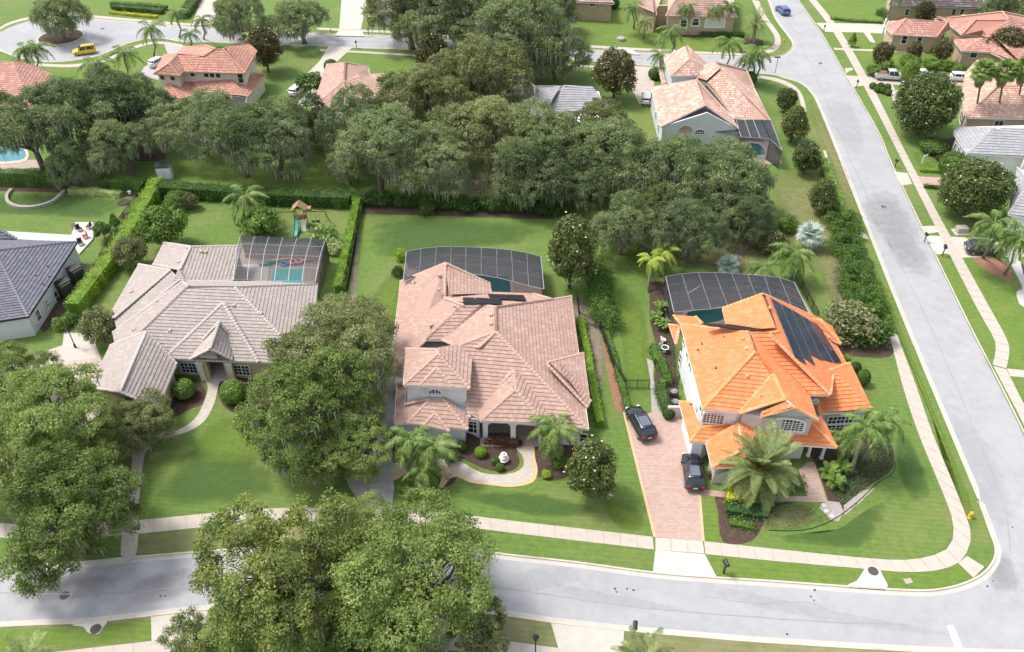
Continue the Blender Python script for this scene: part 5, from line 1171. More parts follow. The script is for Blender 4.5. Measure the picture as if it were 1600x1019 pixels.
# ------------------------------------------------------------------ plants
M['leaf_oak'] = leafmat('live_oak_leaves', (.058, .088, .036), (.165, .225, .09), (.32, .385, .17), .42, .30)
M['leaf_oak2'] = leafmat('olive_oak_leaves', (.07, .09, .03), (.195, .23, .08), (.35, .38, .16), .38, .30)
M['leaf_oakf'] = leafmat('fresh_oak_leaves', (.064, .10, .026), (.185, .26, .062), (.34, .43, .13), .42, .35)
M['leaf_oaky'] = leafmat('yellowing_oak_leaves', (.055, .090, .024), (.155, .215, .055), (.38, .42, .11), .38, .45)
M['leaf_mag'] = leafmat('magnolia_leaves', (.028, .052, .014), (.080, .12, .030), (.165, .20, .05), .12, .9, extra=(.20, .13, .045), rough=.35)
M['leaf_magb'] = leafmat('bronzed_magnolia_leaves', (.028, .035, .012), (.075, .075, .024), (.17, .155, .045), .12, .9, extra=(.25, .13, .05), rough=.35)
M['leaf_hedge'] = leafmat('hedge_leaves', (.025, .060, .012), (.065, .135, .022), (.14, .24, .04), .2, .8)
M['leaf_hedgeb'] = leafmat('bright_hedge_leaves', (.07, .14, .012), (.17, .30, .025), (.32, .46, .05), .25, .9)
M['leaf_shrub'] = leafmat('shrub_leaves', (.04, .09, .015), (.11, .20, .03), (.26, .38, .07), .25, .9)
M['leaf_olive'] = leafmat('olive_shrub_leaves', (.07, .085, .035), (.15, .17, .065), (.27, .29, .12), .25, .7)
M['leaf_lime'] = leafmat('lime_leaves', (.12, .22, .015), (.26, .42, .03), (.50, .62, .07), .3, .9)
M['leaf_var'] = leafmat('variegated_leaves', (.10, .19, .05), (.30, .42, .12), (.66, .70, .34), .25, 1.2)
M['leaf_red'] = leafmat('dark_red_leaves', (.04, .018, .02), (.10, .05, .035), (.20, .10, .06), .15, 1.2)
M['leaf_yellow'] = leafmat('yellow_leaves', (.22, .24, .02), (.50, .50, .03), (.75, .68, .06), .25, 1.2)
M['leaf_cover'] = leafmat('ground_cover_leaves', (.018, .055, .015), (.045, .11, .028), (.10, .19, .045), .2, .8)
M['moss'] = leafmat('spanish_moss_strands', (.16, .175, .13), (.27, .285, .215), (.40, .41, .32), .3, .8)
M['frond'] = leafmat('palm_leaflets', (.045, .095, .020), (.12, .20, .04), (.26, .35, .10), .3, .7)
M['frond_y'] = leafmat('yellow_green_palm_leaflets', (.12, .20, .02), (.28, .40, .04), (.52, .58, .12), .3, .7)
M['frond_d'] = leafmat('date_palm_leaflets', (.05, .09, .025), (.15, .205, .06), (.34, .39, .15), .25, .5)
M['frond_s'] = leafmat('silver_palm_leaves', (.17, .24, .17), (.33, .42, .33), (.52, .60, .52), .2, .7)
M['frond_dead'] = leafmat('dry_palm_leaves', (.14, .09, .05), (.26, .18, .10), (.38, .28, .16), .2, .7)
M['petal'] = pmat('white_petals', (.85, .83, .74), (.80, .78, .68), 3, .6)
M['fruit'] = pmat('orange_fruit_stalks', (.42, .17, .03), (.52, .25, .05), 5, .7, .4, 20)

def quads(C, Nn, L, Wd, rng, jit=.65, along=None):
    n = len(C); Nn = Nn + rng.normal(0, jit, (n, 3)); Nn /= np.linalg.norm(Nn, axis=1)[:, None] + 1e-9
    t = rng.normal(0, 1, (n, 3)) if along is None else along + rng.normal(0, .25, (n, 3)); t -= (t * Nn).sum(1)[:, None] * Nn; t /= np.linalg.norm(t, axis=1)[:, None] + 1e-9
    b = np.cross(Nn, t); s = rng.uniform(.7, 1.3, (n, 1)); l = L * s; w = Wd * s
    V = np.stack([C - t * l, C + b * w - t * l * .1, C + t * l, C - b * w - t * l * .1], 1).reshape(-1, 3)
    return V, np.arange(4 * n).reshape(n, 4)
def leaf_mesh(name, parts, mat):
    """parts: list of (V,F,tv)"""
    Vs, Fs, ts, b = [], [], [], 0
    for V_, F_, t_ in parts: Vs.append(V_); Fs.append(F_ + b); ts.append(t_); b += len(V_)
    return mesh_np(name, np.concatenate(Vs), np.concatenate(Fs), mat, attr=np.concatenate(ts))
def unit(v): return v / (np.linalg.norm(v, axis=-1, keepdims=True) + 1e-9)
def crown_data(rng, shape, R_, Hc, z0, ncl, nlf, leaf, rc=(.11, .17), gaps=0.0, low=-.35, flatc=.7, aspect=.5, lumps=11):
    """clumps of leaves spread through a lumpy shell. R_ radius, Hc vertical half-height, z0 centre height"""
    LD = unit(rng.normal(0, 1, (lumps, 3)) * [1, 1, .7]); LA = rng.uniform(.1, .36, lumps)
    GD = unit(rng.normal(0, 1, (10, 3)))
    D = unit(rng.normal(0, 1, (ncl * 3, 3))); D = D[D[:, 2] > low]
    if gaps: 
        m = (D @ GD.T).max(1); D = D[(m < 1 - gaps * .12) | (rng.random(len(D)) < .15)]
    D = D[:ncl]; d = D @ LD.T
    f = .74 + (LA * np.exp(-(1 - d) / .10)).max(1) - .10 * np.exp(-(1 - (D @ GD.T).max(1)) / .03)
    rad = f * rng.choice([1.0, .82, .55], len(D), p=[.66, .22, .12])
    C = D * rad[:, None] * [R_, R_, Hc]
    if shape == 'cone':
        zz = (C[:, 2] / Hc + 1) / 2; C[:, :2] *= np.clip(1.25 - .95 * zz, .12, 1)[:, None]
    if shape == 'dome': C[:, 2] = np.where(C[:, 2] < 0, C[:, 2] * .55, C[:, 2])
    C[:, 2] += z0; rcl = R_ * rng.uniform(rc[0], rc[1], len(C))
    n = len(C) * nlf; ci = np.repeat(np.arange(len(C)), nlf)
    q = unit(rng.normal(0, 1, (n, 3)) + [0, 0, .35]); rr = rng.uniform(.45, 1.05, (n, 1)) ** .6
    P = C[ci] + q * rr * rcl[ci][:, None] * [1.15, 1.15, flatc]
    out = unit(q + .35 * D[ci] + [0, 0, .25])
    V, F = quads(P, out, leaf, leaf * aspect, rng)
    tv = np.clip(rng.random(len(C))[ci] * .6 + rng.random(n) * .4, 0, 1)
    return V, F, tv, C, rcl, D
def lobe_crown(rng, R_, Hc, z0, nl, lr, ncl, nlf, leaf, rc=(.055, .12), flatc=.55, aspect=.5, low=-.55, fill=1.0):
    """billowing crown: nl rounded boughs spread through a flattened ellipsoid, leaf clumps over each bough"""
    Lc = []
    for k in range(nl * 30):
        d = unit(rng.normal(0, 1, 3) * [1, 1, .8]) * rng.uniform(.25, 1) ** .5 * (1 - lr * .8); p = d * [R_, R_, Hc]
        if p[2] < -Hc * .45: continue
        if all(np.linalg.norm((p - q) / [1, 1, .8]) > R_ * lr * .72 for q, _ in Lc): Lc.append((p, R_ * lr * rng.uniform(.62, 1.35)))
        if len(Lc) >= nl: break
    Lp = np.array([p for p, _ in Lc]); Lr = np.array([r for _, r in Lc]); C, D, LI = [], [], []
    per = Lr ** 2 / (Lr ** 2).sum()
    for j in range(len(Lc)):
        n = int(ncl * per[j] * 1.9) + 4; d = unit(rng.normal(0, 1, (n, 3))); d = d[d[:, 2] > low]; c = Lp[j] + d * Lr[j] * [1, 1, .82] * rng.uniform(.78, 1.08, (len(d), 1))
        dist = np.min(np.where(np.arange(len(Lc))[None] == j, 9, np.linalg.norm((c[:, None] - Lp[None]) / [1, 1, .82], axis=2) / Lr[None]), axis=1)
        m = (dist > .80) & (rng.random(len(d)) < fill); C.append(c[m]); D.append(d[m]); LI.append(np.full(m.sum(), j))
    C = np.concatenate(C); D = np.concatenate(D); LI = np.concatenate(LI); C[:, 2] += z0; Lp = Lp + [0, 0, z0]
    rcl = R_ * rng.uniform(rc[0], rc[1], len(C)); n = len(C) * nlf; ci = np.repeat(np.arange(len(C)), nlf)
    q = unit(rng.normal(0, 1, (n, 3)) + [0, 0, .3]); rr = rng.uniform(.25, 1.15, (n, 1)) ** .6
    P = C[ci] + q * rr * rcl[ci][:, None] * [1.2, 1.2, flatc]
    V, F = quads(P, unit(q + .35 * D[ci] + [0, 0, .25]), leaf, leaf * aspect, rng); lt = rng.random(len(Lc))
    tv = np.clip(lt[LI][ci] * .30 + rng.random(len(C))[ci] * .38 + rng.random(n) * .36, 0, 1)
    return V, F, tv, C, rcl, D, Lp
def limbs(rng, C, trunk_top, r0, n=16, mb=None, tr=None):
    mb = mb or MB(); idx = rng.choice(len(C), min(n, len(C)), replace=False)
    for i in idx:
        c = C[i]; m = trunk_top * .5 + c * .5 + rng.normal(0, .35, 3) + np.array([0, 0, .3])
        q1 = trunk_top * .8 + m * .2
        mb.tube([trunk_top - [0, 0, .3], q1, m, m * .45 + c * .55 + rng.normal(0, .2, 3), c], [r0 * .6, r0 * .5, r0 * .32, r0 * .2, r0 * .06], 5, cap=False)
    return mb
def make_oak(seed, mat, R_=8, Hc=5.4, z0=6.6, ncl=620, nlf=58, leaf=.17, moss=1800, trunk_h=3.0, r0=.5, mossmat='moss', nl=15, lr=.38, **k):
    rng = np.random.default_rng(seed)
    V, F, tv, C, rcl, D, Lp = lobe_crown(rng, R_, Hc, z0, nl, lr, ncl, nlf, leaf, **k)
    cm = leaf_mesh('crown', [(V, F, tv)], M[mat])
    mb = MB(); top = np.array([rng.normal(0, .5), rng.normal(0, .5), trunk_h])
    mb.tube([(0, 0, -.2), (0, 0, .3), tuple(top * .5 + [0, 0, 0]), tuple(top)], [r0 * 1.5, r0 * 1.1, r0 * .9, r0 * .8], 9)
    limbs(rng, Lp, top, r0, 40, mb); limbs(rng, C, top, r0 * .55, 22, mb)
    me = mb; sizes = [len(f) for f in me.f]; tm = mesh_np('trunk', np.array(me.v), [i for f in me.f for i in f], M['bark'], sizes=sizes, smooth=True)
    mm = None
    if moss:
        low = np.where(C[:, 2] < z0 + Hc * .55)[0]; i = rng.choice(low, moss); L_ = rng.uniform(.4, 1.7, moss)
        a = rng.uniform(0, 2 * math.pi, moss); P = C[i] + np.stack([np.cos(a), np.sin(a), -.5 + 0 * a], 1) * (rcl[i] * .8)[:, None]
        w = rng.uniform(.05, .12, moss); d = np.stack([np.cos(a + 1.5), np.sin(a + 1.5), 0 * a], 1) * w[:, None]
        Vm = np.stack([P - d, P + d, P + d * .3 - np.stack([0 * L_, 0 * L_, L_], 1), P - d * .3 - np.stack([0 * L_, 0 * L_, L_ * .9], 1)], 1).reshape(-1, 3)
        mm = mesh_np('spanish_moss', Vm, np.arange(4 * moss).reshape(moss, 4), M[mossmat], attr=rng.random(moss))
    return dict(crown=cm, trunk=tm, moss=mm, R=R_, zc=z0, Hc=Hc)
def depth_of(p): return p[1] * ct + (CAMH - p[2]) * st
def plant(proto, name, cx, cy, rpx, label, cat='tree', group=None, hs=1.0, rz=None, zc=None, lift=0):
    """stand a plant so that its crown centre shows at photo pixel (cx,cy) with radius rpx"""
    R_, z0 = proto['R'], proto['zc']; s = 1.0
    for _ in range(6):
        p = G(cx, cy, z0 * s * hs); s = rpx * depth_of(p) / FOC / R_
    o = empty(name, (p[0], p[1], 0), rz if rz is not None else random.uniform(0, 6.28)); o.scale = (s, s, s * hs)
    tag(o, label=label, cat=cat, group=group)
    for k in ('trunk', 'crown', 'moss', 'flower', 'extra'):
        if proto.get(k) is not None:
            c = link({'moss': 'spanish_moss', 'flower': 'flowers', 'extra': 'leaves'}.get(k, k), proto[k], o)
            if k in ('moss', 'flower'): c['kind'] = 'stuff'
    return o
OAK = [make_oak(11, 'leaf_oak'), make_oak(12, 'leaf_oak', Hc=6.0, nl=17, lr=.35), make_oak(13, 'leaf_oak2', Hc=6.2, moss=900, nl=18, lr=.34), make_oak(14, 'leaf_oak', Hc=5.6, moss=2100, nl=13)]
OAKF = [make_oak(21, 'leaf_oakf', R_=9, Hc=5.0, z0=7.5, ncl=520, nlf=95, leaf=.155, moss=300, nl=24, lr=.27, rc=(.06, .105), low=-.5, fill=.8),
        make_oak(22, 'leaf_oaky', R_=9, Hc=5.4, z0=7.5, ncl=520, nlf=90, leaf=.165, moss=250, nl=26, lr=.26, rc=(.06, .10), low=-.5, fill=.8),
        make_oak(23, 'leaf_oakf', R_=8, Hc=6.4, z0=7.2, ncl=520, nlf=90, leaf=.16, moss=1100, nl=22, lr=.30, rc=(.065, .11), low=-.6, fill=.9),
        make_oak(24, 'leaf_oak2', R_=8, Hc=5.6, z0=7.2, ncl=520, nlf=90, leaf=.145, moss=1300, nl=22, lr=.29, rc=(.065, .11), low=-.6, fill=.85)]
OAKT = make_oak(15, 'leaf_oak', R_=8, Hc=4.6, z0=9.2, moss=1300, nl=15, lr=.33, low=-.3, trunk_h=5.2, r0=.55)
OAKS = make_oak(31, 'leaf_oak2', R_=4, Hc=3.0, z0=3.8, ncl=190, nlf=60, leaf=.15, moss=60, trunk_h=2, r0=.22, nl=11, lr=.4)
def make_mag(seed, mat, R_=3.6, Hc=4.4, z0=5.0, ncl=260, nlf=48, leaf=.20, nf=26, shape='oval', low=-.9, rc=(.14, .22)):
    rng = np.random.default_rng(seed)
    V, F, tv, C, rcl, D = crown_data(rng, shape, R_, Hc, z0, ncl, nlf, leaf, rc=rc, low=low, flatc=.9, aspect=.42, lumps=8)
    cm = leaf_mesh('crown', [(V, F, tv)], M[mat]); mb = MB(); mb.tube([(0, 0, -.2), (0, 0, z0)], [.26, .12], 8); limbs(rng, C, np.array([0, 0, z0 * .5]), .2, 12, mb)
    tm = mesh_np('trunk', np.array(mb.v), [i for f in mb.f for i in f], M['bark'], sizes=[len(f) for f in mb.f], smooth=True); fm = None
    if nf:
        fb = MB(); idx = rng.choice(len(C), nf)
        for i in idx:
            p = C[i] + D[i] * rcl[i] * 1.15
            for k in range(6):
                a = k * math.pi / 3 + rng.random(); q = p + np.array([math.cos(a) * .11, math.sin(a) * .11, .05]); w = np.array([-math.sin(a), math.cos(a), 0]) * .06
                fb.add([p, q - w, q + np.array([math.cos(a) * .05, math.sin(a) * .05, .07]), q + w], [[0, 1, 2, 3]])
        fm = mesh_np('flowers', np.array(fb.v), [i for f in fb.f for i in f], M['petal'], sizes=[4] * len(fb.f))
    return dict(crown=cm, trunk=tm, flower=fm, R=R_, zc=z0)
MAG = [make_mag(41, 'leaf_mag', nf=30), make_mag(42, 'leaf_magb'), make_mag(43, 'leaf_mag', R_=5.5, Hc=5, z0=5.4, ncl=420, nlf=60, nf=14, leaf=.22)]
MAGS = [make_mag(45, 'leaf_mag', nf=5), make_mag(46, 'leaf_mag', nf=4, shape='cone', Hc=4.8)]
CON = make_mag(44, 'leaf_mag', R_=2.2, Hc=2.6, z0=2.8, ncl=120, nlf=40, leaf=.18, nf=8, shape='cone')
def make_bush(seed, mat, R_=1.2, Hc=.95, z0=.8, ncl=60, nlf=34, leaf=.10, rc=(.22, .34), shape='oval', ball=False, stem=False, aspect=.5):
    rng = np.random.default_rng(seed)
    if ball:
        n = ncl * nlf; D = unit(rng.normal(0, 1, (n, 3))); P = D * [R_, R_, Hc] * rng.uniform(.92, 1.04, (n, 1)) + [0, 0, z0]; V, F = quads(P, D, leaf, leaf * aspect, rng, .5); tv = rng.random(n)
        core = MB().lathe([(R_ * .05, -Hc * .9), (R_ * .7, -Hc * .6), (R_ * .9, 0), (R_ * .7, Hc * .62), (R_ * .05, Hc * .9)], (0, 0, z0), 14)
        b = len(V); Fq = [f for f in core.f if len(f) == 4]; V = np.concatenate([V, np.array(core.v)]); F = np.concatenate([F, np.array(Fq) + b]); tv = np.concatenate([tv, np.full(len(Fq), .3)])
        C = None
    else:
        V, F, tv, C, rcl, D = crown_data(rng, shape, R_, Hc, z0, ncl, nlf, leaf, rc=rc, low=-.8, flatc=.9, aspect=aspect, lumps=7)
    cm = leaf_mesh('crown', [(V, F, tv)], M[mat]); tm = None
    mb = MB()
    if stem: 
        mb.tube([(0, 0, -.1), (0, 0, z0)], [.1, .05], 6)
        if C is not None: limbs(rng, C, np.array([0, 0, z0 * .4]), .08, 8, mb)
    else: mb.tube([(0, 0, -.1), (0, 0, z0 * .6)], [.06, .04], 5)
    tm = mesh_np('stem', np.array(mb.v), [i for f in mb.f for i in f], M['bark'], sizes=[len(f) for f in mb.f], smooth=True)
    return dict(crown=cm, trunk=tm, R=R_, zc=z0)
SH = {k: make_bush(50 + i, m) for i, (k, m) in enumerate([('green', 'leaf_shrub'), ('olive', 'leaf_olive'), ('dark', 'leaf_hedge'), ('lime', 'leaf_lime'), ('var', 'leaf_var'), ('red', 'leaf_red'), ('yellow', 'leaf_yellow')])}
BALL = make_bush(61, 'leaf_hedge', R_=1, Hc=.9, z0=.85, ncl=50, nlf=50, leaf=.08, ball=True)
BALLG = make_bush(62, 'leaf_shrub', R_=1, Hc=.95, z0=.9, ncl=50, nlf=50, leaf=.08, ball=True)
BALLL = make_bush(63, 'leaf_lime', R_=1, Hc=.9, z0=.85, ncl=50, nlf=50, leaf=.08, ball=True)
TREE_G = make_bush(64, 'leaf_shrub', R_=3, Hc=2.3, z0=3.2, ncl=120, nlf=60, leaf=.17, rc=(.16, .25), stem=True)
TREE_O = make_bush(65, 'leaf_olive', R_=2.6, Hc=2.2, z0=2.9, ncl=120, nlf=60, leaf=.13, rc=(.16, .25), stem=True)
TREE_D = make_bush(66, 'leaf_hedge', R_=2.2, Hc=1.6, z0=2.8, ncl=90, nlf=50, leaf=.15, rc=(.16, .25), stem=True)
CONE = make_bush(67, 'leaf_shrub', R_=1.0, Hc=1.7, z0=1.8, ncl=70, nlf=40, leaf=.10, rc=(.22, .32), shape='cone', stem=True)
DEAD = make_bush(68, 'moss', R_=2.6, Hc=2.3, z0=3.4, ncl=60, nlf=14, leaf=.12, rc=(.2, .3), stem=True)

# hedges : clipped box of leaves over a path
def hedge(pts, w, h, mat, label, dens=70, leaf=.10, name='hedge', rough=.2, group=None, cat='hedge'):
    P = [np.array(G(*p)[:2]) for p in pts]; rng = np.random.default_rng(len(pts) * 97 + int(pts[0][0])); Vs, Fs, ts, b = [], [], [], 0
    for i in range(len(P) - 1):
        a, c = P[i], P[i + 1]; L_ = np.linalg.norm(c - a); d = (c - a) / (L_ + 1e-9); nrm = np.array([-d[1], d[0]])
        n = int(L_ * (w + 2 * h) * dens); u = rng.uniform(-.15, L_ + .15, n); s = rng.uniform(-(h + w / 2), h + w / 2, n)
        y = np.clip(s, -w / 2, w / 2); z = h - np.clip(np.abs(s) - w / 2, 0, h)
        wob = np.sin(u * 2.1 + i) * rough * .5 + rng.normal(0, rough * .5, n)
        y = y * (1 + wob * .5) + np.sign(s) * (np.abs(s) > w / 2) * wob; z = z + (np.abs(s) <= w / 2) * wob
        Pp = np.stack([a[0] + d[0] * u + nrm[0] * y, a[1] + d[1] * u + nrm[1] * y, z], 1)
        out = np.stack([nrm[0] * np.sign(s) * (np.abs(s) > w / 2), nrm[1] * np.sign(s) * (np.abs(s) > w / 2), 1.0 * (np.abs(s) <= w / 2) + .35], 1)
        V, F = quads(Pp, unit(out), leaf, leaf * .5, rng, .55); Vs.append(V); Fs.append(F + b); ts.append(rng.random(n)); b += len(V)
        core = MB().box((0, 0, 0), (1, 1, 1)); cv = []
        for x in core.v:
            uu = (x[0] + .5) * L_; yy = x[1] * w * .86; zz = (x[2] + .5) * h * .93; cv.append((a[0] + d[0] * uu + nrm[0] * yy, a[1] + d[1] * uu + nrm[1] * yy, zz))
        Vs.append(np.array(cv)); Fs.append(np.array(core.f) + b); ts.append(np.full(6, .25)); b += 8
    me = mesh_np(name, np.concatenate(Vs), np.concatenate(Fs), M[mat], attr=np.concatenate(ts)); o = link(name, me)
    return tag(o, label=label, cat=cat, group=group)
def cover(pts, mat, label, h=.35, dens=60, leaf=.09, name='ground_cover', cat='ground cover', kind='stuff'):
    P = [np.array(G(*p)[:2]) for p in smooth(pts, 3, True)]; A = np.array(P); lo, hi = A.min(0), A.max(0); rng = np.random.default_rng(int(pts[0][0]) + 5)
    n = int((hi - lo).prod() * dens); Q = rng.uniform(lo, hi, (n, 2)); ins = np.zeros(n, bool)
    for i in range(len(A)):
        p1, p2 = A[i], A[(i + 1) % len(A)]; c = ((p1[1] <= Q[:, 1]) != (p2[1] <= Q[:, 1])); x = p1[0] + (Q[:, 1] - p1[1]) / (p2[1] - p1[1] + 1e-12) * (p2[0] - p1[0]); ins ^= c & (Q[:, 0] < x)
    Q = Q[ins]; n = len(Q); z = .05 + h * rng.random(n) * (.5 + .5 * np.sin(Q[:, 0] * 1.7) * np.sin(Q[:, 1] * 1.3))
    V, F = quads(np.column_stack([Q, z]), np.tile([0, 0, 1.0], (n, 1)), leaf, leaf * .5, rng, .5)
    o = link(name, mesh_np(name, V, F, M[mat], attr=rng.random(n))); return tag(o, label=label, kind=kind)

def loose_hedge(pts, w, h, mat, label, n, name='hedge', rr=1.0, seed=1):
    """untrimmed hedge: overlapping leafy mounds of uneven height along a path"""
    P = [np.array(G(*p)[:2]) for p in smooth(pts, 4)]; rng = np.random.default_rng(seed); Vs, Fs, ts, b = [], [], [], 0
    for i in range(n):
        t = (i + rng.uniform(-.4, .4)) / n * (len(P) - 1); k = int(np.clip(t, 0, len(P) - 2)); q = P[k] + (P[k + 1] - P[k]) * (t - k); q = q + rng.uniform(-w / 2, w / 2, 2)
        r = rr * rng.uniform(.7, 1.25); hh = h * rng.uniform(.65, 1.2)
        V, F, tv, *_ = crown_data(rng, 'oval', r, hh / 2, hh / 2, 26, 46, .10, rc=(.26, .40), low=-.7, flatc=.9, lumps=6); V = V + [q[0], q[1], 0]; Vs.append(V); Fs.append(F + b); ts.append(np.clip(tv * .7 + rng.random() * .3, 0, 1)); b += len(V)
    return tag(link(name, mesh_np(name, np.concatenate(Vs), np.concatenate(Fs), M[mat], attr=np.concatenate(ts))), label=label, cat='hedge')
# palms
def frond_mesh(L_, rise, droop, nl, ll, wd, mat, seed, hang=.6, name='frond'):
    rng = np.random.default_rng(seed); Vs, Fs, ts, b = [], [], [], 0
    def C(s): return np.array([L_ * (s - .12 * s * s), 0, L_ * (rise * s - droop * s * s)])
    for i in range(nl):
        s = .12 + .88 * i / nl; p = C(s); l = ll * (math.sin(math.pi * min(1, s * .85 + .12)) ** .6)
        for sd in (-1, 1):
            d = np.array([.45, sd * 1.0, .35 - hang * rng.uniform(.5, 1.5)]); d /= np.linalg.norm(d); q = p + d * l * .55; e = q + (d + np.array([0, 0, -hang])) / np.linalg.norm(d + np.array([0, 0, -hang])) * l * .5
            w = np.array([wd, 0, 0]); Vs += [p - w * .5, p + w * .5, q + w, q - w * .6, e, e + w * .2]
            Fs += [[b, b + 1, b + 2, b + 3], [b + 3, b + 2, b + 5, b + 4]]; t = rng.random(); ts += [t, t]; b += 6
    n = 8
    for i in range(n):
        a, c = C(i / n), C((i + 1) / n); w = .05 * (1 - i / n) + .015
        Vs += [a - [0, w, 0], a + [0, w, 0], c + [0, w, 0], c - [0, w, 0]]; Fs.append([b, b + 1, b + 2, b + 3]); ts.append(.8); b += 4
    return mesh_np(name, np.array(Vs), np.array(Fs), M[mat], attr=ts)
FR = {'queen': [frond_mesh(3.1, r, d, 34, .78, .055, 'frond', 70 + k, .8) for k, (r, d) in enumerate([(.75, 1.0), (.45, 1.0), (.25, .85)])],
      'areca': [frond_mesh(2.0, r, d, 24, .55, .05, 'leaf_shrub', 80 + k, .3) for k, (r, d) in enumerate([(1.1, .8), (.8, .9)])],
      'yellow': [frond_mesh(2.6, r, d, 30, .75, .055, 'frond_y', 90 + k, .7) for k, (r, d) in enumerate([(.8, 1.0), (.45, 1.0)])],
      'date': [frond_mesh(3.9, r, d, 60, .60, .026, 'frond_d', 100 + k, .05) for k, (r, d) in enumerate([(1.0, .45), (.6, .55), (.3, .6), (.1, .65)])]}
def fan_mesh(mat, seed, Rr=.9, pet=1.0):
    rng = np.random.default_rng(seed); Vs, Fs, ts, b = [], [], [], 0; c = np.array([pet, 0, .25 * pet])
    Vs += [(0, -.03, 0), (0, .03, 0), c + [0, .02, 0], c - [0, .02, 0]]; Fs.append([0, 1, 2, 3]); ts.append(.6); b = 4
    for k in range(19):
        a = -2.3 + 4.6 * k / 18; r = Rr * rng.uniform(.85, 1.1); d = np.array([math.cos(a), math.sin(a), -.1]); p = np.array([-math.sin(a), math.cos(a), 0])
        m = c + d * r * .6; e = c + d * r + np.array([0, 0, -.22 * r])
        Vs += [c, m - p * .075, e, m + p * .075]; Fs.append([b, b + 1, b + 2, b + 3]); ts.append(rng.random()); b += 4
    return mesh_np('fan_leaf', np.array(Vs), np.array(Fs), M[mat], attr=ts)
FAN = {'green': fan_mesh('frond', 1), 'silver': fan_mesh('frond_s', 2, 1.0, .8), 'dead': fan_mesh('frond_dead', 3, .7, .5)}
def palm(kind, base, top, label, n=15, fs=1.0, h=None, lean=None, group=None, tr=.15, name='palm_tree', dead=0, mat='palmbark'):
    """base and crown photo pixels; h height of crown"""
    b = G(*base); h = h or 5.0; t = G(top[0], top[1], h) if top is not None else b + np.array([.2, .1, h])
    rng = random.Random(int(base[0] * 7 + base[1])); o = empty(name, (b[0], b[1], 0)); tag(o, label=label, cat='palm', group=group)
    off = t - np.array([b[0], b[1], 0]); off[2] = h
    mb = MB(); mb.tube([(0, 0, -.1), tuple(off * .35 + np.array([-.08 * off[1], .05 * off[0], 0])), tuple(off * .7), tuple(off)], [tr * 1.35, tr, tr * .92, tr * .8], 9)
    mb.build('trunk', M[mat], o, smooth=True)
    if kind in ('queen', 'yellow'): MB().tube([tuple(off - [0, 0, .1]), tuple(off + [0, 0, .55])], [tr * .85, tr * .35], 8).build('crown_shaft', M['leaf_shrub'], o, smooth=True)
    for i in range(n):
        a = i * 2.39996 + rng.uniform(-.2, .2); u = i / max(1, n - 1)
        if kind in ('fan', 'silver'):
            c = link('fan_leaf', FAN['green' if kind == 'fan' else 'silver'], o, tuple(off)); c.rotation_euler = (rng.uniform(-.3, .3), .75 - 1.75 * (1 - u) ** .8 if True else 0, a)
            c.rotation_euler = Matrix.Rotation(a, 3, 'Z').to_euler() if False else (0, 0, a)
            c.rotation_euler = (Matrix.Rotation(a, 3, 'Z') @ Matrix.Rotation(-1.2 + 2.0 * u, 3, 'Y')).to_euler(); c.scale = (fs,) * 3
        else:
            fr = FR[kind]; k = min(len(fr) - 1, int(u * len(fr))); c = link('frond', fr[k], o, tuple(off + np.array([0, 0, .3 if kind != 'date' else 0])))
            tilt = {'queen': -.25 + .75 * u, 'yellow': -.25 + .6 * u, 'areca': -.5 + .6 * u, 'date': -.55 + 1.15 * u}[kind] + rng.uniform(-.12, .12)
            c.rotation_euler = (Matrix.Rotation(a, 3, 'Z') @ Matrix.Rotation(tilt, 3, 'Y')).to_euler(); q = fs * rng.uniform(.85, 1.1); c.scale = (q, q, q)
    for i in range(dead):
        a = i * 2.39996; c = link('dead_leaf', FAN['dead'], o, tuple(off - np.array([0, 0, .2 + 1.4 * i / dead]))); c.rotation_euler = (Matrix.Rotation(a, 3, 'Z') @ Matrix.Rotation(1.25, 3, 'Y')).to_euler(); c.scale = (fs,) * 3
    return o
# ------------------------------------------------------------------ planting plan
# foreground oaks
plant(OAKF[0], 'oak_tree', 60, 660, 122, 'large bright green live oak at the left edge beside the tan driveway', rz=.4)
plant(OAKF[2], 'oak_tree', 95, 800, 118, 'bright green live oak overhanging the bottom left street', rz=2.0)
plant(OAKF[3], 'oak_tree', 212, 652, 62, 'grey green oak with its crown against the garage roof of the grey roofed house', rz=1.2, hs=.9)
plant(OAKF[0], 'oak_tree', 20, 590, 70, 'green oak in front of the slate roofed house at the left edge', rz=3.3)
plant(OAKF[3], 'oak_tree', 520, 535, 112, 'olive grey live oak between the grey and the pink roofed houses', rz=.8, hs=.95)
plant(OAKF[2], 'oak_tree', 485, 640, 112, 'bright green mossy live oak in front of the grey and pink roofed houses', rz=4.1)
plant(OAKF[2], 'oak_tree', 540, 700, 72, 'lower green oak beside the grey paved driveway of the pink roofed house', rz=1.1, hs=.9)
plant(OAKF[0], 'oak_tree', 640, 895, 152, 'spreading live oak over the bottom street with its limbs showing', rz=5.2)
plant(OAKF[1], 'oak_tree', 445, 900, 150, 'yellow tinged live oak over the bottom street, left of the spreading oak', rz=.3)
plant(OAKF[1], 'oak_tree', 335, 1000, 80, 'yellow green oak at the bottom edge beside the concrete apron', rz=2.3, hs=.8)
plant(OAKF[0], 'oak_tree', 590, 1020, 110, 'green oak cut by the bottom edge in the middle of the photo', rz=1.3, hs=.8)
plant(OAKF[2], 'oak_tree', 150, 715, 66, 'green oak over the walk of the grey roofed house, right of the edge oaks', rz=5.0, hs=.9)
plant(OAKF[2], 'oak_tree', 25, 735, 75, 'green oak at the left edge between the two large bright ones', rz=.9, hs=.9)
plant(OAKF[0], 'oak_tree', 565, 835, 82, 'bright green crown reaching over the pavement behind the spreading oak', rz=3.9)
plant(OAKF[3], 'oak_tree', 530, 900, 85, 'darker crown between the two spreading oaks over the bottom street', rz=2.2)
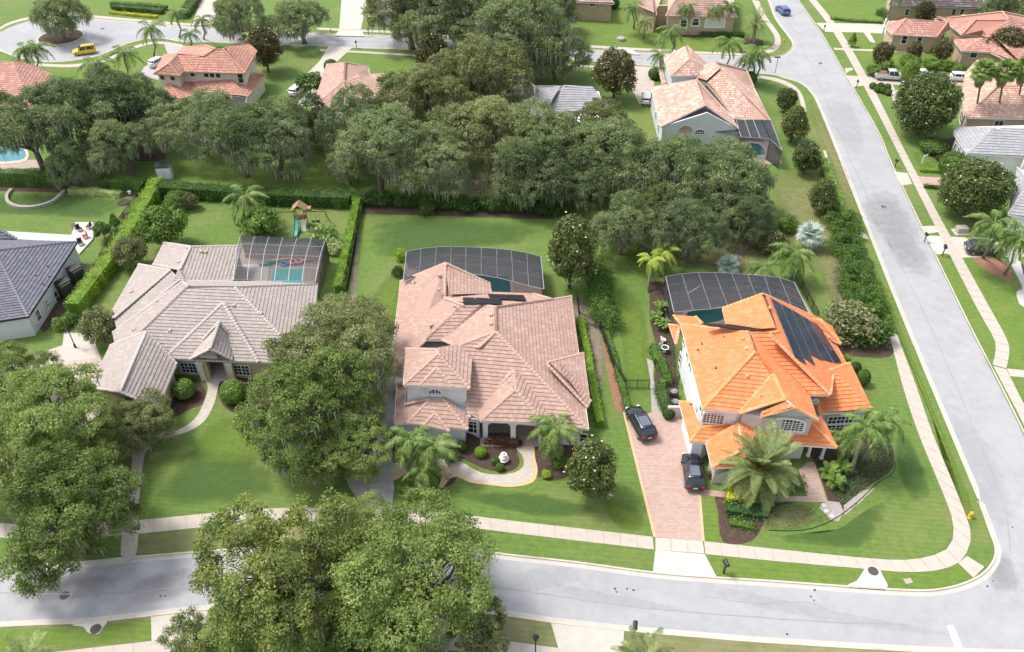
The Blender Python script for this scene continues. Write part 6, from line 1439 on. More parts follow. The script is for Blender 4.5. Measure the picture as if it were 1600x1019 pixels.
plant(OAKF[2], 'oak_tree', 400, 985, 85, 'green oak at the bottom edge under the yellow tinged oak', rz=3.2, hs=.8)
plant(OAKS, 'oak_tree', 745, 985, 58, 'small dark oak on the verge of the bottom street', hs=1.0)
# back row oaks (left to right)
B = [(42, 195, 66, 9, 'oak over the pool at the left edge, with two pale trunks'), (150, 170, 72, 1, 'oak behind the low yellow hedge at upper left'), (192, 228, 50, 0, 'low oak with bare grey limbs near the grey shed'),
     (212, 175, 56, 1, 'oak touching the terracotta roofed house'), (308, 198, 58, 3, 'mossy oak right of the grey shed'), (368, 200, 56, 9, 'oak behind the feathery palm of the rear garden'), (425, 220, 62, 3, 'drooping mossy oak left of the climbing frame'),
     (470, 190, 48, 1, 'oak in front of the pale pink roofed house'), (552, 200, 58, 0, 'oak covering the lower edge of the pale pink roof'), (588, 222, 62, 9, 'mossy oak with a long bare trunk above the back lawn'),
     (668, 255, 60, 3, 'drooping grey green oak hanging over the back lawn'), (670, 170, 66, 2, 'olive oak left of the tall yellow green oak'), (735, 125, 74, 2, 'tall yellow green oak at upper centre'),
     (775, 215, 70, 2, 'yellow green oak behind the basketball hoop'), (850, 226, 62, 0, 'oak in front of the grey shingle roof'), (925, 212, 56, 2, 'round oak right of the grey shingle roof'),
     (950, 235, 68, 0, 'oak behind the small oak of the side garden'), (830, 270, 56, 1, 'lower oak behind the centre back hedge'), (1052, 262, 64, 0, 'big oak in front of the peach roofed house'), (1135, 285, 66, 0, 'dark oak beside the pool cage of the peach roofed house'),
     (972, 352, 52, 1, 'small grey green oak right of the bronzed magnolia'), (1082, 362, 56, 0, 'round grey green oak behind the young yellow palms'), (1168, 335, 50, 1, 'dark oak at the edge of the dry grass'), (1022, 318, 34, 2, 'olive crown between the two smaller oaks of the side garden'),
     (915, 275, 50, 1, 'dark oak above the gap in the centre back hedge'), (545, 260, 34, 3, 'thin oak above the corner of the bright clipped hedge'), (112, 250, 40, 1, 'low oak behind the left back hedge')]
for i, (x, y, r, v_, lb) in enumerate(B): plant(OAKT if v_ == 9 else OAK[v_], 'oak_tree', x, y, r * (1.15 if r > 55 else 1.08), lb, hs=[1.08, 1.0, 1.16][i % 3])
# upper street oaks
U = [(88, 22, 42, 0, 'round oak on the mulched island of the turning circle'), (470, 30, 45, 0, 'oak beside the driveway at the top edge'), (375, 22, 44, 0, 'oak at the top edge right of the straight clipped hedges'),
     (640, 20, 62, 2, 'oak over the upper street, leftmost of the big upper group'), (720, 15, 78, 0, 'big oak at the top centre over the upper street'), (810, 45, 78, 0, 'dark spreading oak over the upper street at top centre'),
     (868, 82, 48, 1, 'dark oak in front of the bronzed magnolia on the upper street'), (755, 72, 52, 1, 'oak on the verge of the upper street at top centre'), (855, 10, 45, 1, 'oak at the top edge left of the bright front lawn'), (1575, 15, 35, 1, 'dark green tree at the top right corner')]
for i, (x, y, r, v_, lb) in enumerate(U): plant(OAK[v_], 'oak_tree', x, y, r * 1.12, lb, hs=[1.0, .9, 1.05][i % 3])
plant(DEAD, 'bare_tree', 350, 25, 16, 'bare greyish tree near the upper driveway', hs=1.2)
# magnolias
for p, x, y, r, lb, hs in [(MAG[0], 893, 388, 40, 'bronzed magnolia with white flowers behind the pink roofed house', 1.4), (MAG[0], 924, 730, 41, 'young magnolia with white flowers on the front lawn of the pink roofed house', 1.2),
    (MAG[1], 412, 72, 28, 'brownish magnolia beside the terracotta roofed house', 1.1), (MAG[1], 675, 85, 28, 'dark magnolia on the upper street below the big oaks', 1.2), (MAG[1], 962, 112, 34, 'bronzed magnolia beside the paved driveway of the peach roofed house', 1.0),
    (MAG[2], 1448, 160, 54, 'large dark magnolia beyond the right road below the silver pickup', 1.05), (MAG[2], 1524, 292, 56, 'large dark magnolia hiding the white columned house', .95),
    (MAGS[0], 1229, 154, 17, 'small magnolia beside the corner pavement, farthest of the row along the right road', 1.0), (MAGS[1], 1243, 190, 25, 'conical magnolia beside the pool cage of the peach roofed house', 1.0),
    (MAGS[0], 1261, 245, 24, 'magnolia on the dry verge, third of the row along the right road', .9), (MAGS[1], 1288, 303, 26, 'magnolia at the end of the dense roadside hedge', .95), (MAG[1], 1575, 68, 30, 'dark magnolia in front of the salmon roofed house', .8),
    (MAG[1], 1473, 78, 16, 'thin magnolia beside the entry of the salmon roofed house', 1.0), (MAG[1], 1380, 82, 16, 'thin bare looking magnolia beside the curved garden path', 1.0), (MAG[1], 1430, 78, 12, 'small thin magnolia between the shrubs near the silver pickup', 1.0), (MAG[1], 1446, 18, 16, 'magnolia in front of the brick house at the top edge', 1.0)]:
    plant(p, 'magnolia_tree', x, y, r, lb, hs=hs)
# garden trees
plant(TREE_G, 'garden_tree', 252, 352, 40, 'bright green leafy tree beside the clipped hedge in the rear garden')
plant(TREE_O, 'garden_tree', 203, 392, 28, 'olive green small tree at the top of the long clipped hedge')
plant(TREE_O, 'garden_tree', 155, 508, 32, 'yellow olive tree below the long clipped hedge')
plant(TREE_O, 'garden_tree', 296, 312, 14, 'small olive green ball shaped tree on the rear lawn')
plant(TREE_D, 'garden_tree', 159, 358, 15, 'young dark tree beside the white patio')
plant(CONE, 'garden_tree', 178, 345, 9, 'thin conical young tree by the black fence')
plant(TREE_G, 'garden_tree', 275, 312, 20, 'thin branched yellow green tree beside the rear hedge', hs=.8)
plant(TREE_D, 'garden_tree', 483, 128, 22, 'rounded green tree in the curved driveway of the pale pink roofed house', hs=.8)
plant(SH['green'], 'shrub', 410, 348, 30, 'big leafy shrub between the palm and the pool cage of the grey roofed house', cat='shrub')
plant(SH['dark'], 'shrub', 392, 352, 20, 'dark leafy shrub below the feathery palm', cat='shrub')
plant(SH['var'], 'shrub', 505, 368, 24, 'cream variegated shrub behind the pool cage of the grey roofed house', cat='shrub')
plant(SH['var'], 'shrub', 518, 385, 16, 'smaller variegated shrub at the corner of the pool cage', cat='shrub')
plant(SH['lime'], 'shrub', 626, 398, 11, 'lime green shrub beside the pool cage of the pink roofed house', cat='shrub', hs=1.2)
plant(SH['dark'], 'shrub', 622, 425, 9, 'dark shrub at the rear corner of the pink roofed house', cat='shrub', hs=1.4)
plant(SH['olive'], 'shrub', 1330, 505, 46, 'wide olive shrub beside the right hand pavement', cat='shrub', hs=.8)
plant(SH['dark'], 'shrub', 1365, 520, 30, 'dark shrub at the end of the roadside planting', cat='shrub', hs=.8)
plant(SH['olive'], 'shrub', 1205, 378, 24, 'pale olive shrub in the dry rear garden of the orange roofed house', cat='shrub')
plant(SH['green'], 'shrub', 1230, 350, 18, 'green shrub at the edge of the dry grass', cat='shrub')
plant(BALLG, 'clipped_bush', 287, 608, 17, 'large clipped ball bush beside the entry of the grey roofed house', cat='bush')
plant(BALLG, 'clipped_bush', 364, 612, 20, 'clipped bush right of the entry of the grey roofed house', cat='bush')
plant(BALLL, 'clipped_bush', 751, 706, 9.5, 'lime green ball bush in the brown mulch bed', cat='bush')
plant(BALLG, 'clipped_bush', 774, 720, 7, 'small ball bush left of the white fountain', cat='bush'); plant(BALLG, 'clipped_bush', 781, 730, 7, 'small ball bush in front of the white fountain', cat='bush')
plant(BALL, 'clipped_bush', 722, 697, 7, 'dark upright bush at the white front wall', cat='bush', hs=1.8)
plant(BALL, 'clipped_bush', 1045, 646, 10, 'dark cube like clipped bush at the driveway corner', cat='bush', hs=1.0)
plant(BALL, 'clipped_bush', 1349, 590, 11, 'dark egg shaped bush at the right side of the orange roofed house', cat='bush', hs=1.5); plant(BALL, 'clipped_bush', 1337, 575, 9, 'dark bush behind the egg shaped bush', cat='bush', hs=1.3)
plant(SH['lime'], 'shrub', 1323, 558, 6, 'tiny lime shrub at the rear corner of the solar roof', cat='shrub')
plant(BALL, 'clipped_bush', 1023, 115, 10, 'dark clipped bush beside the garage of the peach roofed house', cat='bush'); plant(BALL, 'clipped_bush', 1172, 122, 11, 'round dark bush at the east side of the peach roofed house', cat='bush')
plant(BALL, 'clipped_bush', 517, 103, 11, 'dark round bush at the corner of the pale pink roof', cat='bush')
plant(BALLG, 'clipped_bush', 1489, 256, 20, 'big round bush left of the dark magnolia at the right', cat='bush'); plant(BALLG, 'clipped_bush', 1423, 112, 13, 'egg shaped bush behind the silver pickup', cat='bush', hs=1.5)
plant(BALL, 'clipped_bush', 1460, 228, 22, 'wide clipped bush below the large magnolia', cat='bush', hs=.5)
for i, (x, y, r, lb) in enumerate([(916, 10, 11, 'dark conical bush left of the window at the top edge'), (942, 10, 10, 'dark conical bush right of the window at the top edge'), (960, 5, 8, 'dark bush at the top edge above the bright lawn'), (935, 21, 6, 'small ball bush below the two conical bushes')]): plant(BALL, 'clipped_bush', x, y, r, lb, cat='bush', hs=1.2)
for i, (x, lb) in enumerate([(1087, 'first'), (1096, 'second'), (1119, 'third'), (1139, 'fourth')]): plant(BALL, 'clipped_bush', x, 45, 4.5, lb + ' small conical bush from the left along the stone faced house', cat='bush', hs=1.6, group='conical bushes along the stone faced house')
plant(CONE, 'shrub', 1333, 61, 7, 'dark conical shrub on the lawn across the right road', cat='shrub')
plant(CONE, 'shrub', 1404, 60, 9, 'light green conical shrub left of the first arched window', cat='shrub'); plant(CONE, 'shrub', 1426, 60, 9, 'light green conical shrub between the two arched windows', cat='shrub')
for i, (x, y, r) in enumerate([(1380, 100, 17), (1365, 108, 13), (1420, 94, 15), (1455, 98, 15), (1485, 103, 14), (1500, 108, 12)]):
    plant(TREE_G if i % 2 else SH['green'], 'shrub', x, y, r, ['leafy shrub by the tail of the silver pickup', 'low dark shrub nearest the far pavement', 'green shrub behind the silver pickup', 'green shrub left of the white car', 'green shrub behind the white car', 'green shrub at the corner of the tan house'][i], cat='shrub', hs=.7)
for _i, (x, y) in enumerate([(1364, 134), (1371, 139), (1380, 141), (1388, 144), (1376, 134), (1387, 136)]): plant(BALL, 'clipped_bush', x, y, 5.5, ['ball bush nearest the pavement in the packed group by the far driveway', 'second ball bush of the packed group by the far driveway, front row', 'middle front ball bush of the packed group by the far driveway', 'ball bush farthest right in the packed group by the far driveway', 'rear left ball bush of the packed group by the far driveway', 'rear right ball bush of the packed group by the far driveway'][_i], cat='bush', group='ball bushes packed beside the far driveway')
plant(SH['red'], 'shrub', 1468, 247, 7, 'red leaved shrub beside the big round bush', cat='shrub')
# shrubs by pool behind hedge
for i, (x, y, r, lb) in enumerate([(785, 320, 12, 'left'), (845, 325, 13, 'right'), (727, 325, 12, 'far left'), (668, 328, 12, 'leftmost')]): plant(SH['dark'], 'shrub', x, y, r, lb + ' leafy shrub in front of the centre back hedge', cat='shrub')
# hedges
hedge([(120, 493), (150, 452), (180, 412), (205, 375), (232, 328), (250, 295)], 1.9, 2.0, 'leaf_hedgeb', 'long bright clipped hedge between the slate and the grey roofed houses')
hedge([(250, 305), (330, 310), (440, 318), (548, 322)], 2.0, 2.0, 'leaf_hedge', 'dark green hedge along the rear of the climbing frame lawn')
hedge([(-40, 285), (60, 288), (110, 288)], 1.6, 2.2, 'leaf_hedge', 'dark hedge at the left edge behind the curved stone edging'); hedge([(160, 290), (228, 298)], 1.6, 1.5, 'leaf_hedge', 'dark hedge stretch between the oaks and the black fence')
hedge([(110, 301), (150, 304), (190, 308)], .9, .8, 'leaf_var', 'low yellow green hedge behind the left rear lawn')
hedge([(530, 460), (540, 415), (550, 370), (560, 322)], 1.0, 1.5, 'leaf_hedgeb', 'bright lime clipped hedge beside the black fence left of the pink roofed house')
loose_hedge([(566, 318), (640, 322), (720, 326), (800, 330), (880, 334)], .8, 2.2, 'leaf_hedge', 'dark loose back hedge behind the centre lawn', 60, rr=1.2, seed=7)
loose_hedge([(930, 425), (936, 450), (942, 480), (945, 512)], 1.2, 2.2, 'leaf_hedge', 'thick dark hedge right of the bronzed magnolia', 34, rr=1.3, seed=6)
hedge([(946, 520), (958, 560), (972, 610), (982, 650)], .6, .7, 'leaf_hedge', 'narrow low hedge along the black fence by the red mulch')
hedge([(906, 505), (918, 560), (926, 610), (934, 655), (938, 668)], .9, 1.0, 'leaf_hedgeb', 'lime low hedge along the right side of the pink roofed house')
loose_hedge([(1308, 345), (1318, 400), (1328, 440), (1345, 480), (1362, 505)], 3.2, 2.4, 'leaf_hedge', 'broad dense hedge beside the right hand road', 60, rr=1.3, seed=3)
loose_hedge([(1336, 375), (1352, 425), (1372, 478), (1386, 520)], .6, 1.0, 'leaf_shrub', 'low loose hedge between the broad hedge and the pavement', 34, rr=.7, seed=4); 
hedge([(1334, 372), (1348, 420), (1368, 475), (1380, 510)], .9, .7, 'leaf_hedge', 'low hedge between the broad hedge and the pavement'); hedge([(1284, 255), (1300, 300), (1318, 345)], 1.4, 1.0, 'leaf_shrub', 'loose hedge between the magnolias and the thin pavement')
hedge([(1022, 545), (1028, 570)], 1.1, .9, 'leaf_hedge', 'short dark hedge left of the white patio furniture'); hedge([(1030, 565), (1040, 590), (1042, 600), (1030, 603)], .9, .8, 'leaf_hedge', 'dark hedge running to the black garden gate'); hedge([(1029, 610), (1036, 632), (1042, 645)], 1.0, 1.0, 'leaf_hedge', 'dark hedge stub beside the air conditioners')
hedge([(1437, 268), (1465, 270), (1483, 273)], .5, .5, 'leaf_hedgeb', 'thin low hedge above the brick coloured path'); hedge([(1443, 293), (1470, 296)], .5, .5, 'leaf_hedge', 'thin low hedge below the brick coloured path')
hedge([(178, 15), (230, 19), (255, 22)], 1.6, 1.0, 'leaf_hedge', 'front straight clipped hedge at the top left'); hedge([(172, 21), (210, 25), (245, 28)], 1.0, .5, 'leaf_yellow', 'yellow flowering border along the straight hedges'); hedge([(175, 10), (230, 13), (262, 16)], 1.2, 1.0, 'leaf_hedge', 'rear straight clipped hedge at the top left')
hedge([(286, 30), (300, 12), (308, 0)], 2.2, 1.3, 'leaf_hedge', 'tall clipped hedge beside the top left driveway'); hedge([(1068, 52), (1100, 54), (1130, 57), (1162, 58)], 1.2, .8, 'leaf_hedge', 'low dark hedge in front of the stone faced house'); hedge([(890, 27), (905, 22), (925, 25), (940, 23), (955, 16)], .6, .4, 'leaf_hedge', 'thin wavy hedge edging the bright lawn at the top')
hedge([(1298, 30), (1330, 34), (1378, 37)], .8, .5, 'leaf_shrub', 'low border planting above the top right driveway'); hedge([(1372, 22), (1386, 27), (1405, 29)], 2.0, 1.2, 'leaf_hedge', 'dark hedge around the brick house at the top right'); hedge([(1395, 76), (1425, 78), (1455, 80)], 1.0, .6, 'leaf_shrub', 'low hedge under the arched windows')
# foundation planting and beds
hedge([(758, 690), (780, 693), (808, 696)], .9, .8, 'leaf_red', 'dark red leaved border in front of the arches', rough=.3); hedge([(1134, 792), (1160, 796), (1190, 800)], 2.2, .7, 'leaf_cover', 'dark low planting under the date palm', rough=.3); hedge([(1135, 778), (1150, 782), (1175, 784)], 1.6, .9, 'leaf_yellow', 'bright yellow croton border under the date palm', rough=.35)
hedge([(1140, 818), (1165, 822), (1178, 826)], .9, .4, 'leaf_shrub', 'low green planting beside the bark bed', rough=.3)
plant(SH['red'], 'shrub', 811, 692, 7, 'dark red shrub at the porch arch', cat='shrub'); plant(SH['red'], 'shrub', 1112, 742, 8, 'dark reddish shrub beside the parked car', cat='shrub', hs=1.2); plant(SH['dark'], 'shrub', 632, 700, 16, 'dark shrub behind the queen palm by the driveway', cat='shrub'); plant(SH['olive'], 'shrub', 706, 712, 13, 'olive shrub beside the pale paver walk', cat='shrub')
plant(SH['yellow'], 'shrub', 1128, 748, 6, 'small yellow shrub beside the date palm', cat='shrub'); plant(SH['lime'], 'shrub', 853, 742, 8, 'lime shrub in the right mulch bed of the pink roofed house', cat='shrub'); plant(SH['dark'], 'shrub', 873, 722, 14, 'dark shrub under the queen palm at the porch', cat='shrub')
plant(SH['green'], 'shrub', 640, 765, 20, 'green shrub under the pair of queen palms', cat='shrub', hs=.7)
plant(SH['yellow'], 'shrub', 1333, 687, 7, 'small yellow plant at the wall of white windows', cat='shrub')
for x, y, r, lb, k in [(113, 500, 13, 'dark green bush below the generators', 'dark'), (95, 505, 14, 'bright bush at the corner of the white wall', 'green'), (160, 480, 0, '', '')][:2]: plant(SH[k], 'shrub', x, y, r, lb, cat='shrub')
cover([(1300, 720), (1340, 705), (1385, 690), (1395, 715), (1388, 735), (1355, 760), (1330, 780), (1312, 788), (1298, 765), (1290, 745)], 'leaf_cover', 'dense dark ground cover between the palms and the curved edging', .5, 90)
cover([(1240, 745), (1255, 742), (1262, 770), (1240, 772), (1225, 768), (1225, 750)], 'leaf_cover', 'dark ground cover between the pink path and the date palm', .4, 90)
cover([(1200, 795), (1265, 792), (1295, 812), (1240, 826), (1195, 827)], 'leaf_olive', 'sparse brown green cover inside the curved edging', .12, 30)
cover([(1320, 800), (1355, 775), (1372, 760), (1345, 785)], 'leaf_olive', 'sparse brown green cover by the gravel', .12, 30)
cover([(0, 270), (100, 275), (100, 285), (0, 284)], 'leaf_cover', 'dark ground cover under the left oaks', .5, 30)
cover([(1060, 600)[:2], (1062, 560), (1048, 500), (1025, 500), (1040, 540), (1045, 590)], 'leaf_cover', 'low plants along the left side of the orange roofed house', .3, 25)
# palms
palm('date', (1190, 775), (1186, 734), 'large date palm with orange fruit stalks in front of the orange roofed house', n=98, h=3.0, tr=.45, fs=1.12, name='date_palm')
dp = bpy.data.objects['date_palm']; mb = MB(); off = np.array(G(1186, 734, 3.0)) - np.array([*dp.location[:2], 0]); rr_ = random.Random(3)
for k in range(70):
    a = rr_.uniform(0, 6.28); r_ = rr_.uniform(.15, .75); e_ = off + np.array([math.cos(a) * r_, math.sin(a) * r_, rr_.uniform(-.1, .55)]); mb.tube([tuple(off), tuple(e_)], [.05, .03], 4); mb.box(tuple(e_), (.14, .14, .2), a)
tag(mb.build('fruit_stalks', M['fruit'], dp), kind='stuff')
palm('queen', (640, 745), (640, 690), 'queen palm by the grey driveway, left one of the front pair', n=16, h=4.2, fs=.95)
palm('queen', (683, 742), (676, 700), 'queen palm beside the pale walk, right one of the front pair', n=18, h=4.0, fs=.95)
palm('queen', (660, 775), (662, 735), 'young queen palm in the small planted oval beside the driveway', n=12, h=2.4, fs=.75)
palm('queen', (868, 720), (866, 672), 'queen palm drooping before the right hand porch arch', n=17, h=4.0, fs=1.0)
palm('queen', (1329, 740), (1352, 670), 'leaning queen palm with a long pale trunk beside the right side windows', n=15, h=6.0, fs=.95, tr=.17)
palm('queen', (1345, 722), (1380, 660), 'queen palm with fronds over the side lawn, right of the leaning one', n=14, h=5.6, fs=.9)
palm('queen', (1318, 715), (1320, 688), 'low palm against the porch corner', n=12, h=2.6, fs=.7)
for x, y, lb in [(1290, 745, 'left'), (1310, 740, 'right'), (1300, 760, 'front')]: palm('areca', (x, y), None, lb + ' bright green clump palm beside the pink path', n=14, h=.25, fs=.62, tr=.06)
palm('yellow', (1014, 457), (1018, 408), 'yellow green palm left of its twin behind the side lawn', n=11, h=3.6, fs=.85); palm('yellow', (1032, 432), (1038, 395), 'yellow green palm behind its twin at the end of the side lawn', n=11, h=3.4, fs=.85)
palm('queen', (1237, 440), (1240, 398), 'green and yellow palm behind the pool cage of the orange roofed house', n=16, h=4.2, fs=1.1); palm('queen', (1225, 440), (1190, 420), 'low palm beside the rear fence of the orange roofed house', n=10, h=2.2, fs=.8)
palm('silver', (1270, 385), (1266, 368), 'silvery fan palm beside the dense roadside hedge', n=26, h=2.0, fs=1.2, tr=.22); palm('silver', (1140, 425), (1138, 416), 'small silvery palm behind the pool cage', n=18, h=.8, fs=1.0)
palm('queen', (380, 345), (383, 310), 'pale feathery palm with a yellow frond near the rear hedge', n=15, h=3.6, fs=1.25, mat='bark')
# background palms
for (b, t, lb, f, h) in [((38, 108), (38, 78), 'queen palm left of the pair before the turning circle', 1.1, 6.5), ((55, 108), (56, 76), 'queen palm right of the pair before the turning circle', 1.1, 6.5), ((240, 88), (235, 45), 'queen palm on the lawn by the turning circle', 1.1, 7.5), ((199, 125), (193, 84), 'queen palm before the grassy verge of the turning circle', 1.1, 6.5),
    ((280, 58), (275, 22), 'yellowish tall palm at the upper left verge', .9, 7.0), ((318, 60), (315, 32), 'palm beside the terracotta roofed house drive', .9, 5.5), ((297, 72), (296, 54), 'small yellow green palm by the upper left verge', .8, 4.0), ((150, 140), (148, 100), 'palm above the oaks at upper left', 1.2, 6.0),
    ((990, 44), (988, 12), 'palm on the bright lawn left of the stone faced house', 1.0, 5.5), ((1005, 60), (1008, 34), 'thin small palm on the bright lawn', .8, 4.0), ((1049, 82), (1048, 50), 'feathery palm behind the peach roof tower', 1.2, 6.5), ((1073, 40), (1072, 13), 'palm before the stone faced house entry', .9, 5.5), ((1115, 50), (1118, 15), 'thin palm before the garage arch', .8, 5.5), ((1139, 40), (1140, 10), 'palm before the right end of the stone faced house', .9, 5.5),
    ((1135, 102), (1140, 68), 'left palm of the three beside the junction', 1.1, 6.5), ((1167, 110), (1172, 92), 'low palm of the three beside the junction', 1.1, 4.5), ((1183, 118), (1185, 82), 'right palm of the three beside the junction', 1.1, 6.5), ((1030, 125), (1032, 88), 'palm fronds left of the peach roof tower', .9, 5.5),
    ((372, 60), (395, 62), 'palm right of the terracotta roof', 1.0, 4.0), ((1536, 403), (1552, 352), 'left palm of the three on the red mulch at the right edge', 1.15, 7.0), ((1560, 405), (1582, 370), 'middle palm of the three on the red mulch at the right edge', 1.1, 6.0), ((1570, 428), (1592, 375), 'right palm of the three on the red mulch at the right edge', 1.15, 7.0), ((1380, 30), (1400, -10), 'thin palm at the top right edge', .9, 7.0)]:
    palm('queen', b, t, lb, n=13, h=h, fs=f)
palm('date', (1178, 70), (1181, 37), 'date palm in its round bed at the junction', n=34, h=4.0, tr=.3, fs=.85, name='date_palm')
palm('date', (45, 1050), (42, 1036), 'yellow green palm at the bottom left corner', n=26, h=2.2, tr=.3, fs=.75, name='date_palm'); palm('date', (1000, 1058), (1003, 1038), 'palm on the verge at the bottom edge', n=26, h=2.2, tr=.25, fs=.85, name='date_palm')
for (b, t, lb) in [((1517, 198), (1537, 112), 'left of the three tall fan palms at the right edge'), ((1551, 200), (1572, 112), 'middle one of the three tall fan palms at the right edge'), ((1579, 190), (1603, 108), 'right one of the three tall fan palms at the right edge')]:
    palm('fan', b, t, lb, n=34, h=10.5, fs=1.25, dead=14, tr=.17, mat='bark', name='fan_palm')
# broad leaved plant beside the cage
def broadleaf(x, y, n, L_, label):
    b = G(x, y); o = empty('broad_leaved_plant', tuple(b)); tag(o, label=label, cat='plant'); rng = random.Random(x)
    Vs, Fs, ts = [], [], []; k = 0
    for s in range(6):
        u0, u1 = s / 6, (s + 1) / 6; w = lambda u: .17 * math.sin(math.pi * min(1, u * .95 + .05)) ** .7
        for sd in (-1, 1): Vs += [(u0 * L_, 0, .9 + L_ * (.9 * u0 - .8 * u0 * u0)), (u1 * L_, 0, .9 + L_ * (.9 * u1 - .8 * u1 * u1)), (u1 * L_, sd * w(u1) * 1.3, .95 + L_ * (.9 * u1 - .8 * u1 * u1)), (u0 * L_, sd * w(u0) * 1.3, .95 + L_ * (.9 * u0 - .8 * u0 * u0))]; Fs.append([k, k + 1, k + 2, k + 3]); ts.append(rng.random()); k += 4
    Vs += [(0, -.03, 0), (0, .03, 0), (0, .03, .92), (0, -.03, .92)]; Fs.append([k, k + 1, k + 2, k + 3]); ts.append(.5)
    me = mesh_np('leaf', np.array(Vs), np.array(Fs), M['leaf_shrub'], attr=ts)
    for i in range(n): c = link('leaf', me, o, (rng.uniform(-.4, .4), rng.uniform(-.4, .4), -.1)); c.rotation_euler = (0, rng.uniform(-.5, .15), i * 2.4); c.scale = (rng.uniform(.7, 1.1),) * 3
broadleaf(1033, 488, 30, 1.3, 'big leaved tropical plant beside the pool cage of the orange roofed house'); broadleaf(1025, 505, 24, 1.2, 'big leaved tropical plant nearest the side lawn'); broadleaf(1036, 515, 20, 1.0, 'smaller big leaved plant at the rear corner of the orange roofed house')
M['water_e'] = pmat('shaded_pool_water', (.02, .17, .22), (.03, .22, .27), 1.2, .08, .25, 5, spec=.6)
# ------------------------------------------------------------------ pool cages and pools
def cage_panel(root, corners, nu, nv, mat='screen', beam=.06, bmat='alu', curve=0.0, pur='bronze'):
    """one face of a screen enclosure: corners in 3D, bars on the grid lines, one screen per cell"""
    A, B, C, D = [np.array(c, float) for c in corners]
    n_ = np.cross(B - A, D - A); n_ /= np.linalg.norm(n_) + 1e-9
    if n_[2] < 0: n_ = -n_
    def L(u, v): return A * (1 - u) * (1 - v) + B * u * (1 - v) + C * u * v + D * (1 - u) * v + n_ * curve * 4 * v * (1 - v)
    for i in range(nu + 1):
        mb = MB(); seg = 4 if curve else 1
        for j in range(nv * seg if curve else 1):
            v0, v1 = (j / (nv * seg), (j + 1) / (nv * seg)) if curve else (0, 1); mb.beam(L(i / nu, v0), L(i / nu, v1), beam, beam)
        mb.build('beam', M[bmat], root)
    for j in range(nv + 1): MB().beam(L(0, j / nv), L(1, j / nv), beam * .6, beam * .6).build('beam', M['alu' if j in (0, nv) and bmat == 'alu' else pur], root)
    for j in range(nv):
        for i in range(nu):
            q = [L(i / nu, j / nv), L((i + 1) / nu, j / nv), L((i + 1) / nu, (j + 1) / nv), L(i / nu, (j + 1) / nv)]; c = np.mean(q, axis=0); q = [c + (p - c) * .985 for p in q]
            MB().add([p + n_ * .004 for p in q] + [p - n_ * .004 for p in q], [[0, 1, 2, 3], [7, 6, 5, 4]]).build('screen_panel', M[mat], root)
def pool(pts, cop, label, mat='water', sm=3):
    o = empty('swimming_pool'); tag(o, label=label, cat='pool')
    sheet('coping', W(smooth(cop, sm, True)), .07, M['coping'], .12, parent=o); sheet('pool_water', W(smooth(pts, sm, True)), .085, M[mat], .02, parent=o)
# grey house cage
poly('pool_deck', [(366, 438), (372, 395), (380, 378), (512, 380), (497, 445)], .03, M['deck'], .08)
poly('pool_deck', [(380, 413), (421, 414), (418, 440), (372, 440)], .05, M['stucco_g'], .04)
pool([(428, 421), (474, 421), (471, 444), (424, 444)], [(424, 419), (478, 419), (475, 447), (419, 447)], 'turquoise pool under the screen cage of the grey roofed house', sm=1)
cg = empty('pool_cage'); tag(cg, label='arched screen pool cage with pale frame behind the grey roofed house', cat='pool cage')
h_ = 3.2
a, b, c, d = G(365, 437, 3.0), G(493, 440, 3.0), G(509, 374, 3.6), G(376, 368, 3.6)
cage_panel(cg, (a, b, c, d), 6, 4, mat='screen_l', curve=.55, pur='alu')
bb, cc_ = np.array([b[0], b[1], 0]), np.array([c[0], c[1], 0]); dd, aa = np.array([d[0], d[1], 0]), np.array([a[0], a[1], 0])
cage_panel(cg, (bb, cc_, c, b), 3, 2, bmat='bronze'); cage_panel(cg, (cc_, dd, d, c), 6, 2)
# pool floats
fl = empty('pool_float', tuple(G(450, 413, .1))); tag(fl, label='rainbow pool float with pink, blue and green arms lying behind the turquoise pool', cat='pool float')
for k, (x, y, m_) in enumerate([(415, 414, 'green_pl'), (423, 410, 'green_pl'), (432, 407, 'orange_pl'), (443, 406, 'orange_pl'), (452, 405, 'orange_pl'), (478, 407, 'orange_pl')]):
    p = G(x, y, .25) - np.array(fl.location); MB().tube([p + [-.8, -.15, 0], p + [0, .1, .05], p + [.8, 0, 0]], [.16, .22, .16], 8).build('float_arm', M[m_], fl, smooth=True)
def torus(R0, r0, n=20, m=8):
    mb = MB(); vs = []; fs = []
    for i in range(n):
        for j in range(m):
            a, b_ = 2 * math.pi * i / n, 2 * math.pi * j / m; vs.append(((R0 + r0 * math.cos(b_)) * math.cos(a), (R0 + r0 * math.cos(b_)) * math.sin(a), r0 * math.sin(b_)))
            fs.append([i * m + j, ((i + 1) % n) * m + j, ((i + 1) % n) * m + (j + 1) % m, i * m + (j + 1) % m])
    return mb.add(vs, fs)
for x, y, m_, lb in [(444, 412, 'blue_pl', 'blue swim ring behind the turquoise pool'), (458, 409, 'pink_pl', 'left pink swim ring behind the pool'), (468, 408, 'pink_pl', 'right pink swim ring behind the pool')]:
    o = torus(.45, .17).build('swim_ring', M[m_], None, smooth=True, loc=tuple(G(x, y, .24))); tag(o, label=lb, cat='swim ring')
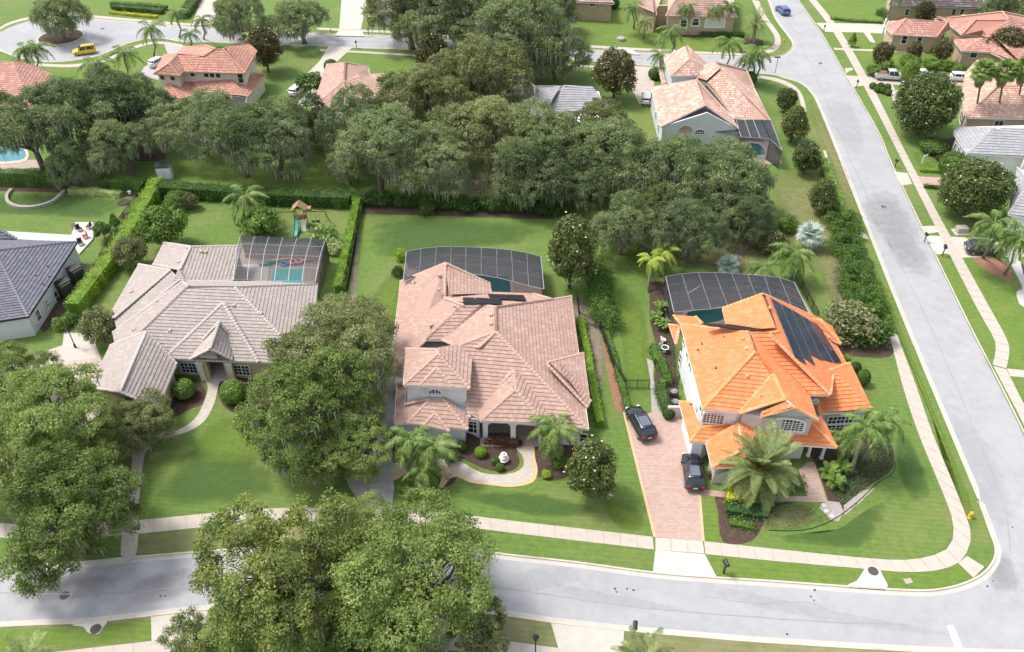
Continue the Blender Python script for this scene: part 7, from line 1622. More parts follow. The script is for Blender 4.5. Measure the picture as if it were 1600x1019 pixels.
# centre house cage : a half round dome of long panels
poly('pool_deck', [(625, 462), (634, 410), (700, 396), (800, 402), (845, 420), (850, 462), (770, 460), (700, 440)], .03, M['deck'], .08)
pool([(742, 430), (796, 432), (798, 460), (745, 458)], [(738, 428), (801, 430), (803, 462), (741, 462)], 'dark green pool under the screen cage of the pink roofed house', 'water_d', sm=1)
cg = empty('pool_cage'); tag(cg, label='wide curved screen pool cage with bronze panels behind the pink roofed house', cat='pool cage')
top = [(635, 393), (658, 388.5), (682, 386), (705, 385.5), (728, 386), (752, 387), (776, 388.5), (799, 391), (823, 395), (845, 401)]
low = [(630, 440), (655, 432), (679, 425), (704, 425), (728, 427), (752, 430), (777, 434), (802, 440), (826, 447), (850, 452)]
for i in range(9):
    t0, t1 = G(*top[i], 2.6), G(*top[i + 1], 2.6); l0, l1 = G(*low[i], 3.9), G(*low[i + 1], 3.9)
    if i < 3: l0, l1 = G(low[i][0], low[i][1], 3.9), G(low[i + 1][0], low[i + 1][1], 3.9)
    cage_panel(cg, (t0, t1, l1, l0), 1, 3, beam=.075); cage_panel(cg, (G0 := np.array([t0[0], t0[1], 0]), np.array([t1[0], t1[1], 0]), t1, t0), 1, 2, beam=.06)
e0, e1 = G(845, 401, 2.6), G(850, 452, 3.2); cage_panel(cg, (np.array([e0[0], e0[1], 0]), np.array([e1[0], e1[1], 0]), e1, e0), 3, 2, beam=.07, bmat='bronze')
# orange house cage
poly('pool_deck', [(1040, 500), (1036, 450), (1080, 432), (1180, 428), (1240, 445), (1272, 495), (1200, 520), (1060, 512)], .03, M['deck'], .08)
pool([(1075, 488), (1130, 483), (1135, 497), (1110, 505), (1075, 506)], [(1070, 484), (1134, 479), (1140, 499), (1112, 509), (1070, 510)], 'dark pool half hidden by the orange rear roof', 'water_d', sm=2)
cg = empty('pool_cage'); tag(cg, label='large flat screen pool cage behind the orange roofed house', cat='pool cage')
top = [(1040, 432), (1065, 428), (1091, 426), (1117, 426), (1143, 427), (1168, 429), (1194, 431), (1218, 434), (1241, 441)]
low = [(1053, 488), (1083, 485), (1111, 483), (1137, 478), (1160, 472), (1183, 468), (1208, 474), (1240, 486), (1268, 498)]
for i in range(8):
    t0, t1 = G(*top[i], 3.0), G(*top[i + 1], 3.0); l0, l1 = G(*low[i], 3.3), G(*low[i + 1], 3.3)
    cage_panel(cg, (t0, t1, l1, l0), 1, 4, beam=.075); cage_panel(cg, (np.array([t0[0], t0[1], 0]), np.array([t1[0], t1[1], 0]), t1, t0), 1, 2, beam=.06)
for p, q in (((1073, 460), (1094, 447)), ((1080, 487), (1103, 470)), ((1218, 476), (1236, 466))): MB().beam(G(*p, 3.15), G(*q, 3.15), .06, .06).build('brace', M['alu'], cg)
t0, t1 = G(1241, 441, 3), G(1268, 498, 3); cage_panel(cg, (np.array([t0[0], t0[1], 0]), np.array([t1[0], t1[1], 0]), t1, t0), 4, 2, bmat='bronze', beam=.06)
t0, t1 = G(1040, 432, 3), G(1053, 488, 3); cage_panel(cg, (np.array([t0[0], t0[1], 0]), np.array([t1[0], t1[1], 0]), t1, t0), 4, 2, bmat='bronze', beam=.06)
# peach house cage
poly('pool_deck', [(1140, 215), (1200, 210), (1222, 255), (1150, 262)], .03, M['deck'], .08)
pool([(1165, 226), (1186, 226), (1196, 238), (1192, 243), (1170, 240)], [(1162, 223), (1187, 223), (1200, 238), (1194, 246), (1166, 243)], 'pool beside the oak under the cage of the peach roofed house', 'water_d', sm=2)
cg = empty('pool_cage'); tag(cg, label='dark screen pool cage at the side of the peach roofed house', cat='pool cage')
T = [G(1150, 187, 3.6), G(1204, 188, 3.6), G(1222, 235, 3.2), G(1203, 217, 3.6), G(1106, 200, 3.0), G(1127, 193, 4)]
cage_panel(cg, (T[0], G(1190, 187, 3.6), T[3], G(1158, 214, 3.6)), 3, 3, beam=.08); cage_panel(cg, (G(1190, 187, 3.6), T[1], T[2], T[3]), 1, 3, beam=.08)
g2, g3 = np.array([T[2][0], T[2][1], 0]), np.array([T[3][0], T[3][1], 0]); cage_panel(cg, (g3, g2, T[2], T[3]), 1, 2, bmat='bronze'); 
cage_panel(cg, (G(1104, 203, 3.2), G(1128, 194, 3.8), G(1156, 204, 3.6), G(1150, 212, 3.2)), 3, 1, bmat='bronze')
# cage of the terracotta house
poly('pool_deck', [(280, 165), (312, 146), (385, 155), (395, 175), (300, 190)], .03, M['deck'], .08)
cg = empty('pool_cage'); tag(cg, label='screen pool cage in front of the terracotta roofed house, half under the oaks', cat='pool cage')
cage_panel(cg, (G(283, 156, 2.9), G(315, 145, 3), G(310, 172, 3), G(270, 172, 2.9)), 1, 2, beam=.1); cage_panel(cg, (G(315, 145, 3), G(386, 153, 3), G(380, 172, 3), G(306, 172, 3)), 3, 2, beam=.1)
cg = empty('pool_cage'); tag(cg, label='dark screen pool cage at the top right corner', cat='pool cage')
cage_panel(cg, (G(1524, 0, 3), G(1572, 2, 3), G(1562, 17, 3), G(1538, 18, 3)), 4, 2, beam=.1); cage_panel(cg, (G(1538, 24, .2), G(1562, 24, .2), G(1562, 17, 3), G(1538, 18, 3)), 4, 1, beam=.1)
pool([(-30, 230), (26, 228), (40, 240), (30, 251), (-30, 251)], [(-35, 227), (28, 225), (45, 240), (33, 255), (-35, 255)], 'blue green pool under the oaks at the left edge', 'water_e')
poly('pool_deck', [(-40, 250), (60, 250), (66, 262), (-40, 268)], .028, M['deck'], .05)
pool([(812, 258), (850, 252), (858, 262), (830, 266)], [(809, 258), (851, 249), (862, 262), (830, 269)], 'small turquoise pool glimpsed between the centre oaks', 'water_e')

# ------------------------------------------------------------------ vehicles
M['paint_black'] = pmat('black_car_paint', (.010, .012, .020), (.014, .017, .026), 2, .18, coat=.6); M['paint_blue'] = pmat('blue_car_paint', (.05, .11, .28), (.06, .12, .30), 2, .3, coat=.5)
M['paint_grey'] = pmat('dark_grey_car_paint', (.035, .042, .055), (.045, .052, .065), 2, .25, coat=.5); M['paint_silver'] = pmat('silver_car_paint', (.52, .53, .54), (.58, .58, .59), 2, .3, metallic=.2, coat=.4)
M['paint_white'] = pmat('white_car_paint', (.78, .78, .78), (.74, .74, .74), 2, .3, coat=.4); M['paint_yellow'] = pmat('yellow_car_paint', (.78, .50, .02), (.75, .47, .02), 2, .35, coat=.4)
M['carglass'] = pmat('car_glass', (.02, .026, .034), (.035, .045, .055), 1, .05, spec=.9); M['carglass_l'] = pmat('sunroof_glass', (.09, .12, .15), (.12, .15, .18), 1, .06, spec=.9)
M['tyre'] = pmat('tyre_rubber', (.018, .018, .018), (.025, .025, .025), 5, .85); M['rim'] = pmat('alloy_rim', (.35, .36, .38), (.3, .31, .33), 5, .35, metallic=.6)
M['taillight'] = pmat('red_tail_light', (.30, .01, .015), (.35, .015, .02), 5, .25); M['headlight'] = pmat('clear_headlight', (.6, .62, .65), (.7, .72, .75), 5, .15); M['plate'] = pmat('number_plate', (.7, .7, .7), (.65, .65, .65), 5, .5)
def car(name, label, px, py, ang, L_=4.7, W_=1.9, H_=1.68, paint='paint_black', kind='suv', z=0.03, cat='car', group=None, roofglass=False):
    """body lofted from cross sections along +x (front)"""
    p = G(px, py, z); o = empty(name, tuple(p), ang); tag(o, label=label, cat=cat, group=group); hw = W_ / 2; h = L_ / 2
    # stations: x, z_bottom, z_belt(shoulder), z_hood(top centre), half width
    if kind == 'pickup': st_ = [(-h, .55, .95, 1.02, .86), (-h + .1, .42, 1.0, 1.06, .97), (-h * .45, .38, 1.02, 1.08, 1.0), (-h * .12, .36, 1.02, 1.1, 1.0), (h * .35, .36, 1.02, 1.12, 1.0), (h * .5, .36, 1.0, 1.12, .99), (h * .85, .38, .93, 1.05, .95), (h - .05, .45, .82, .92, .84), (h, .55, .72, .76, .72)]
    else: st_ = [(-h, .5, .85, .95, .78), (-h + .1, .36, .98, 1.05, .92), (-h + .6, .28, 1.03, 1.10, .99), (0, .27, 1.0, 1.08, 1.0), (h * .42, .27, .95, 1.04, 1.0), (h * .62, .28, .91, 1.02, .99), (h * .86, .32, .80, .92, .93), (h - .06, .40, .66, .74, .80), (h, .48, .58, .60, .62)]
    ring = []
    for x, zb, zs, zt, w in st_:
        w *= hw; ring.append([(x, -w * .9, zb), (x, -w, zb + .16), (x, -w, (zb + zs) / 2 + .05), (x, -w * .965, zs), (x, -w * .80, zt - .01), (x, 0, zt + .02), (x, w * .80, zt - .01), (x, w * .965, zs), (x, w, (zb + zs) / 2 + .05), (x, w, zb + .16), (x, w * .9, zb)])
    m = len(ring[0]); vs = [v for r in ring for v in r]; fs = []
    for i in range(len(ring) - 1):
        for k in range(m): fs.append([i * m + k, i * m + (k + 1) % m, (i + 1) * m + (k + 1) % m, (i + 1) * m + k])
    fs += [list(range(m)), [(len(ring) - 1) * m + k for k in range(m)][::-1]]
    body = MB().add(vs, fs).build('body', M[paint], o, smooth=True); bm_fix(body.data)
    # cabin
    zb = 1.02
    if kind == 'pickup': X = [(-.55, -.35), (.15, .2), (h * .30, h * .22), (h * .58, h * .33)]; xb0, xb1, xt0, xt1 = -.75, h * .55, -.55, h * .30
    else: xb0, xb1, xt0, xt1 = -h + .18, h * .48, -h + .62, h * .16
    wb, wt = hw * .95, hw * .74; zt = H_ - .03
    g = [(xb0, -wb, zb), (xb1, -wb, zb), (xb1, wb, zb), (xb0, wb, zb), (xt0, -wt, zt), (xt1, -wt, zt), (xt1, wt, zt), (xt0, wt, zt)]
    cb = MB().add(g, [[0, 3, 2, 1], [0, 1, 5, 4], [1, 2, 6, 5], [2, 3, 7, 6], [3, 0, 4, 7]]).build('window_glass', M['carglass'], o)
    rf = MB(); n_ = 6; R2 = []
    for x, zc, w in [(xt0 - .06, zt - .03, wt * .94), (xt0 + .12, zt + .03, wt * 1.02), ((xt0 + xt1) / 2, zt + .055, wt * 1.03), (xt1 - .15, zt + .035, wt * 1.01), (xt1 + .05, zt - .02, wt * .93)]:
        R2.append([(x, -w, zc - .05), (x, -w * .92, zc), (x, 0, zc + .02), (x, w * .92, zc), (x, w, zc - .05), (x, 0, zc - .07)])
    vs = [v for r in R2 for v in r]; m = 6; fs = [[i * m + k, i * m + (k + 1) % m, (i + 1) * m + (k + 1) % m, (i + 1) * m + k] for i in range(4) for k in range(m)] + [list(range(m)), [4 * m + k for k in range(m)][::-1]]
    roof = rf.add(vs, fs).build('roof', M[paint], o, smooth=True); bm_fix(roof.data)
    if roofglass: MB().box(((xt0 + xt1) / 2 - .15, 0, zt + .082), ((xt1 - xt0) * .62, wt * 1.35, .02)).build('sunroof', M['carglass_l'], roof)
    for s in (-1, 1):   # pillars
        pl = MB()
        for xa, xc in ((xb0 + .05, xt0 + .05), (xb1 - .02, xt1), ((xb0 + xb1) / 2, (xt0 + xt1) / 2 + .05)): pl.beam((xa, s * (wb + .005), zb - .02), (xc, s * (wt + .01), zt), .09, .04)
        pl.build('pillar', M[paint], o)
        MB().box((xb1 - .35, s * (hw + .1), 1.06), (.14, .22, .15)).build('mirror', M[paint], o)
        for t in (1, -1):
            wx = t * L_ * .31; wh = MB(); wh.lathe([(.30, -.11), (.345, -.09), (.345, .09), (.30, .11)], (0, 0, 0), 18); w_ = wh.build('wheel', M['tyre'], o); w_.location = (wx, s * (hw - .12), .34 - z * 0); w_.rotation_euler = (R(90), 0, 0)
            r_ = MB().lathe([(.2, -.125), (.21, .125)], (0, 0, 0), 14).build('rim', M['rim'], w_)
        MB().box((-h + .06, s * hw * .68, .93), (.16, hw * .42, .17)).build('tail_light', M['taillight'], o); MB().box((h - .14, s * hw * .66, .72), (.24, hw * .34, .12), -s * .5).build('headlight', M['headlight'], o)
    MB().box((-h + .0, 0, .78), (.04, .42, .15)).build('number_plate', M['plate'], o)
    if kind != 'pickup': MB().box((-h + .33, 0, H_ - .04), (.3, wt * 1.7, .04)).build('spoiler', M[paint], o)
    if kind == 'pickup':
        MB().box((-h * .5 - .05, 0, 1.13), (h * .78, W_ * .74, .03)).build('truck_bed', M['wood'], o)
        for s in (-1, 1): MB().box((-h * .5, s * hw * .88, 1.12), (h * .95, .14, .14)).build('bed_rail', M[paint], o)
        MB().box((-h + .06, 0, 1.1), (.1, W_ * .84, .16)).build('tailgate', M[paint], o)
    if kind == 'suv' and name != 'parked_car':
        for s in (-1, 1): MB().beam((xt0 + .1, s * wt * .9, zt + .1), (xt1 - .1, s * wt * .9, zt + .1), .04, .04).build('roof_rail', M['alu'], o)
    return o
car('parked_suv', 'black SUV parked at the end of the brick paved driveway', 1000, 667, R(106), 4.85, 1.95, 1.72, 'paint_black', roofglass=True)
car('parked_car', 'black hatchback SUV with open sunroof beside the garage of the orange roofed house', 1081, 743, R(87), 4.65, 1.9, 1.66, 'paint_black', roofglass=True)
car('parked_suv', 'dark grey SUV on the driveway behind the palms at the right edge', 1535, 395, R(-8), 4.9, 1.95, 1.7, 'paint_grey')
car('pickup_truck', 'silver pickup truck parked on the far driveway', 1390, 124, R(-8), 5.6, 2.0, 1.85, 'paint_silver', 'pickup', cat='truck')
car('parked_car', 'white car behind the egg shaped bush on the far driveway', 1441, 122, R(-8), 4.6, 1.85, 1.6, 'paint_white'); car('parked_car', 'white car mostly hidden behind the large magnolia', 1503, 126, R(-8), 4.6, 1.85, 1.5, 'paint_white')
car('moving_car', 'blue car on the upper part of the right hand road', 1222, 20, R(100), 4.7, 1.85, 1.5, 'paint_blue', z=-.11)
car('parked_suv', 'yellow SUV standing in the round turning circle', 133, 84, R(200), 4.3, 1.85, 1.7, 'paint_yellow', z=-.11)
car('parked_car', 'white car at the foot of the curved driveway behind the oaks', 466, 145, R(70), 4.6, 1.85, 1.5, 'paint_white'); car('parked_car', 'white and blue car at the end of the paver driveway by the peach roofed house', 1010, 158, R(80), 4.6, 1.85, 1.5, 'paint_white')
car('parked_car', 'white car on the round driveway of the terracotta roofed house', 250, 101, R(60), 4.6, 1.8, 1.5, 'paint_white')

# ------------------------------------------------------------------ fences, gates
def fence(pts, h, label, step=2.2, picket=.13, name='metal_fence'):
    P = [np.array(G(*p)[:2]) for p in pts]; o = empty(name); tag(o, label=label, cat='fence'); pk = MB()
    for i in range(len(P) - 1):
        a, c = P[i], P[i + 1]; L_ = np.linalg.norm(c - a); d = (c - a) / L_; n = max(1, int(round(L_ / step))); rz = math.atan2(d[1], d[0])
        for k in range(n + (1 if i == len(P) - 2 else 0)): q = a + d * L_ * k / n; MB().box((q[0], q[1], h / 2), (.07, .07, h + .08), rz).build('fence_post', M['black'], o)
        for z in (.15, h - .18, h - .04): MB().beam((a[0], a[1], z), (c[0], c[1], z), .035, .035).build('rail', M['black'], o)
        for k in range(int(L_ / picket)): q = a + d * k * picket; pk.box((q[0], q[1], h / 2), (.018, .018, h - .1), rz)
    tag(pk.build('pickets', M['black'], o), kind='stuff'); return o
fence([(543, 458), (548, 430), (556, 385), (564, 322)], 1.35, 'black metal fence beside the lime clipped hedge'); fence([(186, 358), (205, 330), (228, 300)], 1.35, 'black metal fence along the left rear lawn')
fence([(130, 455), (150, 425), (186, 358)], 1.2, 'black metal fence beside the long clipped hedge', step=2.4); fence([(925, 462), (937, 515), (958, 575), (977, 607)], 1.4, 'black metal fence beside the narrow side lawn')
fence([(977, 607), (1013, 607)], 1.35, 'short black metal fence across the side lawn', step=1.15); fence([(1298, 605)[:2], (1300, 560)] if False else [(1243, 435), (1260, 470), (1276, 500)], 1.4, 'black metal fence behind the pool cage of the orange roofed house')
fence([(902, 470), (905, 500), (930, 512)], 1.3, 'black metal fence right of the pink roofed house')
fence([(1052, 605), (1060, 600)], 1.4, 'black metal gate against the white wall of the orange roofed house', step=1.2)
# black retaining line next to the fence by the slate house
# ------------------------------------------------------------------ street furniture
def mailbox(x, y, label, mat='black', s=1.0):
    p = G(x, y); o = empty('mailbox', tuple(p), random.uniform(-.3, .3)); tag(o, label=label, cat='mailbox'); MB().box((0, 0, .55 * s), (.1 * s, .1 * s, 1.1 * s)).build('post', M[mat], o)
    b = MB(); prof = [(-.13, 0), (.13, 0), (.13, .16), (.09, .25), (0, .28), (-.09, .25), (-.13, .16)]; n = len(prof)
    b.add([(q[0] * s * 1.2, -.27 * s, 1.1 * s + q[1] * s * 1.2) for q in prof] + [(q[0] * s * 1.2, .27 * s, 1.1 * s + q[1] * s * 1.2) for q in prof], [list(range(n))[::-1], [n + k for k in range(n)]] + [[k, (k + 1) % n, n + (k + 1) % n, n + k] for k in range(n)]); b.build('box', M[mat], o)
mailbox(1130.5, 896, 'black mailbox beside the white driveway apron', s=1.25); mailbox(990, 993, 'dark mailbox at the kerb of the bottom street above the palm', s=1.25)
mailbox(557, 75, 'black mailbox beside the upper street driveway'); mailbox(576, 55, 'black mailbox on the far verge of the upper street'); mailbox(959, 79, 'mailbox on the far verge near the upper storm drain'); mailbox(1287, 50, 'black mailbox beside the top right driveway'); mailbox(1338, 137, 'black mailbox beside the silver pickup driveway'); mailbox(1472, 400, 'black mailbox beside the right edge driveway', s=1.2); mailbox(1398, 262, 'green box post on the verge across the road'); mailbox(1444, 378, 'dark post at the kerb by the right inlet')
def lamp(x, y, label, h=3.6):
    p = G(x, y); o = empty('street_lamp', tuple(p)); tag(o, label=label, cat='street lamp'); MB().lathe([(.14, 0), (.12, .5), (.06, .6), (.05, h)], (0, 0, 0), 10).build('pole', M['black'], o)
    MB().lathe([(.06, h), (.2, h + .1), (.24, h + .45), (.2, h + .47)], (0, 0, 0), 12).build('lantern', M['glass'], o); MB().lathe([(.27, h + .46), (.17, h + .6), (.04, h + .75)], (0, 0, 0), 12).build('lamp_cap', M['black'], o)
lamp(836, 1037, 'black street lamp on the verge at the bottom edge'); lamp(1171, 122, 'black street lamp before the three junction palms', 4.2)
lamp(118, 543, 'dark garden lamp beside the white driveway at left', 2.4)
# street name sign and stop sign
p = G(1211, 114); o = empty('street_sign', tuple(p)); tag(o, label='street sign on a grey pole at the upper junction corner', cat='sign'); MB().lathe([(.05, 0), (.05, 3.0)], (0, 0, 0), 8).build('pole', M['dark'], o); MB().box((-.15, 0, 3.05), (1.1, .05, .26)).build('name_plate', M['dark'], o)
p = G(1440, 256); o = empty('yard_sign', tuple(p), .5); tag(o, label='small white real estate sign on the lawn left of the large magnolia', cat='sign'); MB().box((0, 0, .75), (.08, .08, 1.5)).build('post', M['white'], o); MB().beam((-.05, 0, 1.4), (.95, 0, 1.4), .07, .07).build('arm', M['white'], o); MB().box((.5, 0, 1.05), (.75, .03, .5)).build('panel', M['white'], o)
def hydrant(x, y, label, s=1.0, mat='yellow'):
    p = G(x, y); o = empty('fire_hydrant', tuple(p)); tag(o, label=label, cat='hydrant'); MB().lathe([(.19 * s, 0), (.19 * s, .05 * s), (.13 * s, .08 * s), (.13 * s, .55 * s), (.17 * s, .58 * s), (.15 * s, .68 * s), (.05 * s, .78 * s)], (0, 0, 0), 14).build('barrel', M[mat], o, smooth=False)
    MB().tube([(-.22 * s, 0, .42 * s), (.22 * s, 0, .42 * s)], .075 * s, 10).build('nozzles', M[mat], o)
hydrant(1515, 809, 'yellow fire hydrant on the corner verge', 1.1); hydrant(1224, 67, 'yellow hydrant in the grass wedge at the junction', 1.0); hydrant(517, 51, 'yellow hydrant on the upper verge', 1.0)
# utility box
p = G(1501, 363); o = empty('utility_box', tuple(p), .05); tag(o, label='green utility box on a pale pad under the large magnolia', cat='utility box'); MB().box((0, 0, .05), (2.1, 1.6, .1)).build('pad', M['concrete'], o); MB().box((0, 0, .5), (1.5, 1.1, .8), 0, (.95, .9)).build('cabinet', M['leaf_cover'] if False else M['stone'], o)
p = G(970, 63); o = MB().lathe([(.9, 0), (.9, .5), (.7, .6)], (p[0], p[1], 0), 7).build('garden_boulder', M['stone']); tag(o, label='pale boulder on the bright lawn by the upper street', cat='boulder')
# ------------------------------------------------------------------ garden things
p = G(787, 721); o = empty('fountain', tuple(p)); tag(o, label='white tiered fountain in the brown mulch bed', cat='fountain')
for k, (z, r) in enumerate([(.35, .55), (.72, .42), (1.05, .30)]): MB().lathe([(r * .35, z - .12), (r * .95, z), (r, z + .06), (r * .85, z + .05), (r * .8, z + .02), (r * .1, z)], (0, 0, 0), 20).build('bowl', M['fountain'], o, smooth=False)
MB().lathe([(.3, 0), (.14, .1), (.12, 1.1), (.16, 1.2), (.06, 1.35)], (0, 0, 0), 12).build('stem', M['fountain'], o)
p = G(702, 746); o = MB().lathe([(.28, 0), (.32, .25), (.26, .28), (.2, .2)], (p[0], p[1], .02), 12).build('stone_pot', M['stone']); tag(o, label='small grey stone pot in the oval mulch bed', cat='pot')
# playset
p = G(472, 352); o = empty('playset', tuple(p), .03); tag(o, label='wooden climbing frame with green slide and swing beams on the rear lawn', cat='playset')
for sx in (-.7, .7):
    for sy in (-.6, .6): MB().box((sx, sy, 1.5), (.1, .1, 3.0)).build('post', M['wood'], o)
for z in (1.35,): MB().box((0, 0, z), (1.5, 1.3, .1)).build('platform', M['wood'], o)
for s in (-1, 1): MB().add([(-.02 if s > 0 else .02, -.8, 3.7), (-.02 if s > 0 else .02, .8, 3.7), (s * 1.0, .8, 2.85), (s * 1.0, -.8, 2.85), (-.02, -.8, 3.62), (-.02, .8, 3.62), (s * 1.0, .8, 2.78), (s * 1.0, -.8, 2.78)], [[0, 1, 2, 3], [7, 6, 5, 4], [0, 3, 7, 4], [1, 5, 6, 2], [2, 6, 7, 3]]).build('roof_panel', M['wood_l'], o)
for k in range(5): MB().box((-.55 + k * .28, -.62, 1.75), (.16, .04, .7)).build('board', M['wood_l'], o)
sl = [(-.45, -.65, 1.4), (-.45, -1.3, .95), (-.45, -2.1, .45), (-.45, -2.8, .15), (-.45, -3.1, .12)]; sm_ = MB()
for a, b in zip(sl, sl[1:]): sm_.beam(a, b, .62, .06); sm_.beam(np.array(a) + [-.3, 0, .12], np.array(b) + [-.3, 0, .12], .05, .2); sm_.beam(np.array(a) + [.3, 0, .12], np.array(b) + [.3, 0, .12], .05, .2)
sm_.build('slide', M['green_pl'], o)
cw = MB(); cw.beam((.5, -.65, 1.35), (.5, -1.7, .05), .7, .05); cw.build('climbing_wall', M['stucco_g'], o)
for s, L_ in ((-1, 2.6), (1, 2.9)):
    MB().beam((s * .7, 0, 2.25), (s * (.7 + L_), 0, 2.25), .12, .14).build('swing_beam', M['wood'], o)
    for sy in (-1, 1): MB().beam((s * (.6 + L_), 0, 2.25), (s * (.85 + L_), sy * .9, 0), .1, .1).build('swing_leg', M['wood_l'], o)
for x in (1.5, 2.1): 
    sw = MB(); sw.beam((x, 0, 2.2), (x, 0, .6), .02, .02); sw.beam((x + .45, 0, 2.2), (x + .45, 0, .6), .02, .02); sw.box((x + .22, 0, .6), (.5, .2, .3)); sw.build('swing_seat', M['green_pl'] if x < 2 else M['dark'], o)
MB().box((1.1, .2, 2.55), (1.0, .8, .5)).build('lookout', M['wood_l'], o)
# shed
p = G(260, 277); o = empty('garden_shed', tuple(p), .1); tag(o, label='small grey garden shed with pale doors behind the hedge', cat='shed'); MB().box((0, 0, 1.0), (2.2, 1.3, 2.0)).build('wall', M['stucco_b'], o); MB().add([(-1.2, -.75, 2.0), (1.2, -.75, 2.0), (1.2, .75, 2.25), (-1.2, .75, 2.25), (-1.2, -.75, 1.93), (1.2, -.75, 1.93), (1.2, .75, 2.15), (-1.2, .75, 2.15)], [[0, 1, 2, 3], [7, 6, 5, 4], [0, 4, 5, 1], [1, 5, 6, 2], [2, 6, 7, 3], [3, 7, 4, 0]]).build('roof', M['dark'], o)
for s in (-.5, .5): MB().box((s, -.67, .95), (.9, .05, 1.75)).build('door', M['stucco_w'], o)
# curved stone edging
st_o = empty('stone_edging'); tag(st_o, label='curved pale stone edging round the oak roots at the left', cat='edging'); P = [np.array(G(*q)[:2]) for q in smooth([(19, 298), (12, 307), (14, 318), (30, 325), (55, 325), (80, 318), (94, 308), (101, 300)], 6)]
acc = 0
for a, b in zip(P, P[1:]):
    d = b - a; MB().box(((a[0] + b[0]) / 2, (a[1] + b[1]) / 2, .2), (np.linalg.norm(d) * .93, .5, .4), math.atan2(d[1], d[0]), (1, .9)).build('stone', M['stone'], st_o)
# basketball hoop frame
p = G(744, 300); o = empty('soccer_rebounder', tuple(p), .1); o.name = 'goal_frame'; tag(o, label='small white framed goal standing behind the centre back hedge', cat='goal'); fr = MB(); q = [(-.8, 0, 0), (-.7, 0, 1.9), (.8, .1, 1.9), (.9, .1, 0)]
for a, b in zip(q, q[1:] + q[:1]): fr.tube([a, b], .05, 6)
fr.tube([(-.8, 0, 0), (.8, .1, 1.9)], .03, 6); fr.build('frame', M['alu'], o); MB().box((.1, 0, 1.6), (.5, .1, .4)).build('net_cloth', M['orange_pl'], o)
# generators at slate house
for x, y, lb in [(106, 462, 'nearer dark generator cabinet against the white wall'), (124, 440, 'farther dark generator cabinet against the white wall')]:
    p = G(x, y); o = empty('generator', tuple(p), R(57)); tag(o, label=lb, cat='generator'); MB().box((0, 0, 1.1), (1.5, 1.2, 2.2)).build('cabinet', M['dark'], o); MB().box((0, 0, 2.24), (1.6, 1.3, .08)).build('lid', M['black'], o); MB().box((0, -.62, 2.0), (1.3, .05, .15)).build('vent', M['alu'], o)
# patio of the slate house
poly('patio', [(12, 363), (112, 369), (119, 349), (150, 349), (146, 375), (124, 399), (112, 380), (12, 375)], .2, M['white_conc'], .4)
for x, y, lb, m_ in [(134, 372, 'red cushioned chair on the white patio', 'red'), (125, 361, 'left grey chair on the white patio', 'dark'), (140, 357, 'right grey chair on the white patio', 'dark'), (127, 383, 'dark chair nearest the slate roof corner', 'dark'), (118, 356, 'grey lounge seat at the patio steps', 'alu')]:
    p = G(x, y, .2); o = empty('patio_chair', tuple(p), random.uniform(0, 6)); tag(o, label=lb, cat='chair'); MB().box((0, 0, .42), (.6, .6, .1)).build('seat', M[m_], o); MB().box((0, .28, .7), (.6, .08, .6)).build('backrest', M[m_], o)
    for sx in (-.25, .25):
        for sy in (-.25, .25): MB().box((sx, sy, .2), (.05, .05, .4)).build('leg', M['dark'], o)
# white patio furniture left of orange house
for x, y, lb in [(1030, 543, 'left white garden chair in the side garden of the orange roofed house'), (1036, 535, 'right white garden chair in the side garden of the orange roofed house')]:
    p = G(x, y); o = empty('garden_chair', tuple(p), random.uniform(0, 6)); tag(o, label=lb, cat='chair'); MB().lathe([(.3, .4), (.32, .44), (.28, .45)], (0, 0, 0), 12).build('seat', M['white'], o); MB().box((0, .26, .7), (.5, .05, .5)).build('backrest', M['white'], o)
    for a in range(4): MB().beam((math.cos(a * 1.57 + .8) * .25, math.sin(a * 1.57 + .8) * .25, .4), (math.cos(a * 1.57 + .8) * .3, math.sin(a * 1.57 + .8) * .3, 0), .04, .04).build('leg', M['white'], o)
p = G(1038, 550); o = empty('garden_table', tuple(p)); tag(o, label='round white garden table beside the orange roofed house', cat='table'); torus(.42, .07).build('table_top', M['white'], o, loc=(0, 0, .7)); MB().lathe([(.25, 0), (.06, .08), (.06, .68)], (0, 0, 0), 12).build('base', M['white'], o); MB().lathe([(.38, .68), (.38, .7)], (0, 0, 0), 16).build('glass_top', M['glass'], o)
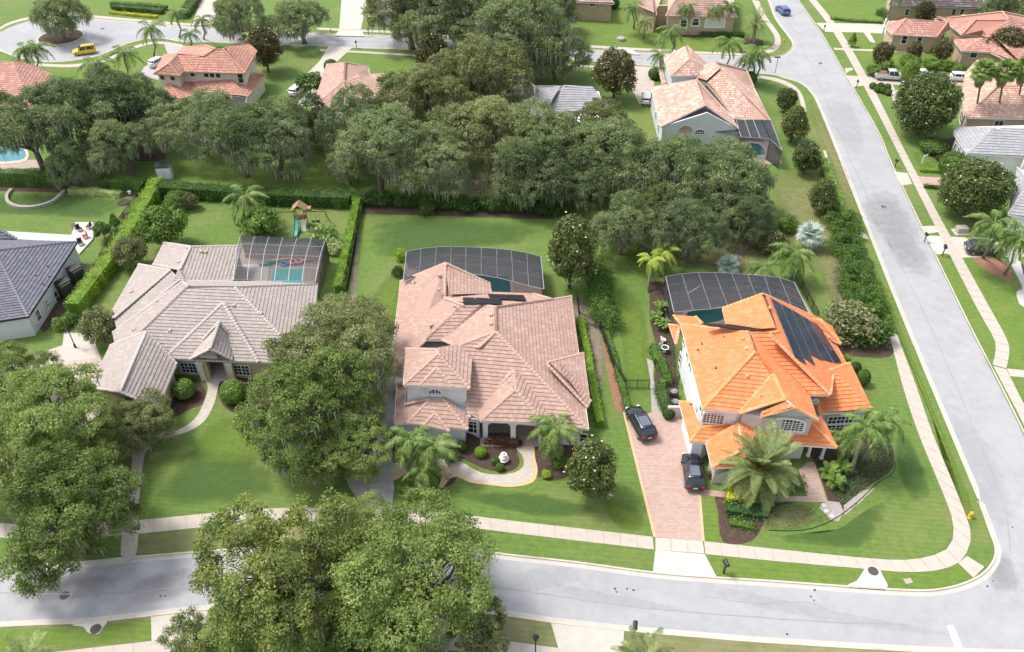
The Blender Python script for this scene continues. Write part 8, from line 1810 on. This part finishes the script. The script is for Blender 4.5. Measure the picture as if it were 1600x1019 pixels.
# air conditioners
for x, y, lb in [(1052, 620, 'rear round air conditioner behind the garden wall'), (1054, 636, 'front round air conditioner behind the garden wall')]:
    p = G(x, y); o = empty('air_conditioner', tuple(p)); tag(o, label=lb, cat='air conditioner'); MB().lathe([(.46, 0), (.48, .1), (.48, .8), (.44, .86)], (0, 0, 0), 16).build('casing', M['dark'], o)
    torus(.28, .045).build('fan_guard', M['alu'], o, loc=(0, 0, .88)); MB().lathe([(.1, .86), (.12, .92), (.05, .95)], (0, 0, 0), 10).build('fan_hub', M['alu'], o)
    for a in range(6): MB().beam((.1 * math.cos(a * 1.047), .1 * math.sin(a * 1.047), .9), (.45 * math.cos(a * 1.047), .45 * math.sin(a * 1.047), .9), .02, .02).build('guard_bar', M['alu'], o)
for x, y, lb in [(1304, 785, 'white stepping stone nearest the pink path'), (1309, 792, 'middle white stepping stone in the gravel'), (1308, 803, 'white stepping stone at the curved edging')]:
    p = G(*{1304: (1287, 790), 1309: (1291, 799), 1308: (1300, 807)}[x]); o = MB().lathe([(.26, 0), (.24, .07), (.18, .08)], (p[0], p[1], .02), 7).build('stepping_stone', M['white_conc']); tag(o, label=lb, cat='stepping stone', group='white stepping stones in the gravel')
p = G(203, 303); o = MB().lathe([(.1, 0), (.25, .1), (.1, .3), (.28, .45), (.2, .5)], (p[0], p[1], 0), 12).build('bird_bath', M['white']); tag(o, label='white bird bath at the end of the low yellow green hedge', cat='bird bath')
for x, y, lb in [(193, 317, 'upper tree ring of dark mulch on the left rear lawn'), (198, 338, 'lower tree ring of dark mulch on the left rear lawn'), (188, 370, 'tree ring under the young tree by the patio'), (170, 397, 'dark ring below the patio trees')]:
    p = G(x, y); o = MB().lathe([(.9, -.02), (.9, .12), (.75, .14)], (p[0], p[1], 0), 18).build('tree_ring', M['mulch']); tag(o, label=lb, cat='tree ring')
p = G(1177, 67); o = MB().lathe([(2.0, -.02), (2.0, .3), (1.7, .32)], (p[0], p[1], 0), 20).build('round_bed', M['mulch']); tag(o, label='round hedged bed under the date palm at the junction', cat='flower bed')
# leaves and specks on the road are flat stains
for x, y in [(961, 920), (963, 925), (980, 920), (990, 922), (997, 921), (1273, 922), (1267, 932), (1272, 938), (1230, 991), (153, 932), (251, 931), (258, 931), (1552, 908), (1543, 916), (1582, 824), (838, 921)]:
    p = G(x, y, -.12); r = random.uniform(.05, .13); MB().lathe([(r, -.12), (r * .9, -.105)], (p[0], p[1], 0), 6).build('asphalt_chip', M['dark'])['kind'] = 'structure'
p = G(1419, 908); o = MB().box((p[0], p[1], .02), (.7, .5, .04), .2).build('meter_lid', M['stone']); tag(o, label='small grey meter lid in the corner verge', cat='meter lid')
